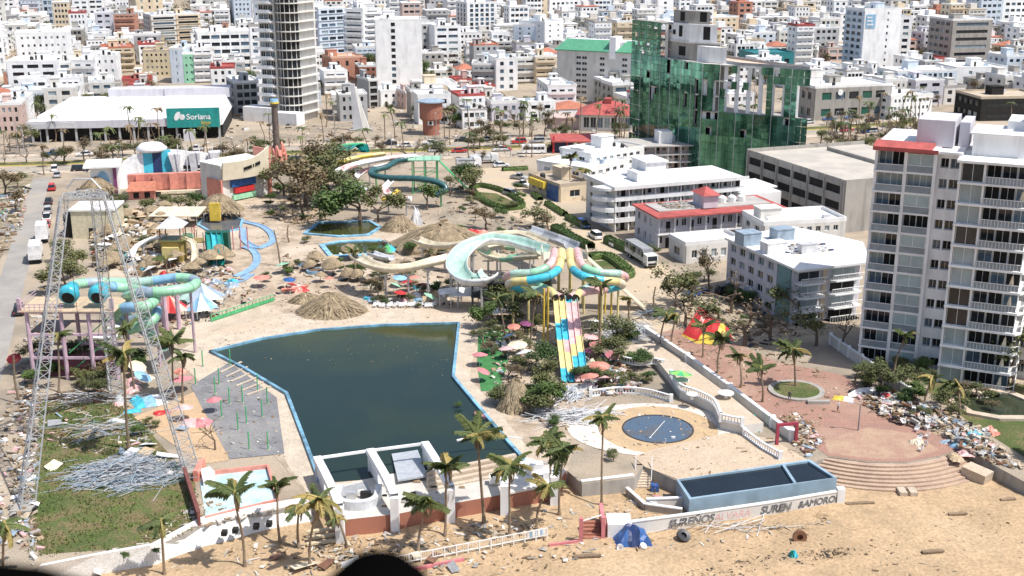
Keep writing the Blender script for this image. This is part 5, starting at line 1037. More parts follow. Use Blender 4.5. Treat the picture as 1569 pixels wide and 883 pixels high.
# ---- entrance buildings
def entrance():
    c0 = G(344, 312); c1 = G(414, 298); w, a = frame2(c0, c1); r = E('curved_entrance_hall', 'cream entrance hall with curved front, black lettering and mural below', 'hall', c0, a); h = hgt(344, 250, c0)
    z0 = hgt(344, 277, c0); n = 8
    cur = lambda t: (w*t, -1.4*math.sin(math.pi*t))
    for k in range(n):
        x0, y0 = cur(k/n); x1, y1 = cur((k+1)/n); top0 = h+1.2*(k/n)**3*2; top1 = h+1.2*((k+1)/n)**3*2
        b = MB().hexa([(x0, y0, z0), (x1, y1, z0), (x1, y1+.5, z0), (x0, y0+.5, z0), (x0, y0-.5, top0), (x1, y1-.5, top1), (x1, y1, top1), (x0, y0, top0)]); b.build('hull_panel', [M('cream_hull', (.74, .66, .50), .6, .08, .5)], r)
    MB().box(0, .7, 0, w, 9, h*.9).build('wall', [white2], r); MB().box(-.2, .6, h*.9, w+.2, 9.2, h*.9+.3).build('roof', [roofw], r)
    MB().box(-.5, .2, 0, -.02, 6, z0).build('coral_pier', [paint('coral')], r); MB().box(w+.02, -.2, 0, w+.6, 6, h+1.5).build('coral_pier', [paint('coral')], r)
    for i, (x, z, wd, hh, cc) in enumerate(((w*.18, z0*.62, w*.52, z0*.30, 'blue'), (w*.24, z0*.34, w*.42, z0*.24, 'red'), (w*.2, z0*.06, w*.50, z0*.22, 'lgreen'))): MB().box(x, -.1-.02*i, z, x+wd, .68, z+hh).build('mural_panel', [paint(cc)], r)
    for k, x in enumerate([0, 1, 2, 3, 4, 5, 6, 8, 10, 11, 12, 13, 14]):
        t = .37+x*.025; X, Y = cur(t); z = z0+(h-z0)*.45+x*.06; q = MB().box(X, Y-.42, z, X+w*.02, Y-.34, z+.75)
        q.build('black_letter', [black], r)
    # coral sawtooth wall
    c0 = G(198, 300); c1 = G(338, 294); w, a = frame2(c0, c1); h = hgt(198, 268, c0); r = E('coral_sawtooth_wall', 'coral painted sawtooth wall in front of the white entrance sails', 'wall', c0, a); n = 11
    for k in range(n):
        x0 = w*k/n; x1 = w*(k+1)/n; z0 = h*.22; dy = -.8 if k % 2 else -.2
        MB().hexa([(x0, dy, z0), (x1, -.5-dy*.3, z0), (x1, .8, z0), (x0, .8, z0), (x0, dy-.3, h), (x1, -.7-dy*.3, h), (x1, .8, h), (x0, .8, h)]).build('sawtooth_panel', [paint('coral')], r)
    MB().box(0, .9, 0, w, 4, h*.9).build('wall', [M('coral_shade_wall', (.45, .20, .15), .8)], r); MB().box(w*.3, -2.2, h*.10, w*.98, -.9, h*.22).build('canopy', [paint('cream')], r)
    MB().box(w*.01, -5, 0, w*.30, -1, h*.42).build('ticket_booth', [paint('coral')], r); MB().hexa([(w*0, -6, h*.42), (w*.32, -6, h*.42), (w*.32, -.9, h*.42), (0, -.9, h*.42), (.5, -5, h*.62), (w*.31, -5, h*.62), (w*.31, -1.2, h*.7), (.5, -1.2, h*.7)]).build('booth_roof', [rooft], r)
    for i in range(3): MB().box(1.5+i*2.6, -5.04, .3, 2.8+i*2.6, -5.002, h*.33).build('booth_opening', [dark], r)
    # white sails
    c0 = G(180, 290); c1 = G(335, 282); w, a = frame2(c0, c1); h = hgt(180, 238, c0); r = E('entrance_sails', 'white sculpted entrance sails with cyan and navy stripes', 'building', c0, a)
    MB().box(0, 2, 0, w, 10, h*.55).build('wall', [white], r)
    tops = [.55, .8, .95, 1.0, 1.02, 1.05, 1.06, 1.04, .98, .95, .9, .9]; n = len(tops)-1
    for k in range(n):
        x0 = w*k/n; x1 = w*(k+1)/n; cc = 'white' if k not in (3, 5) else 'cyan'; cc = 'navy' if k == 4 else cc; xm = x0+(x1-x0)*.4 if k == 4 else x1
        MB().hexa([(x0, 0, 0), (x1, 0, 0), (x1, 1, 0), (x0, 1, 0), (x0, 1.2, h*tops[k]), (x1, 1.2, h*tops[k+1]), (x1, 2, h*tops[k+1]), (x0, 2, h*tops[k])]).build('sail_panel', [paint(cc)], r)
    MB().lathe([(3.6, 0), (4.0, .7), (2.6, 1.9), (.6, 2.2)], n=16).build('white_dome', [white], r, loc=(w*.36, 3.2, h*1.02), smooth=True)
    for k in range(3): MB().hexa([(w*.58+k*4, -.8, h*.25), (w*.62+k*4, -.8, h*.25), (w*.62+k*4, 1, h*.25), (w*.58+k*4, 1, h*.25), (w*.52+k*5, -.4, h*.95), (w*.64+k*5, -.4, h*.95), (w*.64+k*5, .6, h), (w*.52+k*5, .6, h)]).build('swag', [paint('lgrey')], r)
    for z in (.35, .5): MB().box(w*.66, -.1, h*z, w*.92, -.02, h*z+.9).build('dark_band', [black], r)
    for x in (.62, .70, .83, .96): MB().tube([(w*x, -1.2, 0), (w*x, -1.2, h*1.25)], .13, 6).build('mast', [whitep], r)
    # low white and blue building
    c0 = G(142, 302); c1 = G(182, 300); w, a = frame2(c0, c1); h = hgt(142, 246, c0); r = E('blue_white_kiosk', 'white kiosk building with blue dome mural and purple pier', 'kiosk', c0, a)
    MB().box(0, 0, 0, w, 8, h*.8).build('wall', [white], r); MB().box(-1.5, -1.5, h*.8, w+1, 9, h*.8+.4).build('roof', [roofw], r); MB().box(w*.86, -.4, 0, w*.99, -.002, h*.8).build('purple_pier', [paint('purple')], r)
    MB().prism([(w*.45+w*.26*math.cos(t), h*.36+h*.34*math.sin(t)) for t in [math.pi*k/10 for k in range(11)]], 0, .1).build('blue_arch', [paint('lblue')], r, loc=(0, -.002, 0)).rotation_euler = (math.pi/2, 0, 0)
    for z in (.08, .2): MB().box(w*.15, -.06, h*z, w*.8, -.003, h*z+.5).build('band', [paint('bluegrey')], r)
    # pale block at the tower foot and the white gate tower
    c0 = G(112, 366); r = E('ticket_hall', 'plain pale yellow hall with white flat roof behind the lattice tower', 'hall', c0, .06); MB().box(0, 0, 0, 9, 8, 6).build('wall', [M('pale_ochre_wall', (.55, .50, .36), .8)], r); MB().box(-.3, -.3, 6, 9.3, 8.3, 6.4).build('roof', [roofw], r); MB().box(-2, 1, 0, -.02, 7, 5).build('dark_annex', [dark], r)
    MB().box(3.5, -.06, 0, 5, -.003, 2.3).build('door', [dark], r)
entrance()
# ---- children's play structure and water play yard
def play():
    c = G(268, 398); r = E('play_castle', 'yellow and green play castle with twisted slides over rocks', 'play structure', c)
    MB().prism([(-2, -2), (2, -2), (2.4, 0), (2, 2), (-2, 2), (-2.4, 0)], 0, 4.2).build('tower', [M('ochre_tower', (.34, .26, .08), .8, .25, .8)], r); MB().prism([(-2.4, -2.4), (2.4, -2.4), (2.8, 0), (2.4, 2.4), (-2.4, 2.4), (-2.8, 0)], 4.2, 4.4).build('deck', [paint('olive')], r)
    for x, y in ((-2, -2), (2, -2), (2, 2), (-2, 2)): MB().tube([(x, y, 4.4), (x, y, 7)], .12, 6).build('post', [paint('brown')], r)
    b = MB()
    for p0, p1 in (((-2.6, -2.6), (2.6, -2.6)), ((2.6, -2.6), (2.6, 2.6)), ((2.6, 2.6), (-2.6, 2.6)), ((-2.6, 2.6), (-2.6, -2.6))): b.poly([(*p0, 7), (*p1, 7), (0, 0, 9.2)])
    b.build('canopy', [paint('lgrey')], r); MB().box(-1.6, -3, 1.2, 1.6, -2.02, 3.2).build('yellow_front', [paint('lyellow')], r)
    P_ = lambda *q: [Vector(p) for p in q]
    flume(r, P_((2, 0, 4.4), (4.4, -1.5, 3.6), (5.4, -5, 2), (6, -9, .5)), .55, ['cream'], closed=False, name='slide_segment', posts=(.5,)); flume(r, P_((-2, 1, 4.4), (-5, 1.5, 3.8), (-7.5, 0, 2.5), (-8, -3, .6)), .6, ['white'], closed=False, name='slide_segment', posts=(.5,))
    for i in range(3): flume(r, P_((6+i*1.1, 4, 4.5), (7.2+i*1.1, 0, 2.8), (8.4+i*1.1, -5, .5)), .5, [['teal', 'cyan', 'teal'][i]], closed=False, name='slide_segment')
    MB().box(5.4, 3.8, 0, 10, 6, 4.6).build('slide_deck', [paint('dgreen')], r)
    c = G(308, 385); r = E('climbing_structure', 'green and yellow play frame with red posts', 'play structure', c)
    for i, (x, z, cc) in enumerate(((-2.2, 3.2, 'lgreen'), (0, 2.2, 'lyellow'), (2.2, 1.6, 'lblue'), (4.4, 2.4, 'lgreen'))):
        MB().box(x-1, -1, z-.2, x+1, 1, z).build('deck', [paint(cc)], r); MB().box(x-1, -1.05, z, x+1, -.98, z+.9).build('panel', [paint(cc)], r)
        for dx in (-.9, .9):
            for dy in (-.9, .9): MB().tube([(x+dx, dy, 0), (x+dx, dy, z+2)], .09, 6).build('post', [paint('brown' if i % 2 else 'red')], r)
    for x in (6.5, 8, 9.5): MB().tube([(x, 1, 0), (x, 1, 5)], .12, 6).build('red_post', [paint('pink')], r)
    c = G(262, 345); r = E('pale_canopy', 'flat pale yellow canopy roof behind the play castle', 'canopy', c)
    MB().hexa([(-4, -3, 2.6), (7, -3, 2.6), (7.5, 3, 3.4), (-3, 3, 3.4), (-4, -3, 2.75), (7, -3, 2.75), (7.5, 3, 3.55), (-3, 3, 3.55)]).build('sheet', [paint('cream')], r)
    for x, y in ((-3.5, -2.5), (6.5, -2.5), (6.8, 2.5), (-2.6, 2.5)): MB().tube([(x, y, 0), (x, y, 2.7)], .1, 6).build('post', [steel], r)
    for i, (u, v, s, cc, lb) in enumerate(((310, 468, 6.2, 'mint', 'big pale green and white tent canopy beside the green fence'), (262, 488, 4.8, 'coral', 'torn red tent beneath the green tubes'), (310, 485, 4.2, 'lblue', 'blue and white tent sheet in front of the pale green tent'), (690, 468, 4.0, 'white', 'white flat canopy beside the dark slide tower'))):
        c = G(u, v); r = E('tent', lb, 'tent', c, .2*i); b = MB(); n = 8 if i != 3 else 4; H0, H1 = (1.5, 4.2) if i < 3 else (2.6, 3.2)
        for k in range(n):
            a, e = 2*math.pi*k/n+.4, 2*math.pi*(k+1)/n+.4; mid = (a+e)/2; R0 = s*.55
            p0, p1, pm = (R0*math.cos(a)*1.3, R0*math.sin(a), H0), (R0*math.cos(e)*1.3, R0*math.sin(e), H0), (R0*.8*math.cos(mid)*1.3, R0*.8*math.sin(mid), H0+.1)
            b.poly([p0, pm, (0, 0, H1)], k % 2); b.poly([pm, p1, (0, 0, H1)], k % 2); MB().tube([(p0[0], p0[1], 0), p0], .07, 5).build('pole', [steel], r)
        b.build('canopy', [paint(cc, .7), paint({'mint': 'bluegrey', 'lblue': 'white', 'coral': 'red', 'white': 'white'}[cc], .7)], r)
    a, c = G(324, 494), G(420, 462); d = c-a; r = E('green_fence', 'bright green railing fence along the pool terrace', 'fence', a, math.atan2(d.y, d.x)); L = d.length
    for i in range(18): x = L*i/17; MB().box(x-.04, -.04, 0, x+.04, .04, 1.3).build('post', [paint('green')], r)
    for i in range(17): x = L*i/17; MB().box(x+.06, -.03, .15, x+L/17-.06, .03, .75).build('panel', [paint('green')], r)
    MB().beam((0, 0, 1.3), (L, 0, 1.3), .09).build('rail', [paint('green')], r)
    q = G(350, 405)
play()
# ================================================================ foreground terrace, plaza, sea walls
def tri_circle(p, q, r):
    ax, ay = p; bx, by = q; cx, cy = r; d = 2*(ax*(by-cy)+bx*(cy-ay)+cx*(ay-by))
    ux = ((ax*ax+ay*ay)*(by-cy)+(bx*bx+by*by)*(cy-ay)+(cx*cx+cy*cy)*(ay-by))/d; uy = ((ax*ax+ay*ay)*(cx-bx)+(bx*bx+by*by)*(ax-cx)+(cx*cx+cy*cy)*(bx-ax))/d
    return (ux, uy), math.hypot(ax-ux, ay-uy)
def plaza_steps():
    P3 = px((1266, 699), (1368, 710), (1468, 688)); C_, R0 = tri_circle(*P3); a0 = math.atan2(P3[0][1]-C_[1], P3[0][0]-C_[0]); a1 = math.atan2(P3[2][1]-C_[1], P3[2][0]-C_[0])
    r = E('beach_steps', 'curved flight of sandy steps from the rose plaza to the beach', 'steps', (0, 0, 0)); n = 7; stm = M2('sandy_steps', (.46, .34, .25), (.40, .29, .22), .6)
    for i in range(n):
        ra, rb = R0+.62*i, R0+.62*(i+1); A = circ(C_, ra-.3, None, 30, a0-.015*i, a1+.02*i); B = circ(C_, rb, None, 30, a0-.015*i, a1+.02*i)
        MB().prism(B+A[::-1], BZ-.6, -.02-(i+.5)*(abs(BZ)/(n+.5))).build('step', [stm], r)
    e = G(1480, 712, -.3); d = G(1515, 732, -1) ; MB().beam(Vector((e.x, e.y, -.9)), Vector((d.x, d.y, -1.2)), 2.2, 1.4).build('end_block', [walkm], r)
    for u in (1380, 1396): g = G(u, 754, BZ); MB().box(g.x-.45, g.y-1.2, BZ-.4, g.x+.45, g.y+.4, BZ+.5).build('pedestal', [walkm], r)
plaza_steps()
# fountain circle
fc = G(1008, 658); r = E('round_fountain', 'round dark water basin with blue black liner in a sandy circle', 'fountain', fc)
MB().sweep([(4.65*math.cos(k*math.pi/24), 4.65*math.sin(k*math.pi/24), .07) for k in range(49)], [(-.1, -.07), (.1, -.07), (.1, .07), (-.1, .07)], closed=True).build('rim', [M('dark_rim', (.05, .05, .055), .6)], r)
MB().lathe([(4.5, 0), (4.5, .10)], n=40).build('water', [M2('liner_water', (.085, .125, .18), (.12, .11, .10), .25, rough=.12, bump=.05, lo=.5, hi=.62)], r)
MB().tube([(-1.4, -3, .12), (1.2, 2.5, .14)], .04, 5).build('hose', [whitep], r); MB().box(1.4, -3.2, .1, 1.9, -2.9, .3).build('white_scrap', [whitep], r)
sheet('fountain_ring', circ((fc.x, fc.y), 7.9, None, 48), .056, M2('ring_tan', (.50, .36, .21), (.44, .32, .2), .5))
sheet('fountain_apron', circ((fc.x-.8, fc.y+.2), 11.2, 8.8, 48), .052, M2('white_apron', (.66, .61, .55), (.58, .53, .47), .4))
def wall_path(name, label, pts, h, t, mat, cap=True, z=0., capm=None, cat='wall', piers=0):
    P_ = [Vector((*G(u, v, z)[:2], z)) if not isinstance(u, Vector) else u for u, v in pts]; r = E(name, label, cat, P_[0])
    for i in range(len(P_)-1):
        a, c = P_[i]-P_[0], P_[i+1]-P_[0]; MB().beam(a+Vector((0, 0, h/2-.3)), c+Vector((0, 0, h/2-.3)), t, h+.6).build('wall_section', [mat], r)
        if cap: MB().beam(a+Vector((0, 0, h+.07)), c+Vector((0, 0, h+.07)), t+.14, .13).build('coping', [capm or white], r)
        for k in range(piers+(i == len(P_)-2)):
            if piers: q = a.lerp(c, k/piers); MB().box(q.x-t*.9, q.y-t*.9, -.3, q.x+t*.9, q.y+t*.9, h+.35).build('pier', [capm or white], r)
    return r
wall_path('promenade_wall', 'long white wall between the rose promenade and the fountain terrace', ((990, 514), (1053, 556), (1118, 604), (1183, 654), (1213, 676)), 1.25, .42, white2, piers=1)
wall_path('garden_wall', 'low white garden wall in front of the balcony tower', ((1272, 528), (1300, 548), (1340, 575), (1392, 612)), 1.6, .25, white2, piers=2)
# raised terrace with balustrades
def balustrade(pts, label, z=0., curve=True, h=.95):
    P_ = [G(u, v, z) for u, v in pts]; P_ = spline(P_, 5) if curve else P_; L = sum((P_[i+1]-P_[i]).length for i in range(len(P_)-1)); r = E('balustrade', label, 'balustrade', P_[0]); o = P_[0]
    MB().sweep([p-o+Vector((0, 0, h)) for p in P_], [(-.16, -.08), (.16, -.08), (.16, .08), (-.16, .08)], closed=True).build('top_rail', [white], r); MB().sweep([p-o+Vector((0, 0, .1)) for p in P_], [(-.16, -.1), (.16, -.1), (.16, .1), (-.16, .1)], closed=True).build('base_rail', [white], r)
    n = min(60, int(L/.42)); k = 0; acc = 0; bm = BALM
    for i in range(n):
        t = L*(i+.5)/n; s = 0
        for j in range(len(P_)-1):
            l = (P_[j+1]-P_[j]).length
            if s+l >= t: p = P_[j].lerp(P_[j+1], (t-s)/l); break
            s += l
        obj('baluster', bm, r, p-o+Vector((0, 0, .2)), scale=(1, 1, (h-.28)/.7))
    for p in (P_[0], P_[-1]): MB().box(p.x-o.x-.25, p.y-o.y-.25, -.1, p.x-o.x+.25, p.y-o.y+.25, h+.2).build('end_pier', [white], r)
BALM = MB().lathe([(.07, 0), (.11, .15), (.07, .3), (.06, .5), (.09, .7)], n=6).mesh('baluster', [white])
tz = 1.3; tp = px((1000, 560), (1022, 556), (1056, 564), (1120, 612), (1182, 660), (1140, 660), (1102, 655), (1094, 636), (1070, 622), (1042, 614), (1026, 596), (1018, 574))
MB().prism(px((1000, 545), (1050, 556), (1118, 606), (1170, 648), (1138, 652), (1104, 644), (1094, 622), (1068, 608), (1042, 598), (1028, 578), (1015, 562), z=tz), 0, tz, 0, 1).build('upper_terrace', [white2, walkm], kind='structure')
balustrade(((1028, 578), (1042, 598), (1068, 608), (1094, 622), (1104, 644)), 'curved white balustrade along the raised fountain terrace', tz)
balustrade(((1104, 645), (1137, 652)), 'short straight white balustrade above the green stairs', tz, False)
balustrade(((905, 608), (950, 603), (990, 606), (1028, 616)), 'white balustrade behind the sandy fountain circle', 0)
balustrade(((940, 552), (975, 560), (1000, 558), (1015, 562)), 'white balustrade bordering the planted bed near the slide', tz*.5)
balustrade(((1140, 668), (1170, 690), (1195, 704)), 'white balustrade sloping down beside the peach deck', 0, False)
r = E('green_stairs', 'green painted stairs beside the promenade wall', 'stairs', G(1152, 662))
for i in range(9): MB().box(-1.0, .35*i-.2, -.1, 1.0, .35*(i+1)-.2, .15+.14*i).build('step', [paint('teal')], r)
for u, v, s in ((1045, 590, 1.0), (1112, 610, 1.1), (1060, 612, .8)):
    g = G(u, v, tz); r = E('stone_table', 'round white concrete table on the raised terrace', 'table', g, 0, 'terrace tables'); MB().lathe([(.25, 0), (.2, .7)], n=10).build('leg', [white], r); MB().lathe([(s, .7), (s, .82)], n=18).build('top', [white], r)
# blue raised pool and graffiti wall
bp_ = px((1036, 740), (1056, 771), (1282, 737), (1240, 709)); r = E('blue_tank_pool', 'raised blue rectangular pool with black water and a divider', 'pool', (0, 0, 0))
cx = sum(p[0] for p in bp_)/4; cy = sum(p[1] for p in bp_)/4; inn = [(cx+(p[0]-cx)*.965, cy+(p[1]-cy)*.90) for p in bp_]; tb = M('tank_blue', (.27, .38, .47), .6, .15, .6)
for i in range(4):
    j = (i+1) % 4; MB().hexa([(*bp_[i], BZ+.3), (*bp_[j], BZ+.3), (*inn[j], BZ+.3), (*inn[i], BZ+.3), (*bp_[i], .45), (*bp_[j], .45), (*inn[j], .45), (*inn[i], .45)]).build('side_wall', [tb], r)
MB().poly([(*p, .2) for p in inn]).build('water', [M('black_water', (.012, .017, .022), .08, .2, .3)], r)
a = Vector((*inn[0], 0)).lerp(Vector((*inn[3], 0)), .80); c = Vector((*inn[1], 0)).lerp(Vector((*inn[2], 0)), .72); MB().beam(a+Vector((0, 0, .3)), c+Vector((0, 0, .3)), .35, .4).build('divider', [tb], r)
r = wall_path('graffiti_wall', 'long white beach wall with sprayed graffiti under the blue pool', ((938, 822), (1058, 806), (1180, 788), (1286, 770)), 1.5, .3, white2, z=BZ)
P_ = [G(u, v, BZ) for u, v in ((938, 822), (1058, 806), (1180, 788), (1286, 770))]
def graffiti(tx, t, size, mat, seg=1, fill=False):
    cu = bpy.data.curves.new('graffiti', 'FONT'); cu.body = tx; cu.size = size; cu.fill_mode = 'FRONT' if fill else 'NONE'; cu.bevel_depth = 0 if fill else .035; cu.bevel_resolution = 0; cu.resolution_u = 3; cu.shear = .2; cu.space_character = .95
    me = bpy.data.meshes.new_from_object(bpy.data.objects.new('tmp', cu)); me.materials.clear(); me.materials.append(mat)
    a, c = P_[seg]-P_[0], P_[seg+1]-P_[0]; d = (c-a).normalized(); p = a.lerp(c, t); n = Vector((d.y, -d.x, 0))
    o = obj('graffiti', me, r, (p.x+n.x*.17, p.y+n.y*.17, .28)); o.rotation_euler = (math.pi/2, 0, math.atan2(d.y, d.x))
ink = M('spray_grey', (.10, .10, .11), .8, .3, 3)
graffiti('SUREÑOS', -.28, 1.35, ink, 1); graffiti('ALVARA', .28, 1.3, paint('lpink'), 1, True); graffiti('SUREN', .86, 1.35, ink, 1); graffiti('&AMOROL', .38, 1.2, ink, 2)
MB().box(P_[3].x-P_[0].x-.4, P_[3].y-P_[0].y-.4, -.3, P_[3].x-P_[0].x+.5, P_[3].y-P_[0].y+.5, 1.9).build('end_pier', [white], r)
# service yard between stage and pool: stairs, white planter wall, pit
r = E('yard_stairs', 'narrow concrete stairs from the beach yard up to the peach deck', 'stairs', G(985, 748, BZ))
for i in range(9): MB().box(-.9+i*.05, .34*i, -.2, .9+i*.05, .34*(i+1), .2*(i+1)).build('step', [walkm], r)
for s_ in (-1, 1): MB().beam((s_*1.0, 0, 1.0), (s_*1.0+.4, 3.1, 2.8), .1).build('rail', [steel], r); MB().box(s_*1.0-.05, -.05, 0, s_*1.0+.05, .05, 1.0).build('rail_post', [steel], r)
wall_path('white_planter_wall', 'white planter wall beside the beach yard', ((890, 760), (970, 750)), 1.9, .35, white, z=BZ)
wall_path('yard_wall', 'short rendered wall around the machine pit by the blue pool', ((990, 778), (1052, 776), (1048, 755)), 1.1, .3, white2, z=BZ)
wall_path('pit_wall', 'broken low concrete wall around the pit in the beach yard', ((960, 757), (988, 782), (1045, 790)), .8, .3, concrete, z=BZ)
for i, (u, v, c_) in enumerate(((1008, 772, 'pink'), (1022, 770, 'dark'), (1000, 778, 'lgrey'), (1003, 752, 'blue'))): g = G(u, v, BZ); o = tag(MB().hexa([(-.5, -.4, 0), (.5, -.4, 0), (.5, .4, 0), (-.5, .4, 0), (-.4, -.3, .9), (.45, -.35, .7), (.4, .4, .8), (-.5, .3, 1.)]).build('crate', paint(c_), loc=g), ['pink crate in the pit by the blue pool', 'black pump box in the pit by the blue pool', 'grey box beside the pit wall', 'blue barrel wrap at the yard stairs'][i], 'box')
# pink gate
r = E('pink_gate', 'pink gateway with brown steps on the beach', 'gate', G(890, 830, BZ)); g1 = G(924, 824, BZ)-G(890, 830, BZ)
for q in (Vector((0, 0, 0)), g1): MB().box(q.x-.22, q.y-.22, -.3, q.x+.22, q.y+.22, 2.9 if q.x < 1 else 2.6).build('post', [paint('pink')], r)
MB().box(g1.x-.2, g1.y+.25, -.3, g1.x+.2, g1.y+4.2, 2.2).build('side_wall', [paint('pink')], r); MB().box(g1.x+.5, g1.y-.1, -.3, g1.x+3.2, g1.y+2.6, 1.7).build('white_block', [white], r)
for i in range(5): MB().box(.3, .5+i*.5, -.2, g1.x-.25, 1.0+i*.5, .2+i*.22).build('step', [brickc], r)
MB().beam((-.2, -.1, .1), (-3.6, -1, .1), .25, .3).build('kerb', [paint('pink')], r); MB().beam((0, 0, 2.5), (g1.x*.9, g1.y, 2.8), .1).build('rail', [white], r)
# white beach fence
a, c = G(590, 872, BZ), G(838, 824, BZ); d = c-a; r = E('beach_fence', 'long white railing fence across the beach in front of the stage', 'fence', a, math.atan2(d.y, d.x)); L = d.length; n = 14
for i in range(n+1): x = L*i/n; MB().box(x-.06, -.06, -.2, x+.06, .06, 1.25).build('post', [whitep], r)
for z in (1.2, .35): MB().beam((0, 0, z), (L, 0, z), .09).build('rail', [whitep], r)
MB().beam((-6, -1.4, .1), (L*.45, -1.4, .12), .3, .4).build('red_kerb', [paint('pink')], r)
for i in range(n*5): x = L*i/(n*5); MB().box(x-.015, -.015, .35, x+.015, .015, 1.2).build('bar', [whitep], r) if i % 5 else None
for i in range(7): MB().box(L-2.4+i*.32, -.05, .4+.02*i, L-2.15+i*.32, .0, 1.1).build('infill_board', [paint('lblue' if i % 2 else 'white')], r)
# empty blue pool and sea wall on the left
r = E('empty_pool', 'empty pale blue pool with red coping behind the sea wall', 'pool', (0, 0, 0)); ep = px((305, 730), (412, 718), (428, 772), (316, 800)); MB().poly([(*p, .09) for p in ep]).build('floor', [M2('pale_pool_paint', (.36, .56, .62), (.50, .60, .60), .3, bump=.05)], r)
kerb('coping', ep, .35, .6, paint('coral'), closed=False, parent=r, z=.0); MB().box(ep[0][0]-.3, ep[0][1]-1.5, 0, ep[0][0]+.3, ep[0][1]+2.2, 1.4).build('red_block', [paint('coral')], r)
MB().prism(px((308, 728), (322, 724), (330, 732), (328, 742), (312, 746)), .1, .8).build('white_bench', [white], r)
r = E('sea_wall', 'battered white sea wall with square holes in front of the lawn', 'wall', (0, 0, 0)); top = [Vector((*G(u, v, .5)[:2], .5)) for u, v in ((60, 868), (150, 850), (230, 836), (305, 796), (400, 776), (470, 764))]; bot = [Vector((*G(u, v, BZ)[:2], BZ-.3)) for u, v in ((50, 896), (150, 880), (240, 866), (322, 836), (410, 812), (480, 800))]
for i in range(len(top)-1):
    a, b_, c, d = top[i], top[i+1], bot[i+1], bot[i]; k = Vector((0, .5, 0)); MB().hexa([d, c, c+k*4, d+k*4, a, b_, b_+k, a+k]).build('wall_section', [M2('stained_white_wall', (.70, .69, .67), (.62, .60, .57), .3, lo=.5, hi=.7)], r)
for u, v in ((343, 818), (360, 814), (392, 808), (412, 804)): 
    g = V(u, v, G(u, v, -.6).y-.25); MB().box(g.x-.3, g.y-.15, g.z-.25, g.x+.3, g.y+.6, g.z+.25).build('wall_hole', [dark], r)
wall_path('maroon_wall', 'dark maroon retaining wall between the lawn and the empty pool', ((284, 736), (296, 774), (306, 806)), 1.6, .3, M('maroon_paint', (.17, .06, .05), .8, .2, 1), capm=M('maroon_paint', None))
# circular planter with palm, plaza lamp, red frame, hotel pool
g = G(1220, 600); r = E('round_planter', 'round grass planter with stone edge on the rose plaza', 'planter', g); MB().lathe([(4.0, 0), (4.0, .3), (3.7, .3)], n=28).build('edge', [concrete], r); MB().lathe([(3.68, 0), (3.6, .26), (2, .45), (.2, .5)], n=28).build('grass', [lawnm], r); MB().box(.5, -5.0, 0, 3.6, -4.3, .5).build('bench', [concrete], r)
def lamp(u, v, vt, label, arm=1.2, group=None):
    g = G(u, v); h = hgt(u, vt, g); r = E('street_lamp', label, 'lamp', g, 0, group); MB().tube([(0, 0, 0), (0, 0, h)], [.12, .07], 6).build('pole', [M('lamp_pole', (.25, .24, .23), .6)], r); MB().tube([(0, 0, h-.1), (arm*.5, 0, h+.25), (arm, 0, h+.3)], .05, 5).build('arm', [M('lamp_pole', None)], r); MB().box(arm-.1, -.15, h+.2, arm+.5, .15, h+.38).build('head', [paint('lgrey')], r)
lamp(1315, 660, 620, 'slim lamp post standing on the sandy part of the plaza', -1.4)
r = E('red_door_frame', 'dark red door frame standing at the foot of the promenade wall', 'frame', G(1190, 682), .2)
for x in (0, 2.6): MB().box(x-.18, -.18, 0, x+.18, .18, 2.6).build('jamb', [M('dark_red_paint', (.33, .04, .07), .6)], r)
MB().box(-.18, -.18, 2.6, 2.78, .18, 2.95).build('lintel', [M('dark_red_paint', None)], r)
hpw = [(*G(u, v)[:2],) for u, v in ((1468, 618), (1480, 606), (1510, 602), (1545, 606), (1575, 618), (1640, 622), (1650, 640), (1570, 640), (1530, 640), (1490, 633))]
pool(hpw, 'murky green garden pool with pale stone rim beside the balcony tower', 1.3, rim=walkm, mat=M('green_murk', (.035, .045, .025), .12, .3, .2))
# collapsed striped marquee
def marquee():
    r = E('collapsed_marquee', 'collapsed red, yellow and black marquee tarpaulin on the promenade', 'tarpaulin', G(1085, 540)); o = G(1085, 540); b = MB()
    grid = [[V(u, v, Y)-o for u, v, Y in row] for row in (((1072, 470, 189), (1088, 482, 188), (1105, 492, 187), (1118, 506, 186)), ((1056, 496, 187), (1078, 508, 185), (1098, 512, 184), (1124, 522, 183)), ((1042, 518, 186), (1066, 526, 182.5), (1092, 528, 181.5), (1128, 542, 180.5)))]
    col = [[0, 0, 1], [0, 1, 2]]
    for i in range(2):
        for j in range(3):
            n = 4
            for a in range(n):
                for c in range(n):
                    def P_(s, t): return grid[i][j].lerp(grid[i][j+1], t).lerp(grid[i+1][j].lerp(grid[i+1][j+1], t), s)+Vector((0, 0, .25*mnoise.noise((i*2+s*3, j*2+t*3, 1))))
                    k = col[i][j]; k = 1 if (i == 1 and j == 0 and a > 2) else k; k = 0 if (i == 0 and j == 2 and c > 1) else k
                    b.poly([P_(a/n, c/n), P_(a/n, (c+1)/n), P_((a+1)/n, (c+1)/n), P_((a+1)/n, c/n)], k)
    b.build('canvas', [paint('red', .7), paint('yellow', .7), paint('dark', .7)], r, smooth=True)
    for u, v, Y in ((1072, 470, 189), (1042, 518, 186), (1128, 542, 180.5), (1118, 506, 186)): p = V(u, v, Y); MB().tube([(p.x-o.x, p.y-o.y, -o.z), p-o], .07, 5).build('bent_pole', [steel], r)
marquee()
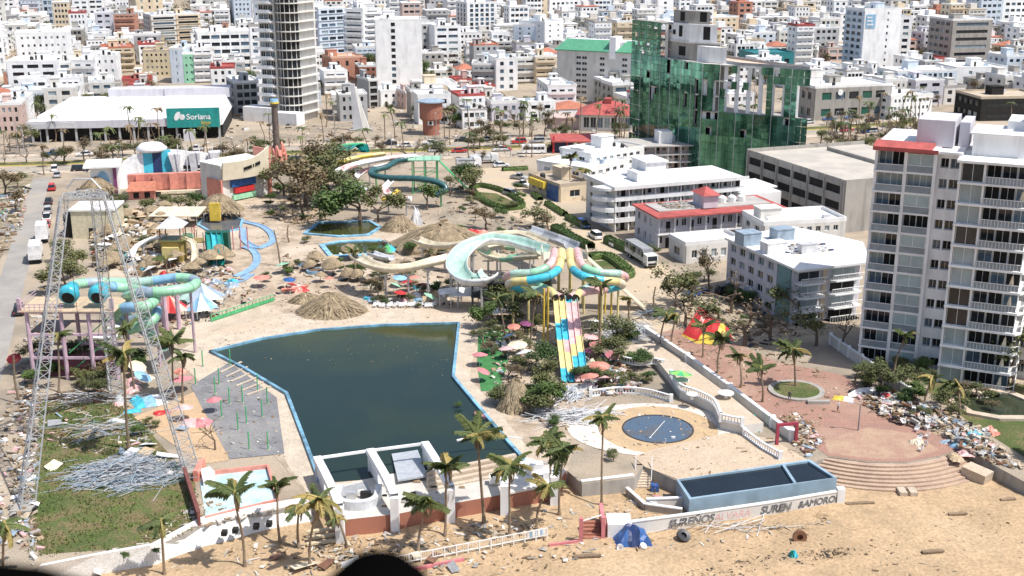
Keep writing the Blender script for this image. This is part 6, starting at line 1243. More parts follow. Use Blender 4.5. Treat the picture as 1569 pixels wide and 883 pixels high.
# loose tarpaulins
def tarp(u, v, s, cols, label, h=1.2, z=0., rz=0., seed=0, name='tarpaulin'):
    rg = random.Random(seed); n = 9; b = MB()
    for j in range(n+1):
        for i in range(n+1):
            x, y = (i/n-.5)*s[0], (j/n-.5)*s[1]; e = max(abs(i/n-.5), abs(j/n-.5))*2; b.v.append((x+rg.uniform(-.1, .1), y+rg.uniform(-.1, .1), max(.03, h*(1-e**2)*(.6+.8*abs(mnoise.noise((x*.9+seed, y*.9, seed)))))))
    for j in range(n):
        for i in range(n): a = j*(n+1)+i; b.f.append((a, a+1, a+n+2, a+n+1)); b.m.append((i*len(cols))//n)
    o = b.build(name, [paint(c, .65) for c in cols], loc=G(u, v, z)); o.rotation_euler = (0, 0, rz); return tag(o, label, 'tarpaulin')
tarp(968, 828, (4.0, 3.2), ['blue', 'navy', 'blue'], 'crumpled blue tarpaulin heap on the sand by the pink gate', 2.4, BZ, .1, 1)
tarp(592, 384, (4.2, 4.2), ['teal', 'green', 'cyan'], 'teal and green tarpaulin slumped beside the blue rimmed pool', 1.6, 0, .3, 2)
tarp(728, 358, (6, 3.4), ['red', 'red', 'coral'], 'bright red tarpaulin beyond the large thatched mound', 1.2, 0, -.2, 3)
tarp(638, 344, (2.6, 2.2), ['white', 'lgrey'], 'white sheet caught on the thatched mound', 4.6, 0, .3, 4)
tarp(228, 616, (4.6, 4.2), ['cyan', 'lblue', 'white'], 'bright cyan sheet lying on the sandy yard by the lawn', .8, 0, .5, 5)
tarp(240, 400, (6, 4), ['lblue', 'white', 'cyan'], 'pale blue and white sheet crumpled in the play yard', 1.5, 0, .3, 6)
tarp(190, 396, (4, 3), ['cyan', 'teal'], 'cyan sheet draped over rocks in the play yard', 1.2, 0, .2, 7)
tarp(205, 378, (3, 3), ['coral', 'red'], 'red slide shell lying beside rocks in the play yard', 1.5, 0, .2, 8)
tarp(1215, 853, (.9, .8), ['teal', 'cyan'], 'small turquoise plastic piece on the open sand', 1.2, BZ, .2, 9)
tarp(460, 446, (3, 2), ['coral', 'red'], 'orange red boat shell beside the pool mound', 1.0, 0, .5, 10)
tarp(1292, 612, (2.8, 1.6), ['yellow', 'white'], 'yellow and white sheet beside the garden wall', .6, 0, -.4, 11)
tarp(1358, 612, (1.8, 1.6), ['red', 'red'], 'red plastic heap in the rubble by the garden wall', 1.1, 0, 0, 12)
tarp(300, 650, (4.2, 2.4), ['lpink', 'pink'], 'heap of faded pink umbrella cloth by the grey deck', 1.1, 0, 0, 13)
tarp(1300, 250, (26, 8), ['lgreen', 'mint', 'lgreen'], 'pale green netting fallen behind the parking garage', 3.0, 0, -.4, 14, 'netting')
# ---- dark steel stair tower behind the turf, dead trunks, planters, boats and boards around the park
r = E('dark_stair_tower', 'dark steel stair tower standing under the mint flume', 'tower', G(752, 478)); dk = M('dark_steel', (.05, .055, .065), .6)
for x in (-3.2, 0, 3.2):
    for y in (0, 4): MB().box(x-.12, y-.12, 0, x+.12, y+.12, 6.2).build('column', [dk], r)
for z in (2.6, 5.2):
    MB().box(-3.4, -.3, z, 3.4, 4.3, z+.15).build('landing', [dk], r)
    for y in (-.2, 4.2): MB().beam((-3.3, y, z+1.0), (3.3, y, z+1.0), .08).build('rail', [dk], r)
    MB().beam((-3 if z % 4 < 2.5 else 3, 1, z-2.2), (3 if z % 4 < 2.5 else -3, 1, z), .9, .15).build('stair', [dk], r)
    MB().beam((-3.2, 0, z-2.2), (0, 0, z), .1).build('brace', [dk], r); MB().beam((3.2, 0, z-2.2), (0, 0, z), .1).build('brace', [dk], r)
for i, (u, v, vt, lb) in enumerate(((430, 408, 352, 'leaning dead palm trunk on the channel terrace'), (481, 410, 386, 'dead stump pole in the blue round planter'), (443, 372, 345, 'thin dead trunk beside the channel'), (30, 618, 545, 'bare pole beside the pink slide tower'), (1243, 470, 415, 'bare pole among the dry trees'), (1003, 475, 440, 'pole on the sandy road edge'))):
    g = G(u, v); h = hgt(u, vt, g); b = MB().tube([(0, 0, 0), (-.3, 0, h*.5), (-.9 if i == 0 else 0, 0, h)], [.2, .16, .1], 7)
    for k in range(3): b.tube([(-.3-.2*k*(i == 0), 0, h*(.6+.12*k)), (.5*(-1)**k, .2, h*(.68+.12*k))], [.06, .02], 4)
    tag(b.build('dead_trunk', trunkm, loc=g), lb, 'trunk')
for i, (u, v, s, lb) in enumerate(((483, 418, 1.7, 'round blue planter on the terrace'), (463, 406, 1.0, 'small blue planter by the channel'))):
    r = E('round_planter', lb, 'planter', G(u, v)); MB().lathe([(s, 0), (s, .6), (s*.85, .6)], n=18).build('bowl', [paint('lblue')], r); MB().lathe([(s*.84, 0), (s*.8, .62), (.1, .75)], n=14).build('soil', [barkm], r)
for i, (u, v, a, c, lb) in enumerate(((668, 652, .2, 'lpink', ''), (1322, 605, .4, 'white', 'white rowing boat hull in the rubble by the garden wall'), (452, 444, .6, 'coral', 'orange kayak beside the pool mound'), (165, 520, .1, 'white', 'white boat hull stored under the pink slide tower'), (190, 505, .3, 'lgrey', 'grey boat hull stored under the pink slide tower'), (735, 640, -.8, 'lpink', 'pink pedal float drifting at the pool edge'))):
    if not lb: continue
    g = G(u, v); b = MB(); n = 8; L = 2.6 if i < 5 else 1.2
    for k in range(n+1):
        t = k/n; w_ = .8*math.sin(math.pi*min(.97, max(.05, t)))**.6*L/2.6; x = (t-.5)*2*L; b.v += [(x, -w_, .55), (x, -w_*.7, .1), (x, w_*.7, .1), (x, w_, .55), (x, w_*.6, .3), (x, -w_*.6, .3)]
    for k in range(n):
        for j in range(6): q = k*6; b.f.append((q+j, q+(j+1) % 6, q+6+(j+1) % 6, q+6+j)); b.m.append(0)
    o = tag(b.build('boat_hull', paint(c), loc=g), lb, 'boat'); o.rotation_euler = (.5 if i == 1 else .1, 0, a)
r = E('red_white_awning', 'low white awning on posts by the pool head chairs', 'awning', G(712, 470), .05)
MB().hexa([(-2.6, -1.8, 2.4), (2.6, -1.8, 2.4), (2.6, 1.8, 2.9), (-2.6, 1.8, 2.9), (-2.6, -1.8, 2.5), (2.6, -1.8, 2.5), (2.6, 1.8, 3.0), (-2.6, 1.8, 3.0)]).build('sheet', [paint('white')], r)
for x in (-2.4, 2.4):
    for y in (-1.6, 1.6): MB().box(x-.06, y-.06, 0, x+.06, y+.06, 2.45).build('post', [steel], r)
for i in range(40):      # blown sheets and boards that can be told apart
    rg = random.Random(500+i); zone = ((1330, 600, 200, 95, 0), (60, 640, 220, 90, 0), (150, 345, 110, 70, 0), (895, 560, 80, 45, 0), (300, 855, 560, 20, BZ))[i % 5]
    u = zone[0]+rg.random()*zone[2]; v = zone[1]+rg.random()*zone[3]*(1 if i % 5 else (u-1330)/200*.6+.3); s, t = rg.uniform(.7, 1.6), rg.uniform(.4, .9); c = rg.choice(['lgrey', 'grey', 'white', 'bluegrey', 'tan', 'brown', 'cream'])
    o = MB().hexa([(-s, -t, 0), (s, -t*.9, .1), (s*.95, t, 0), (-s*.9, t*.9, .12), (-s, -t, .06), (s, -t*.9, .16), (s*.95, t, .06), (-s*.9, t*.9, .18)]).build('fallen_panel', paint(c), loc=G(u, v, zone[4])+Vector((0, 0, .25)))
    o.rotation_euler = (rg.uniform(-.35, .35), rg.uniform(-.35, .35), rg.uniform(0, 3)); nm = dict(lgrey='light grey', bluegrey='blue grey').get(c, c)
    tag(o, '%s fallen panel %s' % (nm, ('in the plaza rubble', 'on the debris covered lawn', 'in the play yard rubble', 'at the foot of the racing slide', 'on the beach before the stage')[i % 5]), 'panel', 'panels blown down by the storm')
# ================================================================ palms, trees, hedges
def leafmat(name, c1, c2, rough=.7):
    m = bpy.data.materials.new(name); m.use_nodes = True; n = m.node_tree.nodes; L = m.node_tree.links; p = n['Principled BSDF']; p.inputs['Roughness'].default_value = rough
    src = n.new('ShaderNodeNewGeometry').outputs['Position']; t = n.new('ShaderNodeTexNoise'); t.inputs['Scale'].default_value = .9; t.inputs['Detail'].default_value = 5; L.new(src, t.inputs['Vector'])
    oi = n.new('ShaderNodeObjectInfo'); ad = n.new('ShaderNodeMath'); ad.operation = 'MULTIPLY_ADD'; L.new(oi.outputs['Random'], ad.inputs[0]); ad.inputs[1].default_value = .5; L.new(t.outputs['Fac'], ad.inputs[2])
    mr = n.new('ShaderNodeMapRange'); mr.inputs[1].default_value = .4; mr.inputs[2].default_value = 1.05; L.new(ad.outputs[0], mr.inputs[0])
    mx = n.new('ShaderNodeMix'); mx.data_type = 'RGBA'; mx.inputs[6].default_value = (*c1, 1); mx.inputs[7].default_value = (*c2, 1); L.new(mr.outputs[0], mx.inputs[0]); L.new(mx.outputs[2], p.inputs['Base Color'])
    return m
frondm = leafmat('palm_frond', (.042, .07, .018), (.125, .15, .042)); frondy = leafmat('yellowed_frond', (.22, .20, .06), (.36, .27, .09)); frondb = leafmat('dead_frond', (.17, .12, .07), (.26, .19, .11))
lfg = leafmat('green_foliage', (.035, .075, .018), (.10, .155, .035)); lfo = leafmat('olive_foliage', (.06, .08, .024), (.14, .145, .05)); lfd = leafmat('dry_foliage', (.12, .09, .05), (.20, .15, .08)); lfb = leafmat('bright_foliage', (.07, .12, .02), (.16, .22, .04))
def frondmesh(L, droop, seed, mat, wid=.55, side=0.):
    rg = random.Random(seed); b = MB(); pts = []; 
    for i in range(8):
        t = i/7; pts.append(Vector((side*t*t*L*.3, L*t*(1-.15*droop*t), L*(.34*t-droop*.75*t*t))))
    b.tube(pts, [.05*(1-.8*i/7)+.008 for i in range(8)], 4, 0, cap=False)
    for i in range(38):
        t = .12+.86*i/37; k = min(6, int(t*7)); f = t*7-k; p = pts[k].lerp(pts[k+1], f); d = (pts[k+1]-pts[k]).normalized()
        for s in (-1, 1):
            if rg.random() < .08: continue
            l = wid*(1-.55*t)*rg.uniform(.8, 1.15)*1.5; out = Vector((s, .55+rg.uniform(-.15, .15), -.45-.5*rg.random()-.3*droop)).normalized()*l; wv = d*.028
            b.poly([p-wv, p+wv, p+out*.65+wv*.9+Vector((0, 0, .02)), p+out, p+out*.65-wv*.9])
    return b.mesh('frond', [mat])
FR = [frondmesh(1., d, i, frondm, .24, s) for i, (d, s) in enumerate(((.25, .1), (.45, -.2), (.7, .3), (.95, -.1)))]
FY = [frondmesh(1., .9, 11, frondy, .22), frondmesh(1., .7, 12, frondy, .2, .3)]; FB = [frondmesh(1., 1.25, 21, frondb, .16), frondmesh(1., 1.1, 22, frondb, .14, .2)]
TRK = {}
def trunkmesh(lean, seed):
    b = MB(); n = 10; pts = [Vector((lean*(i/n)**1.6*.12, lean*.05*math.sin(i*.5), i/n)) for i in range(n+1)]
    b.v = []; r = [(.020-.008*(i/n)+(.012 if i == 0 else 0)) for i in range(n+1)]; b.tube(pts, r, 8); return b.mesh('trunk', [trunkm])
TR = [trunkmesh(l, i) for i, l in enumerate((0, .5, -.6, 1.0))]
LEANX = (0, .5, -.6, 1.0)
def palm(g, h, n, label, group, seed, L=2.9, wind=1.0, hang=4, sep=True, yellow=.15):
    rg = random.Random(seed); r = E('palm_tree', label, 'palm tree', g, rg.uniform(-.5, .5), group); k = rg.randrange(4); r.rotation_euler.x = rg.uniform(-.1, .1); r.rotation_euler.y = rg.uniform(-.1, .06)
    obj('trunk', TR[k], r, scale=(8.0 if h < 11 else 10, 8.0 if h < 11 else 10, h)); cx = LEANX[k]*.12*(8 if h < 11 else 10); cy = LEANX[k]*.05*math.sin(5)*(8 if h < 11 else 10)
    wa = math.pi*.5+rg.uniform(-.5, .5)         # fronds were swept to one side by the storm
    for i in range(n):
        az = 2*math.pi*i/n+rg.uniform(-.25, .25)
        if wind and rg.random() < .35*wind: az = wa+rg.uniform(-1.1, 1.1)
        me = rg.choice(FY) if rg.random() < yellow else FR[min(3, int(abs(rg.gauss(1.4, 1.0))))]
        s = L*rg.uniform(.55, 1.12); o = obj('frond', me, r, (cx, cy, h-.05), scale=(s, s, s)); o.rotation_euler = (rg.uniform(-.55, .6), rg.uniform(-.5, .5), az)
    for i in range(hang): s = L*rg.uniform(.6, .9); o = obj('frond', rg.choice(FB), r, (cx, cy, h-.25), scale=(s*.7, s*.7, s)); o.rotation_euler = (-.75, 0, rg.uniform(0, 6.28))
    MB().lathe([(.16, -.5), (.3, -.1), (.12, .2)], (cx, cy, h), 7).build('crown_shaft', [frondy], r)
    return r
PALMS = [  # base u v, crown v, z, frond count, length, label
 (375, 868, 745, BZ, 13, 3.1, 'tall ragged coconut palm in front of the white sea wall'), (252, 880, 792, BZ, 9, 2.6, 'stunted drooping palm at the foot of the sea wall'),
 (429, 830, 748, BZ, 10, 2.6, 'battered palm between the empty pool and the stage'), (475, 868, 760, BZ, 14, 3.0, 'bushy coconut palm beside the yellow stage steps'),
 (458, 838, 772, BZ, 8, 2.5, 'small palm tucked behind the bushy one by the stage'), (531, 838, 790, BZ, 10, 1.7, 'short yellowing palm in front of the bar counter'),
 (641, 846, 768, BZ, 13, 2.9, 'coconut palm in front of the second stage bay'), (682, 822, 712, BZ, 15, 3.1, 'tall coconut palm before the third stage rib'),
 (742, 802, 662, BZ, 15, 3.2, 'tallest coconut palm in front of the stage steps'), (781, 822, 712, BZ, 14, 3.0, 'coconut palm with hanging dead fronds by the stage podium'),
 (823, 812, 742, BZ, 12, 2.6, 'palm leaning at the end of the stage by the fence'), (857, 790, 682, BZ, 15, 3.2, 'dense coconut palm in the clump beside the stage end'),
 (843, 770, 672, BZ, 14, 3.0, 'second palm of the clump beside the stage end'), (922, 775, 645, BZ, 13, 2.6, 'slender palm standing by the fountain circle'),
 (265, 612, 522, 0, 15, 3.3, 'full crowned palm beside the pool corner posts'), (198, 690, 538, 0, 13, 3.2, 'tall palm between the ride tower legs'),
 (206, 600, 505, 0, 9, 2.6, 'shorter palm behind the tall one under the ride tower'), (90, 602, 512, 0, 9, 2.4, 'thin palm under the pink slide tower'), (280, 618, 545, 0, 9, 2.4, 'leaning palm next to the pool corner posts'),
 (6, 905, 800, BZ, 10, 2.8, 'drooping palm on the debris strewn beach end'),
 (812, 535, 448, 0, 14, 3.2, 'broad palm left of the racing slide'), (918, 545, 432, 0, 11, 2.6, 'dark palm right of the racing slide'), (775, 520, 455, 0, 10, 2.6, 'palm beside the dark slide tower'), (880, 540, 540, 0, 0, 2., ''),
 (963, 490, 458, 0, 6, 2.2, 'stripped palm bent by the wind on the sandy road'), (1012, 530, 478, 0, 9, 2.4, 'dark battered palm on the upper promenade'), (1029, 538, 482, 0, 9, 2.4, 'second battered palm on the upper promenade'),
 (1077, 548, 500, 0, 7, 2.2, 'thin palm in front of the collapsed marquee'), (1100, 572, 518, 0, 13, 2.6, 'green palm beside the collapsed marquee'), (1135, 594, 545, 0, 9, 2.2, 'palm beside the promenade wall pier'),
 (1168, 616, 562, 0, 13, 2.5, 'leafy palm on the promenade near the planter'), (1219, 596, 535, 0, 14, 3.0, 'wind swept palm growing in the round planter'), (1417, 626, 578, 0, 10, 2.4, 'palm among the rubble by the garden wall'),
 (1370, 580, 512, 0, 10, 2.4, 'palm close against the balcony tower'), (1448, 618, 585, 0, 7, 2., 'stripped palm near the murky garden pool'), (1468, 640, 590, 0, 7, 2.2, 'dead drooping palm at the rim of the garden pool'), (1545, 560, 500, 0, 11, 2.6, 'palm in the shade right of the balcony tower'),
 (872, 300, 240, 0, 11, 2.6, 'palm standing beside the corner shop'), (893, 300, 258, 0, 12, 2.6, 'leafy palm by the white guest house'), (548, 430, 385, 0, 10, 2.2, 'short palm beside the blue rimmed pool'), (588, 440, 405, 0, 11, 2.4, 'palm in front of the cream flume'), (258, 435, 395, 0, 8, 2.4, 'palm in the play yard behind the green tubes'),
 (1215, 470, 455, 0, 0, 2., '')]
for i, (u, v, vt, z, n, L, lb) in enumerate(PALMS):
    if n: g = G(u, v, z); palm(g, hgt(u, vt, g), n, lb, 'wind battered palms of the park and promenade', 100+i, L, yellow=.2 if 'yellow' not in lb else .7, hang=5)
# far palms: same kind, crown joined (fronds only a few pixels)
def crownmesh(seed):
    rg = random.Random(seed); b = MB()
    for i in range(9):
        az = wa = rg.uniform(0, 6.28) if rg.random() < .5 else rg.gauss(1.2, .7); L = rg.uniform(1.6, 2.6); d = rg.uniform(.4, 1.3); prev = Vector((0, 0, 0)); dr = Vector((math.cos(az), math.sin(az), 0)); s = Vector((-dr.y, dr.x, 0))
        for k in range(1, 6):
            t = k/5; p = dr*(L*t*(1-.2*d*t))+Vector((0, 0, L*(.3*t-.8*d*t*t))); w0 = .28*(1-abs(t-.6)); b.poly([prev-s*w0-Vector((0, 0, .15)), prev, p, p-s*w0-Vector((0, 0, .2))]); b.poly([prev, prev+s*w0-Vector((0, 0, .15)), p+s*w0-Vector((0, 0, .2)), p]); prev = p
    return b.mesh('crown', [frondm if seed % 3 else frondb])
CRS = [crownmesh(i) for i in range(6)]
def farpalm(x, y, h, rg, label, group):
    r = E('palm_tree', label, 'palm tree', (x, y, terr(y)), rg.uniform(0, 6.28), group); k = rg.randrange(4); q = rg.uniform(.8, 1.25); obj('trunk', TR[k], r, scale=(9, 9, h)); obj('crown', rg.choice(CRS), r, (LEANX[k]*.12*9, 0, h), scale=(q, q, q))
rg = random.Random(21)
for i in range(96):
    t = rg.random(); p = aves[int(t*(len(aves)-2))]; d = (aves[int(t*(len(aves)-2))+1]-p).normalized(); s = rg.choice([0, 0, 17, -17.5])+rg.uniform(-.5, .5); q = p+d*rg.uniform(0, 12)+Vector((d.y, -d.x, 0))*s
    farpalm(q.x, q.y, rg.uniform(6.5, 12), rg, ['stripped palm on the avenue median ', 'stripped palm on the avenue pavement '][abs(s) > 5]+near(q.x, q.y), 'palms along the avenue')
for u, v in ((1290, 215), (1302, 222), (1315, 205), (1330, 200), (1345, 225), (1360, 208), (1380, 205), (1395, 195), (1405, 190), (1418, 200), (1300, 240), (1322, 238), (60, 215), (85, 218), (200, 222), (215, 225), (245, 222), (500, 195), (512, 198), (590, 215), (605, 212), (690, 222), (720, 215), (770, 212)):
    g = G(u, v); farpalm(g.x, g.y, rg.uniform(7, 13), rg, 'bare topped palm on open ground '+near(g.x, g.y), 'palms beyond the park')
# ---- broadleaf trees
def tree_meshes(seed, dens, leaf, bare=False):
    rg = random.Random(seed); t = MB(); c = MB(); tips = []
    def br(p, d, L, r, k):
        q = p+d*L; m = p.lerp(q, .5)+Vector((rg.uniform(-.1, .1), rg.uniform(-.1, .1), 0))*L; t.tube([p, m, q], [r, r*.85, r*.65], 5 if k < 3 else 4, 0, cap=False)
        if k >= (4 if bare else 3) or L < .14: tips.append((q, L)); return
        for i in range(rg.choice([2, 3, 3] if k < 2 else [2, 2, 3])):
            e = (d+Vector((rg.gauss(0, .75), rg.gauss(0, .75), rg.gauss(.05, .3)))).normalized(); br(q, e, L*rg.uniform(.62, .85), r*.62, k+1)
    br(Vector((0, 0, -.05)), Vector((0, 0, 1)), .30, .032, 0)
    for q, L in tips:
        n = max(3, int(dens*rg.uniform(.4, 1.5))); cr = rg.uniform(.09, .17)*(1.0 if bare else 1.25)
        for i in range(n):
            v = Vector((rg.gauss(0, 1), rg.gauss(0, 1), rg.gauss(0, .75))); v = v.normalized()*cr*rg.random()**.5; p = q+v; a = Vector((rg.uniform(-1, 1), rg.uniform(-1, 1), rg.uniform(-.6, .6))).normalized()*leaf*rg.uniform(.6, 1.3); e = a.cross(Vector((rg.uniform(-1, 1), rg.uniform(-1, 1), 1))).normalized()*leaf*rg.uniform(.4, .8)
            c.poly([p-a, p-e, p+a, p+e])
    return t.mesh('trunk', [barkm]), c
TREES = {}
for nm, seeds, dens, leaf, mats, bare in (('green', (1, 2, 3), 170, .030, [lfg, lfg, lfo], 0), ('olive', (4, 5, 6), 105, .028, [lfo, lfo, lfo], 0), ('dry', (7, 8, 9), 48, .028, [lfd, lfd, lfo], 1), ('bare', (10, 11, 12), 2, .02, [lfd]*3, 1)):
    TREES[nm] = []
    for s_, m in zip(seeds, mats): t, c = tree_meshes(s_, dens, leaf, bare); TREES[nm].append((t, c.mesh('crown', [m])))
def tree(g, h, kind, label, group=None, wide=1., rg=rg, nm='tree'):
    t, c = TREES[kind][rg.randrange(3)]; r = E(nm, label, nm, g, rg.uniform(0, 6.28), group); s = (h*wide, h*wide, h); obj('trunk', t, r, scale=s); obj('crown', c, r, scale=s); return r
for u, v, h, k, w_, lb in ((520, 318, 12, 'olive', 1.2, 'olive tree filling the gap by the green tree'), (462, 335, 10, 'dry', 1.3, 'low dry tree left of the blue rimmed pool'), (435, 300, 11, 'dry', 1.1, 'dry tree touching the entrance hall end'), (510, 275, 12, 'olive', 1.2, 'olive tree under the cream flume curve'), (475, 285, 13, 'dry', 1.2, 'tall dry tree behind the front dry tree'), (690, 300, 7, 'dry', 1.2, 'dry tree at the end of the teal tube'), (745, 350, 6, 'dry', 1.3, 'dry scrub tree at the mound edge'), (820, 350, 6, 'olive', 1.3, 'olive scrub tree by the sandy road bend'), (840, 360, 5, 'dry', 1.3, 'dry scrub beside the grey flume'), (755, 500, 6, 'green', 1.1, 'green bush tree at the dark slide tower'), (770, 470, 8, 'olive', 1.1, 'olive tree behind the dark slide tower'), (820, 570, 5, 'green', 1.3, 'leafy bush between umbrellas and slide'), (835, 625, 5, 'green', 1.4, 'leafy bush at the slide foot'), (940, 530, 6, 'olive', 1.4, 'olive bush beside the silver strips'), (100, 445, 7, 'olive', 1.3, 'olive tree over the pink tower platform'), (60, 560, 5, 'olive', 1.2, 'dark scrub tree at the pink tower foot'), (130, 560, 5, 'green', 1.3, 'green scrub under the pink tower'), (215, 560, 4, 'green', 1.4, 'green bush behind the tower palm'), (1050, 500, 9, 'bare', 1.1, 'bare tree by the upper promenade strips'), (1225, 500, 10, 'dry', 1.1, 'dry tree shading the curved balconies'), (1100, 500, 8, 'dry', 1.2, 'dark dry tree behind the marquee'), (470, 318, 15, 'dry', 1.2, 'large dry brown tree in front of the totem column'), (448, 305, 13, 'olive', .9, 'olive tree at the end of the entrance hall'), (500, 300, 14, 'olive', 1.0, 'big olive tree behind the leafy green one'), (490, 336, 9, 'dry', 1., 'dry tree at the edge of the blue rimmed pool'),
                        (552, 346, 14.5, 'green', 1.15, 'big leafy green tree beside the flumes'), (580, 340, 10, 'green', 1., 'green tree in front of the dark teal tube'), (655, 322, 8.5, 'green', 1.1, 'round dark green tree under the teal tube'), (530, 290, 10, 'olive', 1., 'olive tree beyond the flume curve'),
                        (1120, 480, 10, 'bare', 1.2, 'bare spreading tree in front of the teal walled apartments'), (1060, 470, 11, 'dry', 1., 'dry tree at the motel corner'), (1085, 450, 9, 'dry', .9, 'dry tree behind the bare spreading tree'), (1035, 470, 8.5, 'olive', .9, 'ragged olive tree on the corner of the sandy road'), (1140, 530, 10.5, 'bare', 1.2, 'big bare tree beside the collapsed marquee'), (1180, 520, 9, 'bare', 1.1, 'bare tree shading the apartment forecourt'),
                        (1250, 530, 9.5, 'dry', 1.0, 'dark dry tree between the apartments and the tower'), (1290, 540, 8, 'bare', 1., 'bare tree at the corner of the garden wall'), (1350, 600, 7, 'olive', 1., 'dark garden tree at the foot of the balcony tower'), (1310, 590, 5, 'dry', 1.2, 'dry garden shrub tree behind the rubble'), (1545, 590, 10, 'olive', 1., 'shaded tree right of the balcony tower'),
                        (920, 310, 8, 'green', 1., 'leafy tree at the curved hotel end'), (985, 400, 5, 'olive', 1.2, 'low tree beside the army truck'), (725, 300, 9, 'olive', 1., 'olive tree at the hedge island tip'), (708, 290, 8, 'green', .9, 'small green tree near the hedge island'), (95, 400, 6, 'olive', 1., 'scrubby tree beside the parked vans'), (110, 425, 7, 'olive', 1.2, 'olive tree behind the pink slide tower'), (330, 690, 5.5, 'bare', .9, 'bare shrub tree beside the grey deck'),
                        (245, 322, 5, 'green', 1.6, 'wide green bush tree below the coral wall'), (275, 326, 5, 'olive', 1.6, 'olive bush tree below the coral wall'), (300, 322, 4.5, 'green', 1.4, 'bush tree beside the thatched hut'), (185, 322, 5, 'olive', 1.3, 'olive bush beside the ticket booth'), (940, 560, 5.5, 'olive', 1.2, 'rounded olive tree right of the racing slide'), (830, 600, 6, 'green', 1., 'green shrub tree at the slide foot'), (845, 635, 5, 'green', 1.2, 'bright shrub beside the metal strips'), (790, 500, 8, 'olive', .9, 'dark tree behind the green turf'), (835, 490, 8, 'green', 1., 'dark green tree under the racing slide'), (25, 330, 7, 'dry', 1.2, 'dry tree on the street verge'), (10, 300, 8, 'dry', 1.2, 'brown tree at the street corner'), (28, 290, 6, 'olive', 1., 'small olive tree at the street corner'), (1600, 700, 4, 'green', 1.5, 'clipped shrub on the hotel lawn')):
    tree(G(u, v), h, k, lb, None, w_)
for i, (u, v, s, k) in enumerate(((450, 412, 2.4, 'green'), (440, 420, 2.2, 'bright'), (412, 318, 1.8, 'green'), (470, 372, 1.8, 'olive'), (405, 430, 2., 'green'), (536, 418, 2.2, 'green'), (522, 405, 2, 'green'), (215, 670, 1.8, 'green'), (228, 655, 1.6, 'green'), (940, 705, 1.6, 'bright'), (822, 605, 2.2, 'bright'), (850, 650, 2, 'bright'), (975, 585, 1.8, 'green'), (1000, 585, 1.8, 'green'), (640, 470, 1.4, 'green'), (590, 470, 1.4, 'green'), (700, 625, 1., 'green'), (1400, 560, 2., 'olive'), (190, 860, 1.0, 'green'), (240, 848, .8, 'green'), (1045, 440, 2.5, 'olive'), (870, 352, 2.2, 'olive'))):
    tree(G(u, v), s, 'green' if k != 'olive' else 'olive', {'bright': 'bright green low shrub in a park bed', 'green': 'dark green low shrub in a park bed', 'olive': 'dull olive low shrub in a park bed'}[k], 'low shrubs around the park', 1.5, nm='shrub')
# hedges
def hedge(pts, w, h, label, seed=0):
    pth = spline([G(u, v) for u, v in pts], 5); rg = random.Random(seed); o = pth[0].copy(); b = MB().sweep([p-o for p in pth], [(-w/2, 0), (-w/2*.95, h*.8), (-w*.3, h), (w*.3, h), (w/2*.95, h*.8), (w/2, 0)]); L = sum((pth[i+1]-pth[i]).length for i in range(len(pth)-1))
    for i in range(min(3500, int(L*w*26))):
        k = rg.randrange(len(pth)-1); p = pth[k].lerp(pth[k+1], rg.random())-o; d = (pth[k+1]-pth[k]).normalized(); x = Vector((d.y, -d.x, 0)); t = rg.uniform(-1, 1); q = p+x*(t*w*.52)+Vector((0, 0, h*(1.04 if abs(t) < .7 else rg.random()))); a = Vector((rg.uniform(-1, 1), rg.uniform(-1, 1), rg.uniform(-.7, .7))).normalized()*.17; e = a.cross(Vector((rg.random(), rg.random(), 1))).normalized()*.12; b.poly([q-a, q-e, q+a, q+e])
    tag(b.build('hedge', lfg, loc=o), label, 'hedge')
for i, (pts, w_, h, lb) in enumerate((((( 722, 292), (745, 312), (775, 322), (800, 318), (790, 305), (765, 293), (738, 287), (722, 290)), 1.6, 1.0, 'clipped hedge round the long traffic island'), (((850, 352), (885, 372), (905, 382)), 2.2, 1.3, 'hedge along the park side of the sandy road'), (((902, 398), (930, 396), (955, 412), (963, 424), (940, 428)), 2.4, 1.2, 'dark hedge curving round the lawn island by the truck'), (((818, 300), (828, 308)), 1.6, 1.0, 'short hedge by the corner shop'), (((838, 314), (866, 332)), 1.6, 1.0, 'hedge strip before the curved hotel'), (((870, 336), (900, 352)), 1.8, 1.2, 'hedge strip beside the parked blue car'), (((930, 372), (965, 388), (1000, 402)), 2., 1.6, 'overgrown hedge behind the parked cars'), (((770, 262), (808, 260)), 2., .9, 'hedge on the avenue island'))): hedge(pts, w_, h, lb, i)
sheet('island_lawn', px((735, 295), (760, 297), (788, 310), (775, 318), (750, 312)), .1, lawnm); sheet('island_lawn', px((905, 402), (928, 400), (945, 410), (950, 420), (915, 425)), .1, lawnm)
# rough grass on the lawn
b = MB(); lp = px((52, 612), (110, 598), (165, 596), (222, 640), (262, 690), (306, 748), (298, 812), (232, 842), (150, 846), (40, 858), (46, 800), (36, 760), (58, 690)); xs_ = [p[0] for p in lp]; ys_ = [p[1] for p in lp]
def inside(x, y, poly):
    c = False; j = len(poly)-1
    for i in range(len(poly)):
        if (poly[i][1] > y) != (poly[j][1] > y) and x < (poly[j][0]-poly[i][0])*(y-poly[i][1])/(poly[j][1]-poly[i][1])+poly[i][0]: c = not c
        j = i
    return c
for i in range(14000):
    x = rg.uniform(min(xs_), max(xs_)); y = rg.uniform(min(ys_), max(ys_))
    if not inside(x, y, lp): continue
    if mnoise.noise((x*.25, y*.25, 5)) < -.22: continue
    a = rg.uniform(0, 6.28); h = rg.uniform(.12, .4); d = Vector((math.cos(a), math.sin(a), 0))*rg.uniform(.06, .14); b.poly([(x-d.x, y-d.y, .04), (x+d.x, y+d.y, .04), (x+rg.uniform(-.15, .15), y+rg.uniform(-.15, .15), h)], rg.randrange(2))
b.build('grass', [lfb, lfo], kind='stuff')
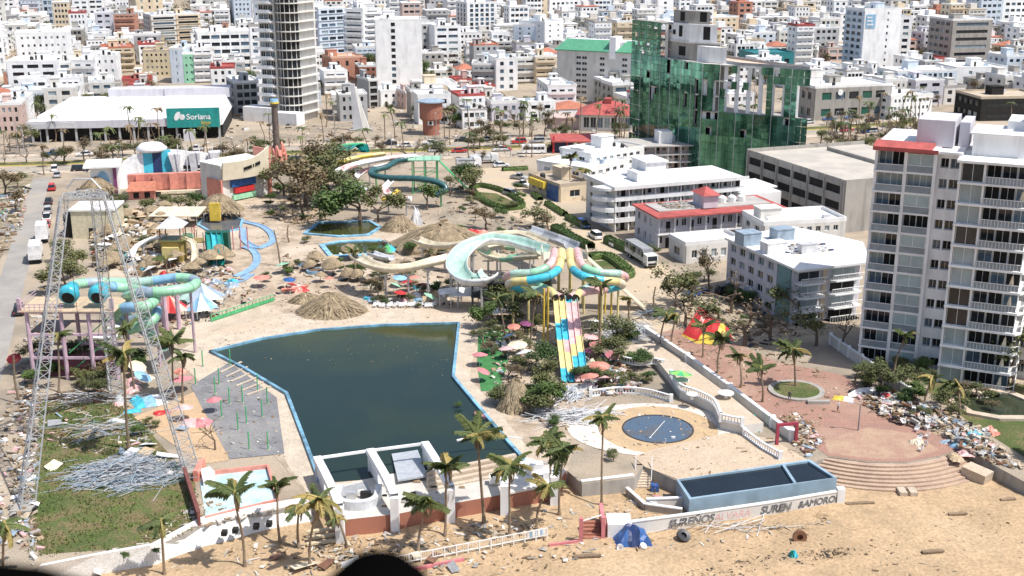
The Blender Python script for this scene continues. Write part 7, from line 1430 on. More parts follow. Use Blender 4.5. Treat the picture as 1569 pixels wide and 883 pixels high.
# ================================================================ vehicles
def wheel(b=None, r=.33): return MB().lathe([(r, -.11), (r, .11)], n=12).mesh('wheel', [rubber])
WH = wheel(); RIM = MB().lathe([(.19, -.13), (.19, .13)], n=10).mesh('rim', [paint('silver')])
def put_wheels(r, xs, y, s=1.):
    for x in xs:
        for k in (-1, 1): o = obj('wheel', WH, r, (x, k*y, .33*s), scale=(s, s, s)); o.rotation_euler = (math.pi/2, 0, 0); obj('rim', RIM, o)
def extr(b, prof, w, m=0, taper=0.):     # side profile (x, z) extruded across y
    n = len(prof); k = len(b.v); zt = max(p[1] for p in prof); zb = min(p[1] for p in prof)
    for s in (-1, 1): b.v += [(x, s*(w-taper*(z-zb)/(zt-zb+1e-6)), z) for x, z in prof]
    b.f.append(tuple(range(k+n-1, k-1, -1))); b.m.append(m); b.f.append(tuple(range(k+n, k+2*n))); b.m.append(m)
    for i in range(n): j = (i+1) % n; b.f.append((k+i, k+j, k+n+j, k+n+i)); b.m.append(m)
    return b
def car(color, suv=False, pick=False):
    r = E('parked_car', 'car', 'car', (0, -900, 0)); L = 2.3; h = 1.0 if suv or pick else .88
    extr(MB(), [(-L, .35), (L, .35), (L, .65), (L-.15, h-.1), (L*.45, h), (-L+.1, h), (-L, .7)], .88).build('body', [paint(color, .3)], r)
    if pick: cab = [(-.5, h), (1.0, h), (.55, h+.65), (-.35, h+.68)]
    elif suv: cab = [(-L+.08, h), (1.15, h), (.65, h+.66), (-L+.3, h+.68)]
    else: cab = [(-1.75, h), (1.15, h), (.45, h+.52), (-1.05, h+.54)]
    extr(MB(), cab, .84, 0, .16).build('glasshouse', [glass], r); x0 = min(c[0] for c in cab[2:]); x1 = max(c[0] for c in cab[2:]); z = max(c[1] for c in cab)
    MB().box(x0+.02, -.67, z-.02, x1-.02, .67, z+.04).build('roof', [paint(color, .3)], r)
    if pick: MB().box(-L+.15, -.72, h+.004, -.6, .72, h+.02).build('cargo_bed', [black], r)
    put_wheels(r, (-1.4, 1.4), .80)
    for s in (-1, 1): MB().box(L-.03, s*.6-.16, .62, L+.02, s*.6+.16, .76).build('headlight', [paint('white')], r); MB().box(-L-.02, s*.68-.1, .62, -L+.03, s*.68+.1, .8).build('tail_light', [paint('red')], r)
    return r
CARS = {(c, k): None for c in ('white', 'silver', 'dark', 'red', 'blue') for k in ('sedan', 'suv', 'pickup')}
NAMEC = dict(white='white', silver='silver', dark='dark grey', red='dark red', blue='blue')
def place(color, kind, g, rz, label, group=None):
    if CARS[(color, kind)] is None: CARS[(color, kind)] = car(color, kind == 'suv', kind == 'pickup'); o = CARS[(color, kind)]; o.location = g; o.rotation_euler = (0, 0, rz)
    else: o = dup(CARS[(color, kind)], g, rz)
    o['label'] = label; o['category'] = kind if kind != 'sedan' else 'car'
    if group: o['group'] = group
    elif 'group' in o: del o['group']
    return o
def head(u0, v0, u1, v1): a, c = G(u0, v0), G(u1, v1); return math.atan2(c.y-a.y, c.x-a.x)
hs = head(45, 420, 77, 272)
for u, v, c, k, lb in ((84, 262, 'white', 'suv', 'white SUV parked first from the avenue on the side street'), (88, 271, 'silver', 'sedan', 'silver car parked behind the white SUV on the side street'), (80, 291, 'red', 'suv', 'dark red SUV parked on the side street'), (75, 312, 'dark', 'sedan', 'dark car parked behind the red SUV on the side street'), (74, 326, 'silver', 'suv', 'silver SUV parked behind the dark car on the side street'), (72, 338, 'white', 'pickup', 'white pickup parked near the vans on the side street'), (71, 347, 'red', 'sedan', 'small dark red car parked beside the white van'), (30, 480, 'dark', 'suv', 'dark SUV parked beside the pink slide tower')): place(c, k, G(u, v), hs, lb)
rg = random.Random(77)
for i in range(40):
    k = rg.randrange(6, len(aves)-10); p = aves[k]; d = (aves[k+1]-p).normalized(); lane = rg.choice([-13, -10, -6, 5.5, 9, 13.4]); q = p+d*rg.uniform(0, 14)+Vector((d.y, -d.x, 0))*lane; c = rg.choice(['white', 'white', 'silver', 'dark', 'red', 'blue']); kd = rg.choice(['sedan', 'suv', 'pickup'])
    side = 'near' if lane > 0 else 'far'; place(c, kd, (q.x, q.y, .035), math.atan2(d.y, d.x)+(math.pi if lane < 0 else 0), '%s %s on the %s of the avenue %s' % (NAMEC[c], 'car' if kd == 'sedan' else kd, 'park side' if lane > 0 else 'town side', near(q.x, q.y)), 'vehicles on the avenue')
hr = head(840, 320, 905, 362)
for u, v, rz, c, k, lb in ((893, 348, hr, 'blue', 'suv', 'blue SUV parked beside the hedge before the curved hotel'), (912, 365, hr+math.pi, 'white', 'suv', 'white SUV parked in front of the motel hedge'), (938, 376, hr+math.pi, 'white', 'sedan', 'white sedan parked in front of the motel hedge'), (668, 233, .1, 'white', 'sedan', 'white sedan alone near the green steel tower'), (768, 256, .3, 'white', 'sedan', 'white sedan turning off the avenue'), (800, 286, -.6, 'white', 'pickup', 'white pickup beside the traffic island'), (783, 300, -.9, 'silver', 'suv', 'silver SUV beside the traffic island hedge'), (795, 275, -.5, 'silver', 'pickup', 'silver pickup at the corner shop'), (845, 262, .2, 'dark', 'suv', 'dark SUV in front of the corner shop'), (1068, 452, .8, 'blue', 'sedan', 'blue car half hidden by dry trees'), (1115, 450, .4, 'dark', 'suv', 'dark SUV in the apartment forecourt'), (728, 246, .2, 'white', 'pickup', 'white pickup parked by the flatbed trucks')): place(c, k, G(u, v), rz, lb)
def truck(u, v, rz, label, bed, L=9., cab='white', name='truck', bh=2.4):
    r = E(name, label, 'truck', G(u, v), rz); extr(MB(), [(L/2-2.1, .6), (L/2, .6), (L/2, 1.5), (L/2-.15, 2.6), (L/2-2.1, 2.7)], 1.15).build('cab', [paint(cab)], r); extr(MB(), [(L/2-.04, 1.55), (L/2+.03, 1.55), (L/2-.13, 2.45), (L/2-.2, 2.45)], 1.0).build('windscreen', [glass], r)
    MB().box(-L/2, -1.15, .8, L/2-2.25, 1.15, 1.0).build('chassis', [black], r); MB().box(-L/2, -1.22, 1.0, L/2-2.25, 1.22, 1.9).build('side_boards', [paint('lgrey' if bed != 'white' else 'white')], r)
    extr(MB(), [(-L/2, 1.9), (L/2-2.3, 1.9), (L/2-2.3, 1.0+bh), (-L/2, 1.0+bh)], 1.2, 0, .12).build('cover', [paint(bed)], r)
    for i in range(5): x = -L/2+.5+i*(L-3.2)/4; MB().box(x, -1.24, 1.95, x+.9, -1.205, 1.0+bh*.8).build('side_window', [glass], r) if bed != 'white' else None
    put_wheels(r, (-L/2+1.2, -L/2+2.5, L/2-1.2), 1.0, 1.45); MB().box(L/2, -.9, .7, L/2+.06, .9, 1.1).build('grille', [black], r)
truck(982, 401, head(960, 385, 1008, 415), 'army style truck with white cab and grey canvas cover on the sandy road', 'grey', 11.)
truck(66, 368, hs, 'white box van parked on the side street by the slide tower', 'white', 7., bh=3.); truck(56, 398, hs, 'white box truck parked behind the white van', 'white', 8., bh=2.8); truck(742, 250, .15, 'white flatbed truck at the edge of the avenue', 'lgrey', 8., bh=1.3); truck(718, 256, .2, 'second white flatbed truck near the green tree', 'grey', 7., bh=1.4)
r = E('minibus', 'white minibus crossing the avenue junction', 'bus', G(818, 236), .05); extr(MB(), [(-3.6, .5), (3.6, .5), (3.7, 1.5), (3.3, 2.7), (-3.6, 2.75)], 1.1, 0, .1).build('body', [paint('white')], r)
for i in range(6): MB().box(-3.2+i*1.05, -1.12, 1.5, -2.3+i*1.05, -1.06, 2.2).build('side_window', [glass], r)
put_wheels(r, (-2.3, 2.3), 1.0, 1.1)
# ================================================================ the town: houses on their lots
rg = random.Random(11); cells = {}
for x, y, q in OCC: cells.setdefault((int(x//20), int(y//20)), []).append((x, y, q))
def free(x, y, q):
    for i in (-1, 0, 1):
        for j in (-1, 0, 1):
            for a, c, e in cells.get((int(x//20)+i, int(y//20)+j), ()):
                if (a-x)**2+(c-y)**2 < (e+q)**2: return False
    return True
def avd(x, y): return min(math.hypot(p.x-x, p.y-y) for p in aves)
CLR = [(white, 'white')]*16+[(white2, 'off white')]*5+[(cream, 'cream')]*2+[(lilac, 'grey lilac')]*2+[(grey, 'grey')]*2+[(concrete, 'raw concrete')]*2+[(pinkw, 'pink'), (terra, 'terracotta'), (yellw, 'ochre'), (bluew, 'pale blue')]
RF = [(roofw, 'white flat roof')]*7+[(roofg, 'grey flat roof')]*3+[(rooftan, 'tan flat roof')]*2+[(roofw, 'white flat roof')]*4+[(roofr, 'red painted roof'), (rooft, 'clay tile roof')]
lots = []; th0 = R(14)
for i in range(-66, 67):
    for j in range(-8, 76):
        if i % 6 == 0 or j % 5 == 0: continue          # streets
        lx, ly = i*12.4+rg.uniform(-1, 1), j*13.4+rg.uniform(-1, 1); x = lx*math.cos(th0)-ly*math.sin(th0)+40; y = lx*math.sin(th0)+ly*math.cos(th0)+395
        if y < 372 or y > 1180 or abs(x) > .46*y+18 or not free(x, y, 5) or (y < 470 and avd(x, y) < 22): continue
        if 60 < x < 190 and y < 425: continue          # open ground behind the garage
        if y < 470 and aves[0].y and x < 999 and y < 330+.0*x: continue
        lots.append((x, y, th0+rg.choice([0, 0, .06, -.08])))
lots.sort(key=lambda q: q[1]); SZ = {'1': 'single', '2': 'two', '3': 'three', '4': 'four', '5': 'five', '6': 'six', '7': 'seven', '8': 'eight'}
smat = [white, white2, cream, grey, pinkw, terra, roofw, roofg, rooftan, rooft, glass, glassb, bluew]; big = MB(); nh = 0; tw = []
for k, (x, y, a) in enumerate(lots):
    if rg.random() < .2: tw.append((x, y)); continue
    w = rg.uniform(7.5, 12.2); d = rg.uniform(8, 12); tall = rg.random() < (.0 if y < 530 else .16); fl = rg.randint(4, 7) if tall else rg.choice([1, 2, 2, 3, 3]); h = fl*3.0; cw, cn = rg.choice(CLR); rf, rn = rg.choice(RF); z = terr(y); nc = rg.randint(2, 4)
    rows = rowspec(h, fl, rg.choice([.42, .5])); faces = {'f': (colspec(w, nc, rg.choice([.45, .6, .8])), rows, rg.choice(['win', 'win', WB if fl > 1 else 'win']), .9)}
    sd = 'r' if x < 0 else 'l'; faces[sd] = (colspec(d, 2, .4), rows, 'win'); 
    ox = x-w/2*math.cos(a); oy = y-w/2*math.sin(a)
    if nh < 290:
        nh += 1; tile = rf is rooft and fl < 4
        r = E('town_house' if fl < 4 else 'town_block', '%s %s storey %s with %s %s' % (cn, SZ[str(fl)], 'house' if fl < 4 else 'block', rn, near(x, y)), 'house' if fl < 4 else 'building', (ox, oy, z), a, 'houses filling the town')
        body(r, w, d, h, cw, faces, roof=roofg if tile else rf, par=0 if tile else rg.choice([.4, .8, 1.0]))
        if tile: hip(r, w, d, h+.2, 2.2, rooft, .5, 'tile_roof')
        else: rooftop(r, w, d, h, rg, cw, rg.randint(2, 4))
    else:
        t = MB(); gl = MB(); sls, gl2 = body(None, w, d, h, cw, faces, bb=t, wb=gl); m = {id(white): 0, id(white2): 1, id(cream): 2, id(lilac): 12, id(grey): 3, id(concrete): 3, id(pinkw): 4, id(terra): 5, id(yellw): 2, id(bluew): 12}[id(cw)]
        t.m = [m]*len(t.f); rmi = {id(roofw): 6, id(roofg): 7, id(rooftan): 8, id(roofr): 9, id(rooft): 9}[id(rf)]; t.box(-.4, -.4, h, w+.4, d+.4, h+.5, rmi); q = rg.uniform(.1, .5); t.box(w*q, d*.4, h+.5, w*q+4, d*.4+4, h+3.2, m)
        for s in sls+[gl]: n0 = len(t.v); t.v += s.v; t.f += [tuple(i+n0 for i in f) for f in s.f]; t.m += [10 if s is gl and mm < 3 else 11 if s is gl else m for mm in s.m]
        ca, sa = math.cos(a), math.sin(a); n0 = len(big.v); big.v += [(ox+p[0]*ca-p[1]*sa, oy+p[0]*sa+p[1]*ca, z+p[2]) for p in t.v]; big.f += [tuple(i+n0 for i in f) for f in t.f]; big.m += t.m
    if rg.random() < .75: tw.append((x+rg.choice([-8, 8])+rg.uniform(-1, 1), y-rg.uniform(6.5, 8.5)))
big.build('distant_houses', smat, kind='stuff')
rg2 = random.Random(5); nt_ = 0; rest = []
for x, y in tw:
    if not free(x, y, 3): continue
    nt_ += 1
    if nt_ > 120: rest.append((x, y)); continue
    kd = rg2.choice(['olive', 'green', 'dry', 'bare', 'olive', 'dry']); tree((x, y, terr(y)), rg2.uniform(5, 10), kd, '%s tree between houses %s' % ({'olive': 'olive green', 'green': 'dark green', 'dry': 'dry brown', 'bare': 'bare'}[kd], near(x, y)), 'trees among the town houses', 1.2, rg2)
for i in range(150):           # open ground behind the garage, around the roundabout and along the avenue
    u, v = (rg2.uniform(1250, 1420), rg2.uniform(190, 250)) if i < 40 else (rg2.uniform(340, 960), rg2.uniform(162, 222)) if i < 90 else (rg2.uniform(0, 960), rg2.uniform(222, 262)); g = G(u, v)
    if free(g.x, g.y, 2): kd = rg2.choice(['dry', 'bare', 'olive']); tree(g, rg2.uniform(4, 8), kd, '%s tree on open ground %s' % (kd, near(g.x, g.y)), 'trees by the avenue', 1.1, rg2)
for i in range(34):
    p = aves[rg2.randrange(4, len(aves)-8)]; d = Vector((1, 0, 0)); s = rg2.choice([-16.5, 16.2]); lm = Vector((p.x+rg2.uniform(-6, 6), p.y+s, 0)); h = rg2.uniform(7, 9.5); r = E('street_lamp', 'grey lamp post on the avenue pavement '+near(lm.x, lm.y), 'lamp', lm, 0, 'lamp posts along the avenue'); MB().tube([(0, 0, 0), (0, 0, h)], [.13, .08], 6).build('pole', [paint('grey')], r); MB().tube([(0, 0, h-.1), (0, -.9, h+.25), (0, -1.8, h+.2)], .06, 5).build('arm', [paint('grey')], r); MB().box(-.15, -2.3, h+.1, .15, -1.7, h+.26).build('head', [paint('lgrey')], r)
b = MB()                       # far trees, too small to pick apart
for x, y in rest:
    h = rg2.uniform(4.5, 10); z = terr(y); m = rg2.choice([0, 1, 1, 2, 2]); b.tube([(x, y, z), (x, y, z+h*.5)], .18, 4, 3, cap=False)
    for k in range(rg2.randint(70, 170)):
        v = Vector((rg2.gauss(0, 1), rg2.gauss(0, 1), rg2.gauss(0, .8))).normalized()*h*.42*rg2.random()**.4; p = Vector((x, y, z+h*.65))+v; a = Vector((rg2.uniform(-1, 1), rg2.uniform(-1, 1), rg2.uniform(-.5, .5)))*.45; e = a.cross(Vector((rg2.random(), rg2.random(), 1))).normalized()*.35; b.poly([p-a, p-e, p+a, p+e], m)
b.build('distant_trees', [lfg, lfo, lfd, barkm], kind='stuff')
# ================================================================ umbrellas, chairs, debris, people, the terrace we look from
def umbrella(u, v, color, label, group, s=1.5, tilt=0., z=0., h=2.3, seed=0):
    g = G(u, v, z); rg = random.Random(seed+int(u)); r = E('beach_umbrella', label, 'umbrella', g, rg.uniform(0, 6), group); b = MB(); n = 8
    for k in range(n): a, e = 2*math.pi*k/n, 2*math.pi*(k+1)/n; b.poly([(s*math.cos(a), s*math.sin(a), h-.45), (s*math.cos(e), s*math.sin(e), h-.45), (0, 0, h)], k % 2 if '/' in color else 0)
    cs = color.split('/'); o = b.build('canopy', [paint(c, .7) for c in cs], r, loc=(0, 0, 0)); o.rotation_euler = (tilt, tilt*.6, 0); q = MB().tube([(0, 0, 0), (0, 0, h-.02)], .035, 6).build('pole', [whitep], r); q.rotation_euler = (tilt, tilt*.6, 0)
UC = dict(pink='faded pink', red='red', white='white', cream='cream', blue='blue', green='green', lpink='pale pink', lime='bright green', lblue='pale blue', coral='coral', purple='purple', lgreen='mint green', tan='tan', dark='black')
for i, (u, v, c, s) in enumerate(((735, 562, 'pink', 1.3), (733, 585, 'pink', 1.1), (786, 532, 'lblue', 1.4), (794, 545, 'cream', 1.6), (808, 558, 'white', 1.5), (778, 552, 'lpink', 1.3), (806, 512, 'purple', 1.2), (788, 516, 'coral', 1.1), (910, 510, 'white', 1.3), (905, 532, 'lpink', 1.4), (915, 545, 'pink', 1.4), (903, 555, 'purple', 1.2), (918, 578, 'coral', 1.6), (935, 560, 'pink', 1.2), (928, 600, 'lpink', 1.3), (905, 595, 'coral', 1.4), (765, 492, 'white', 1.5), (785, 494, 'lpink', 1.4), (748, 490, 'dark', 1.4), (625, 448, 'red', 1.4), (648, 452, 'pink', 1.5), (612, 440, 'lblue', 1.4), (600, 452, 'lgreen', 1.4), (652, 468, 'lgreen', 1.3), (612, 464, 'red', 1.2), (635, 440, 'coral', 1.3), (436, 420, 'lgreen', 1.6), (443, 443, 'blue', 1.2), (444, 452, 'red', 1.1), (402, 440, 'coral', 1.6), (280, 600, 'pink', 1.7), (210, 592, 'lblue', 1.4), (205, 576, 'cream', 1.4), (282, 645, 'lpink', 1.4), (330, 632, 'pink', 1.1), (180, 365, 'cream', 1.5), (175, 375, 'white', 1.6), (192, 358, 'tan', 1.5), (218, 345, 'tan', 1.5), (160, 388, 'white', 1.6), (205, 336, 'tan', 1.6), (182, 336, 'cream', 1.5), (230, 356, 'tan', 1.6), (315, 408, 'tan', 1.5), (332, 408, 'tan', 1.5), (150, 352, 'white', 1.6), (236, 425, 'white', 1.5), (262, 412, 'white', 1.6), (505, 442, 'coral', 1.0), (26, 562, 'red', 1.1), (510, 408, 'tan', 1.3))):
    where = 'by the green turf' if 720 < u < 830 else 'at the foot of the racing slide' if u > 850 else 'behind the pool head' if u > 560 else 'on the terrace by the channels' if u > 390 and v < 460 else 'in the play yard' if v < 430 else 'by the lawn and grey deck'
    umbrella(u, v, c, '%s umbrella %s' % (UC[c], where), 'umbrellas blown about the park', s, random.Random(i).uniform(-.5, .5) if i % 3 else .1, seed=i)
umbrella(1040, 592, 'lime/green', 'bright green striped umbrella on the raised terrace', None, 1.7, .15, 1.3)
CH = E('plastic_chair', 'white plastic chair', 'chair', (0, -900, 0)); MB().box(-.25, -.25, .40, .25, .25, .45).build('seat', [paint('white')], CH); MB().hexa([(-.25, .22, .45), (.25, .22, .45), (.25, .27, .45), (-.25, .27, .45), (-.22, .32, .92), (.22, .32, .92), (.22, .36, .92), (-.22, .36, .92)]).build('backrest', [paint('white')], CH)
for x in (-.22, .22):
    for y in (-.22, .22): MB().box(x-.025, y-.025, 0, x+.025, y+.025, .4).build('leg', [paint('white')], CH)
    MB().box(x-.03, -.24, .62, x+.03, .26, .66).build('armrest', [paint('white')], CH)
rg = random.Random(31); first = True
def chair(u, v, rz, label, group, z=0., tip=0.):
    global first
    g = G(u, v, z)
    if first: o = CH; o.location = g; o.rotation_euler = (tip, 0, rz); first = False
    else: o = dup(CH, g, rz); o.rotation_euler = (tip, 0, rz)
    o['label'] = label; o['group'] = group
for i in range(34):
    u = rg.uniform(1395, 1530); v = 640+(u-1395)*.32+rg.uniform(-14, 14); chair(u, v, rg.uniform(0, 6), 'white plastic chair dumped in the rubble beside the plaza', 'chairs in the rubble', rg.choice([0, 0, .4, .8]), rg.uniform(-.6, .6))
for u, v in ((1404, 662), (1420, 672), (1408, 676), (1418, 684), (1410, 692)): chair(u, v, rg.uniform(0, 6), 'white plastic chair standing alone on the plaza edge', 'chairs on the plaza edge')
for i in range(22): chair(574+i*4.4, 471+rg.uniform(-1, 1.5), rg.uniform(-.3, .3), 'white plastic chair in the row behind the pool head', 'chairs behind the pool head')
for i in range(10): chair(748+rg.uniform(0, 30), 530+rg.uniform(-6, 8), rg.uniform(0, 6), 'white plastic chair on the green turf', 'chairs on the turf')
for i in range(14): chair(905+rg.uniform(0, 60), 590+rg.uniform(-20, 14), rg.uniform(0, 6), 'white plastic chair at the foot of the racing slide', 'chairs by the slide')
def debris(name, poly, n, smin, smax, mats, z=0., seed=0, flat=.25, long=1.8, hill=0.):
    rg = random.Random(seed); b = MB(); pl = px(*poly, z=z); xs = [p[0] for p in pl]; ys = [p[1] for p in pl]; cx, cy = sum(xs)/len(xs), sum(ys)/len(ys); sx = (max(xs)-min(xs))/2; sy = (max(ys)-min(ys))/2; k = 0
    while k < n:
        x = rg.uniform(min(xs), max(xs)); y = rg.uniform(min(ys), max(ys))
        if not inside(x, y, pl): continue
        k += 1; s = smin+(smax-smin)*rg.random()**2.5; a = rg.uniform(0, 3.14); L = s*rg.uniform(1, long); d = Vector((math.cos(a), math.sin(a), rg.uniform(-.25, .25))); zz = z+hill*max(0, 1-((x-cx)/sx)**2-((y-cy)/sy)**2)*rg.uniform(.4, 1)+s*flat*.5
        c_ = Vector((x, y, zz)); q = rg.random(); mi = rg.randrange(len(mats))
        if q < .22:      # branch
            e = Vector((rg.uniform(-1, 1), rg.uniform(-1, 1), rg.uniform(0, .6)))*s*.7; b.tube([c_-d*L*.8, c_+e*.3, c_+d*L*.8+e], [s*.07, s*.05, s*.02], 4, min(1, len(mats)-1), cap=False)
        elif q < .5:     # crumpled sheet
            e = Vector((-d.y, d.x, 0))*s*.5; k0 = [c_-d*L*.4+e*rg.uniform(.5, 1.2), c_+Vector((0, 0, s*rg.uniform(.1, .5)))+e, c_+d*L*.4+e*rg.uniform(.3, 1)]; k1 = [c_-d*L*.4-e*rg.uniform(.5, 1.2), c_+Vector((0, 0, s*rg.uniform(.1, .5)))-e, c_+d*L*.4-e]
            b.poly([k0[0], k1[0], k1[1], k0[1]], mi); b.poly([k0[1], k1[1], k1[2], k0[2]], mi)
        else: b.beam(c_-d*L/2, c_+d*L/2, s*rg.uniform(.2, .7), s*flat*rg.uniform(.4, 1.3), mi)
    return b.build(name, mats, kind='stuff')
TANS = [M('driftwood', (.34, .25, .16), .9), M('palm_litter', (.20, .14, .08), .95), M('broken_board', (.46, .38, .28), .9), M('pale_scrap', (.62, .58, .52), .8), concrete]
COLS = TANS*3+[paint('white'), paint('bluegrey'), paint('lpink'), paint('grey'), paint('brown'), paint('dark'), paint('brown'), paint('grey')]
debris('beach_debris', ((250, 872), (330, 845), (480, 815), (600, 825), (850, 800), (930, 832), (1180, 800), (1300, 775), (1320, 790), (1180, 825), (960, 850), (840, 870), (700, 895), (250, 900)), 900, .08, .55, TANS, BZ, 1, .2, 3.)
debris('beach_litter', ((900, 880), (1569, 760), (1640, 840), (1400, 900), (900, 910)), 600, .04, .28, TANS[:3], BZ, 2, .3, 3.)
debris('tide_line', ((1040, 878), (1180, 850), (1300, 838), (1310, 850), (1180, 872), (1050, 898)), 600, .05, .28, [TANS[1], paint('dark'), TANS[0]], BZ, 3, .3, 3.)
debris('play_yard_rubble', ((152, 330), (230, 318), (252, 340), (250, 400), (215, 425), (150, 410), (140, 370)), 1500, .25, 1.5, TANS[:4]+[paint('tan'), paint('cream'), paint('tan'), paint('white'), paint('dark')], 0, 4, .6, 1.6, 1.8)
debris('terrace_rubble', ((255, 400), (330, 385), (360, 420), (330, 450), (250, 440)), 500, .2, 1.0, TANS+[paint('dark'), paint('white')], 0, 5, .4, 2.)
debris('park_litter', ((300, 330), (440, 300), (530, 345), (600, 440), (560, 470), (420, 480), (360, 470), (420, 380)), 800, .08, .5, TANS, 0, 6, .3, 2.5)
debris('hall_rubble', ((400, 330), (450, 300), (500, 330), (470, 350)), 350, .15, 1.2, TANS[:3], 0, 7, .3, 3., .5)
debris('slide_foot_rubble', ((892, 560), (945, 548), (985, 590), (960, 606), (905, 606)), 700, .15, .9, COLS+[paint('pink'), paint('coral')], 0, 8, .5, 1.8, .7)
debris('plaza_rubble', ((1300, 600), (1350, 592), (1420, 622), (1500, 660), (1569, 720), (1520, 712), (1470, 690), (1440, 665), (1370, 650), (1330, 625)), 1900, .12, .9, COLS+[paint('dark'), paint('dark'), paint('brown'), paint('bluegrey')], 0, 9, .5, 2.2, .8)
debris('wall_rubble', ((1190, 640), (1225, 636), (1262, 675), (1240, 700), (1210, 676)), 420, .1, .8, COLS, 0, 10, .4, 2., .5)
debris('promenade_litter', ((1000, 520), (1100, 500), (1250, 560), (1290, 600), (1250, 660), (1180, 620)), 800, .06, .5, TANS[:3], 0, 11, .3, 3.)
debris('lawn_debris', ((70, 630), (160, 610), (210, 650), (290, 740), (150, 700), (70, 680)), 330, .1, .8, COLS+[paint('lpink')], 0, 12, .2, 4.)
debris('verge_debris', ((0, 300), (44, 285), (34, 350), (0, 400)), 420, .2, 1.4, COLS+[paint('green')], 0, 13, .4, 2., .6)
debris('street_debris', ((20, 600), (60, 440), (110, 440), (60, 560), (50, 800), (0, 860), (-20, 700)), 800, .12, .8, COLS, 0, 14, .4, 2.5, .3)
debris('yard_litter', ((60, 850), (230, 838), (300, 810), (470, 775), (300, 770), (200, 840)), 300, .1, .7, TANS, 0, 15, .3, 2.5)
debris('road_grit', ((760, 270), (840, 305), (1000, 395), (1060, 480), (1000, 500), (940, 440), (850, 350), (740, 290)), 350, .05, .35, TANS[:3], 0, 16, .3, 3.)
debris('forecourt_litter', ((1040, 440), (1110, 440), (1250, 520), (1200, 550), (1060, 500)), 700, .1, .9, TANS[:3]+[paint('dark')], 0, 17, .3, 3., .3)
debris('apron_litter', ((862, 610), (1000, 600), (1110, 640), (1240, 700), (1050, 735), (960, 690), (860, 700)), 420, .05, .4, TANS[:4], 0.06, 18, .3, 3.)
debris('stage_front_litter', ((480, 830), (690, 806), (860, 780), (990, 760), (1040, 800), (900, 800), (600, 850), (470, 880)), 700, .08, .6, TANS, BZ, 19, .3, 3.)
debris('avenue_scrap', ((0, 255), (60, 250), (420, 215), (700, 205), (950, 200), (950, 240), (700, 262), (420, 262), (100, 268)), 900, .15, .8, TANS, 0, 20, .3, 2.5)
def strips(name, label, u, v, n, L, sx, sy, h, cols, ang, seed, z=0.):
    rg = random.Random(seed); b = MB(); g = G(u, v, z)
    for i in range(n):
        x, y = rg.gauss(0, sx), rg.gauss(0, sy); a = ang+rg.gauss(0, .45); l = L*rg.uniform(.5, 1.2); d = Vector((math.cos(a), math.sin(a), rg.gauss(0, .10))); zz = .1+h*math.exp(-(x/sx)**2-(y/sy)**2)*rg.random(); p = Vector((x, y, zz+abs(d.z)*l/2)); b.beam(p-d*l/2, p+d*l/2, .07, .035, rg.randrange(len(cols)))
    return tag(b.build(name, [paint(c, .45) for c in cols], loc=g), label, 'debris')
strips('metal_strip_pile', 'large tangled pile of silver blue metal strips on the lawn', 195, 728, 800, 4.6, 2.6, 1.9, 2.2, ['bluegrey', 'bluegrey', 'silver', 'lgrey', 'grey'], .55, 1)
strips('metal_strip_pile', 'loose pale boards and rods at the upper lawn edge', 150, 660, 70, 5, 3.2, 1.5, .5, ['grey', 'tan', 'lgrey', 'bluegrey'], .35, 2)
strips('metal_strip_pile', 'white metal strips fanned out beside the fountain apron', 880, 640, 260, 4.2, 2.4, 1.2, .7, ['white', 'lgrey'], .2, 3); strips('metal_strip_pile', 'bent white strips heaped at the racing slide exit', 872, 608, 170, 3., 1.0, 1.2, 1.6, ['lgrey', 'white', 'bluegrey'], 1., 4)
strips('metal_strip_pile', 'silver strips strewn below the white upper terrace', 962, 512, 320, 4.5, 2.2, 2.8, 1.2, ['bluegrey', 'lgrey', 'white'], -.7, 5); strips('metal_strip_pile', 'twisted grey sheeting on the upper promenade', 1005, 483, 160, 3., 1.8, 1.2, 1.3, ['grey', 'bluegrey', 'dark'], .4, 6); strips('metal_strip_pile', 'fallen pale beams along the graffiti wall', 1120, 808, 26, 6, 4.5, .5, .2, ['lgrey', 'white', 'tan'], .32, 7, BZ); strips('metal_strip_pile', 'bundle of planks and rails under the pink slide tower', 130, 612, 120, 5, 3.5, 1., .8, ['lgrey', 'dark', 'brown', 'white'], .1, 8)
sheet('slide_terrace', px((955, 500), (990, 515), (1050, 556), (1010, 560), (960, 552), (940, 520)), .3, walkm, th=.3)
for i, (u, v, c) in enumerate(((55, 878, 'dgreen'), (98, 872, 'dgreen'))): g = G(u, v, BZ); r = E('green_bin', 'dark green slatted bench box behind the sea wall', 'bin', g, 0, 'green boxes by the sea wall'); MB().box(-.9, -.5, 0, .9, .5, 1.5).build('box', [paint(c)], r); [MB().box(-.9, -.56, .2+k*.3, .9, -.502, .4+k*.3).build('slat', [paint('teal')], r) for k in range(4)]
for i, (u, v, s, c, lb) in enumerate(((1047, 826, .8, 'dark', 'black tyre like scrap on the sand below the graffiti wall'), (1225, 828, .8, 'brown', 'round dark cable end on the open sand'), (150, 880, .5, 'white', 'white drum behind the sea wall'), (985, 840, .4, 'white', 'white roll beside the blue tarpaulin'), (950, 842, .4, 'white', 'second white roll beside the blue tarpaulin'))):
    b = MB().lathe([(s*.45, -.15), (s, -.2), (s, .2), (s*.45, .15), (s*.45, -.15)], n=14); o = tag(b.build('ring_scrap', paint(c), loc=G(u, v, BZ)+Vector((0, 0, s*.5))), lb, 'scrap'); o.rotation_euler = (.5+i, .4, 0)
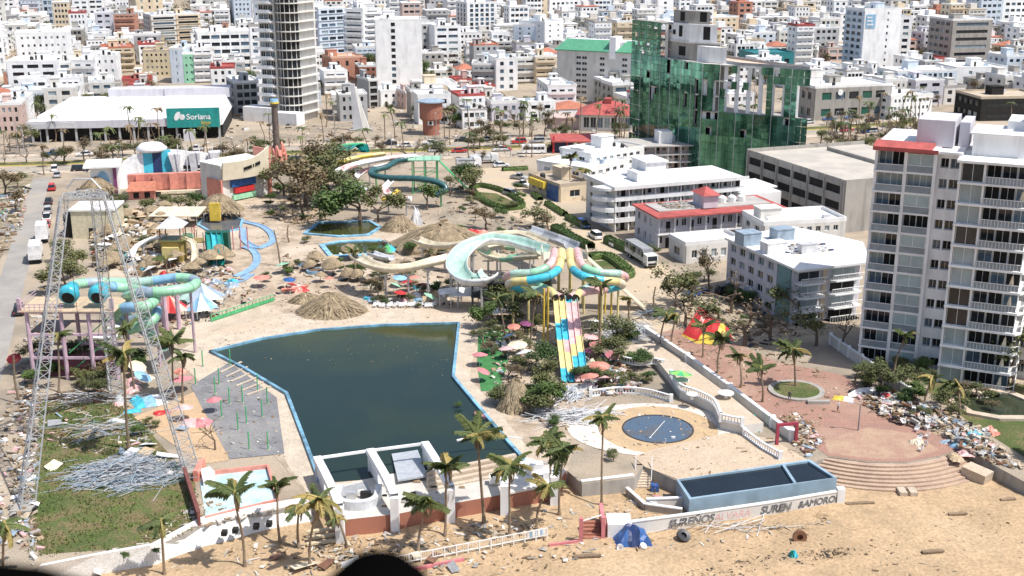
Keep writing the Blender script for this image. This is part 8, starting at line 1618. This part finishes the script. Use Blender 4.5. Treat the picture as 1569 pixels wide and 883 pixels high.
for u, v, L, a, lb in ((1318, 774, 3.4, -.1, 'long driftwood plank lying before the beach steps'), (1468, 790, 2.2, .05, 'broken wooden box side on the open sand'), (1430, 848, 2.4, -.3, 'curved driftwood branch on the open sand'), (900, 855, 3.0, .0, 'weathered wooden frame on the sand by the pink gate'), (1545, 768, 1.8, -.4, 'short plank near the plaza rubble')): tag(MB().beam((-L/2, 0, .15), (L/2, .2, .22), .4, .18).beam((-L/2, .25, .12), (L/3, .5, .2), .2, .15).build('driftwood', wood, loc=G(u, v, BZ)), lb, 'driftwood')
# people
def person(u, v, rz, label, top, legs, h=1.72, z=0.):
    J = [(0, 0, .95), (0, .01, 1.2), (0, .0, 1.42), (0, .02, 1.52), (0, .04, 1.62), (0, .04, 1.70), (.10, .02, .90), (.13, .14, .50), (.12, .05, .07), (.12, .20, .03), (-.10, -.02, .90), (-.11, .04, .50), (-.12, -.28, .10), (-.12, -.12, .03), (.19, 0, 1.40), (.25, -.10, 1.13), (.24, .06, .92), (-.19, 0, 1.40), (-.25, .10, 1.13), (-.24, .22, .95)]
    Ed = [(0, 1), (1, 2), (2, 3), (3, 4), (4, 5), (0, 6), (6, 7), (7, 8), (8, 9), (0, 10), (10, 11), (11, 12), (12, 13), (2, 14), (14, 15), (15, 16), (2, 17), (17, 18), (18, 19)]; Rr = [.14, .13, .15, .055, .095, .085, .085, .06, .045, .04, .085, .06, .045, .04, .06, .045, .035, .06, .045, .035]
    me = bpy.data.meshes.new('person'); me.from_pydata(J, Ed, []); o = bpy.data.objects.new('person', me); COL.objects.link(o); sk = o.modifiers.new('skin', 'SKIN'); o.modifiers.new('sub', 'SUBSURF').levels = 1
    for k, q in enumerate(me.skin_vertices[0].data): q.radius = (Rr[k], Rr[k]*(.72 if k < 3 else 1)); q.use_root = k == 0
    m = bpy.data.materials.new('clothes'); m.use_nodes = True; n = m.node_tree.nodes; Lk = m.node_tree.links; tc = n.new('ShaderNodeTexCoord'); s = n.new('ShaderNodeSeparateXYZ'); Lk.new(tc.outputs['Object'], s.inputs[0]); cr = n.new('ShaderNodeValToRGB'); cr.color_ramp.interpolation = 'CONSTANT'; mr = n.new('ShaderNodeMapRange'); mr.inputs[2].default_value = 1.8; Lk.new(s.outputs[2], mr.inputs[0]); Lk.new(mr.outputs[0], cr.inputs[0])
    el = cr.color_ramp.elements; el[0].color = (.03, .03, .03, 1); el[0].position = 0; el[1].color = (.30, .16, .10, 1); el[1].position = .05
    for ps, c in ((.27, legs), (.55, top), (.84, (.30, .16, .10, 1)), (.93, (.02, .015, .012, 1))): e = el.new(ps); e.color = c
    Lk.new(cr.outputs[0], n['Principled BSDF'].inputs['Base Color']); me.materials.append(m); o.location = G(u, v, z); o.rotation_euler = (0, 0, rz); tag(o, label, 'person'); return o
person(1284, 632, 1.2, 'person in pale shirt and shorts walking across the rose plaza', (.55, .55, .6, 1), (.10, .10, .14, 1)); person(1209, 616, -.4, 'person in dark clothes standing by the round planter', (.05, .05, .06, 1), (.06, .06, .09, 1)); person(1003, 760, .5, 'person in blue shirt by the yard stairs', (.05, .12, .4, 1), (.12, .12, .14, 1), z=BZ)
capblack = M('dull_black', (.002, .002, .002), 1., .1, 4, spec=0.)
# the terrace we look from: black rail and ball cap just below the lens
r = E('viewing_terrace', 'out of focus black rail and round post cap at the foot of the view', 'terrace', (0, 0, 0))
MB().box(-14, -24, -6, 14, 2.1, 62.0).build('hotel_tower', [white2], r)
MB().lathe([(.02, -.16), (.06, -.13), (.095, -.05), (.102, 0), (.092, .05), (.058, .085), (.012, .102)], n=20).build('post_cap', [capblack], r, loc=(-.238, 1.9, 62.835), smooth=True); MB().box(-.27, 1.87, 62.0, -.205, 1.93, 62.72).build('post', [black], r)
MB().tube([(-2.6, 1.9, 62.98), (-1.3, 1.9, 62.90), (-.85, 1.9, 62.85), (-.68, 1.9, 62.80), (-.63, 1.9, 62.70), (-.63, 1.9, 62.0)], .06, 10).build('handrail', [capblack], r, smooth=True)
for x in (-2.4, -1.6): MB().box(x-.02, 1.88, 62.0, x+.02, 1.92, 62.9).build('rail_post', [black], r)
# ================================================================ clutter that fills the park beds and yards
pm = MB().lathe([(1.75, 1.75), (1.6, 2.0), (.9, 2.6), (.06, 3.0)], n=14, jit=lambda: random.uniform(-.09, .09)).mesh('thatch', [thatch]); pp = MB().tube([(0, 0, 0), (0, 0, 2.3)], .08, 6).mesh('pole', [wood]); rg = random.Random(88)
for i in range(60):
    z = ((148, 325, 100, 95), (255, 390, 100, 40), (440, 395, 110, 40), (225, 322, 90, 30))[(0, 0, 1, 2, 0, 3)[i % 6]]; u, v = z[0]+rg.random()*z[2], z[1]+rg.random()*z[3]; s = rg.uniform(.7, 1.2)
    r = E('thatch_parasol', 'small thatched parasol %s' % {148: 'in the play yard rubble', 255: 'by the tent yard', 440: 'on the terrace between the pools', 225: 'below the coral wall'}[z[0]], 'parasol', G(u, v), rg.uniform(0, 6), 'thatched parasols around the park', s); o = obj('thatch', pm, r); o.rotation_euler = (rg.uniform(-.3, .3), rg.uniform(-.3, .3), 0); obj('pole', pp, r)
ZN = (((140, 320, 120, 100), 'in the play yard', 14), ((395, 295, 120, 50), 'near the entrance hall', 9), ((520, 385, 170, 50), 'around the cream flume', 14), ((740, 480, 85, 150), 'between the turf and the slide', 18), ((885, 520, 100, 80), 'right of the racing slide', 12), ((700, 285, 140, 80), 'by the traffic island', 12), ((1035, 430, 180, 90), 'in the apartment forecourt', 14), ((1295, 560, 130, 50), 'along the garden wall', 10), ((55, 540, 140, 60), 'under the pink slide tower', 9), ((560, 440, 140, 25), 'behind the pool head', 8), ((1380, 600, 170, 40), 'round the garden pool', 8))
for (u0, v0, du, dv), wh, n in ZN:
    for i in range(int(n*1.5)):
        kd = rg.choice(['green', 'olive', 'green', 'dry']); tree(G(u0+rg.random()*du, v0+rg.random()*dv), rg.uniform(1.3, 3.4), kd, '%s shrub %s' % ({'green': 'dark green', 'olive': 'olive', 'dry': 'dry brown'}[kd], wh), 'shrubs in the park beds', 1.5, rg, 'shrub')
for i in range(72):
    (u0, v0, du, dv), wh = (((145, 330, 110, 90), 'in the play yard'), ((250, 395, 110, 60), 'in the tent yard'), ((885, 545, 70, 55), 'at the foot of the racing slide'), ((560, 440, 110, 25), 'behind the pool head'), ((170, 570, 120, 90), 'beside the lawn'), ((1400, 630, 130, 60), 'in the plaza rubble'))[i % 6]
    c = rg.choice(['white', 'lblue', 'cyan', 'coral', 'lpink', 'cream', 'grey', 'bluegrey', 'tan', 'red']); nm = dict(lblue='pale blue', lpink='pale pink', bluegrey='blue grey').get(c, c); v = v0+rg.random()*dv; u = u0+rg.random()*du; v += (u-1400)*.25 if i % 6 == 5 else 0
    o = tarp(u, v, (rg.uniform(1.2, 2.8), rg.uniform(1, 2)), [c, c], '%s crumpled sheet %s' % (nm, wh), rg.uniform(.4, 1.3), 0, rg.uniform(0, 3), 40+i, 'crumpled_sheet'); o['group'] = 'crumpled sheets'
debris('bed_litter', ((700, 280), (800, 330), (860, 370), (800, 400), (700, 400), (620, 350)), 700, .1, .8, TANS[:3]+[paint('dark')], 0, 41, .3, 3., .3)
debris('turf_litter', ((735, 480), (850, 490), (870, 620), (830, 650), (760, 610)), 900, .08, .7, COLS+[paint('dark'), paint('lpink')], 0, 42, .4, 2.5, .3)
debris('tent_yard_rubble', ((200, 425), (330, 415), (420, 440), (330, 490), (250, 520), (180, 520)), 900, .1, .9, COLS+[paint('dark')], 0, 43, .4, 2., .3)
debris('terrace_litter', ((430, 390), (620, 385), (700, 430), (700, 470), (560, 476), (420, 460)), 900, .08, .8, TANS+[paint('dark'), paint('white')], 0, 44, .4, 2.)
debris('pool_scum', ((330, 541), (400, 524), (690, 502), (690, 580), (600, 560), (450, 560)), 260, .04, .22, [lfo, lfd, paint('tan')], .11, 45, .05, 2.)
debris('town_clutter', ((0, 170), (400, 165), (960, 165), (960, 215), (400, 225), (0, 225)), 900, .3, 1.6, TANS+[paint('white'), paint('grey'), paint('dark')], 0, 46, .5, 2.)
debris('lawn_edge_rubble', ((40, 600), (62, 612), (50, 770), (66, 848), (50, 866), (20, 820), (24, 680)), 600, .1, 1.0, COLS, 0.03, 47, .4, 2., .3)
debris('deck_grit', ((296, 592), (352, 560), (424, 612), (440, 700), (350, 704)), 260, .05, .4, TANS+[paint('grey')], .07, 48, .3, 2.5)
debris('walk_grit', ((262, 545), (430, 484), (712, 476), (725, 500), (700, 496), (500, 504), (320, 538)), 320, .04, .3, TANS, .05, 49, .3, 2.5)
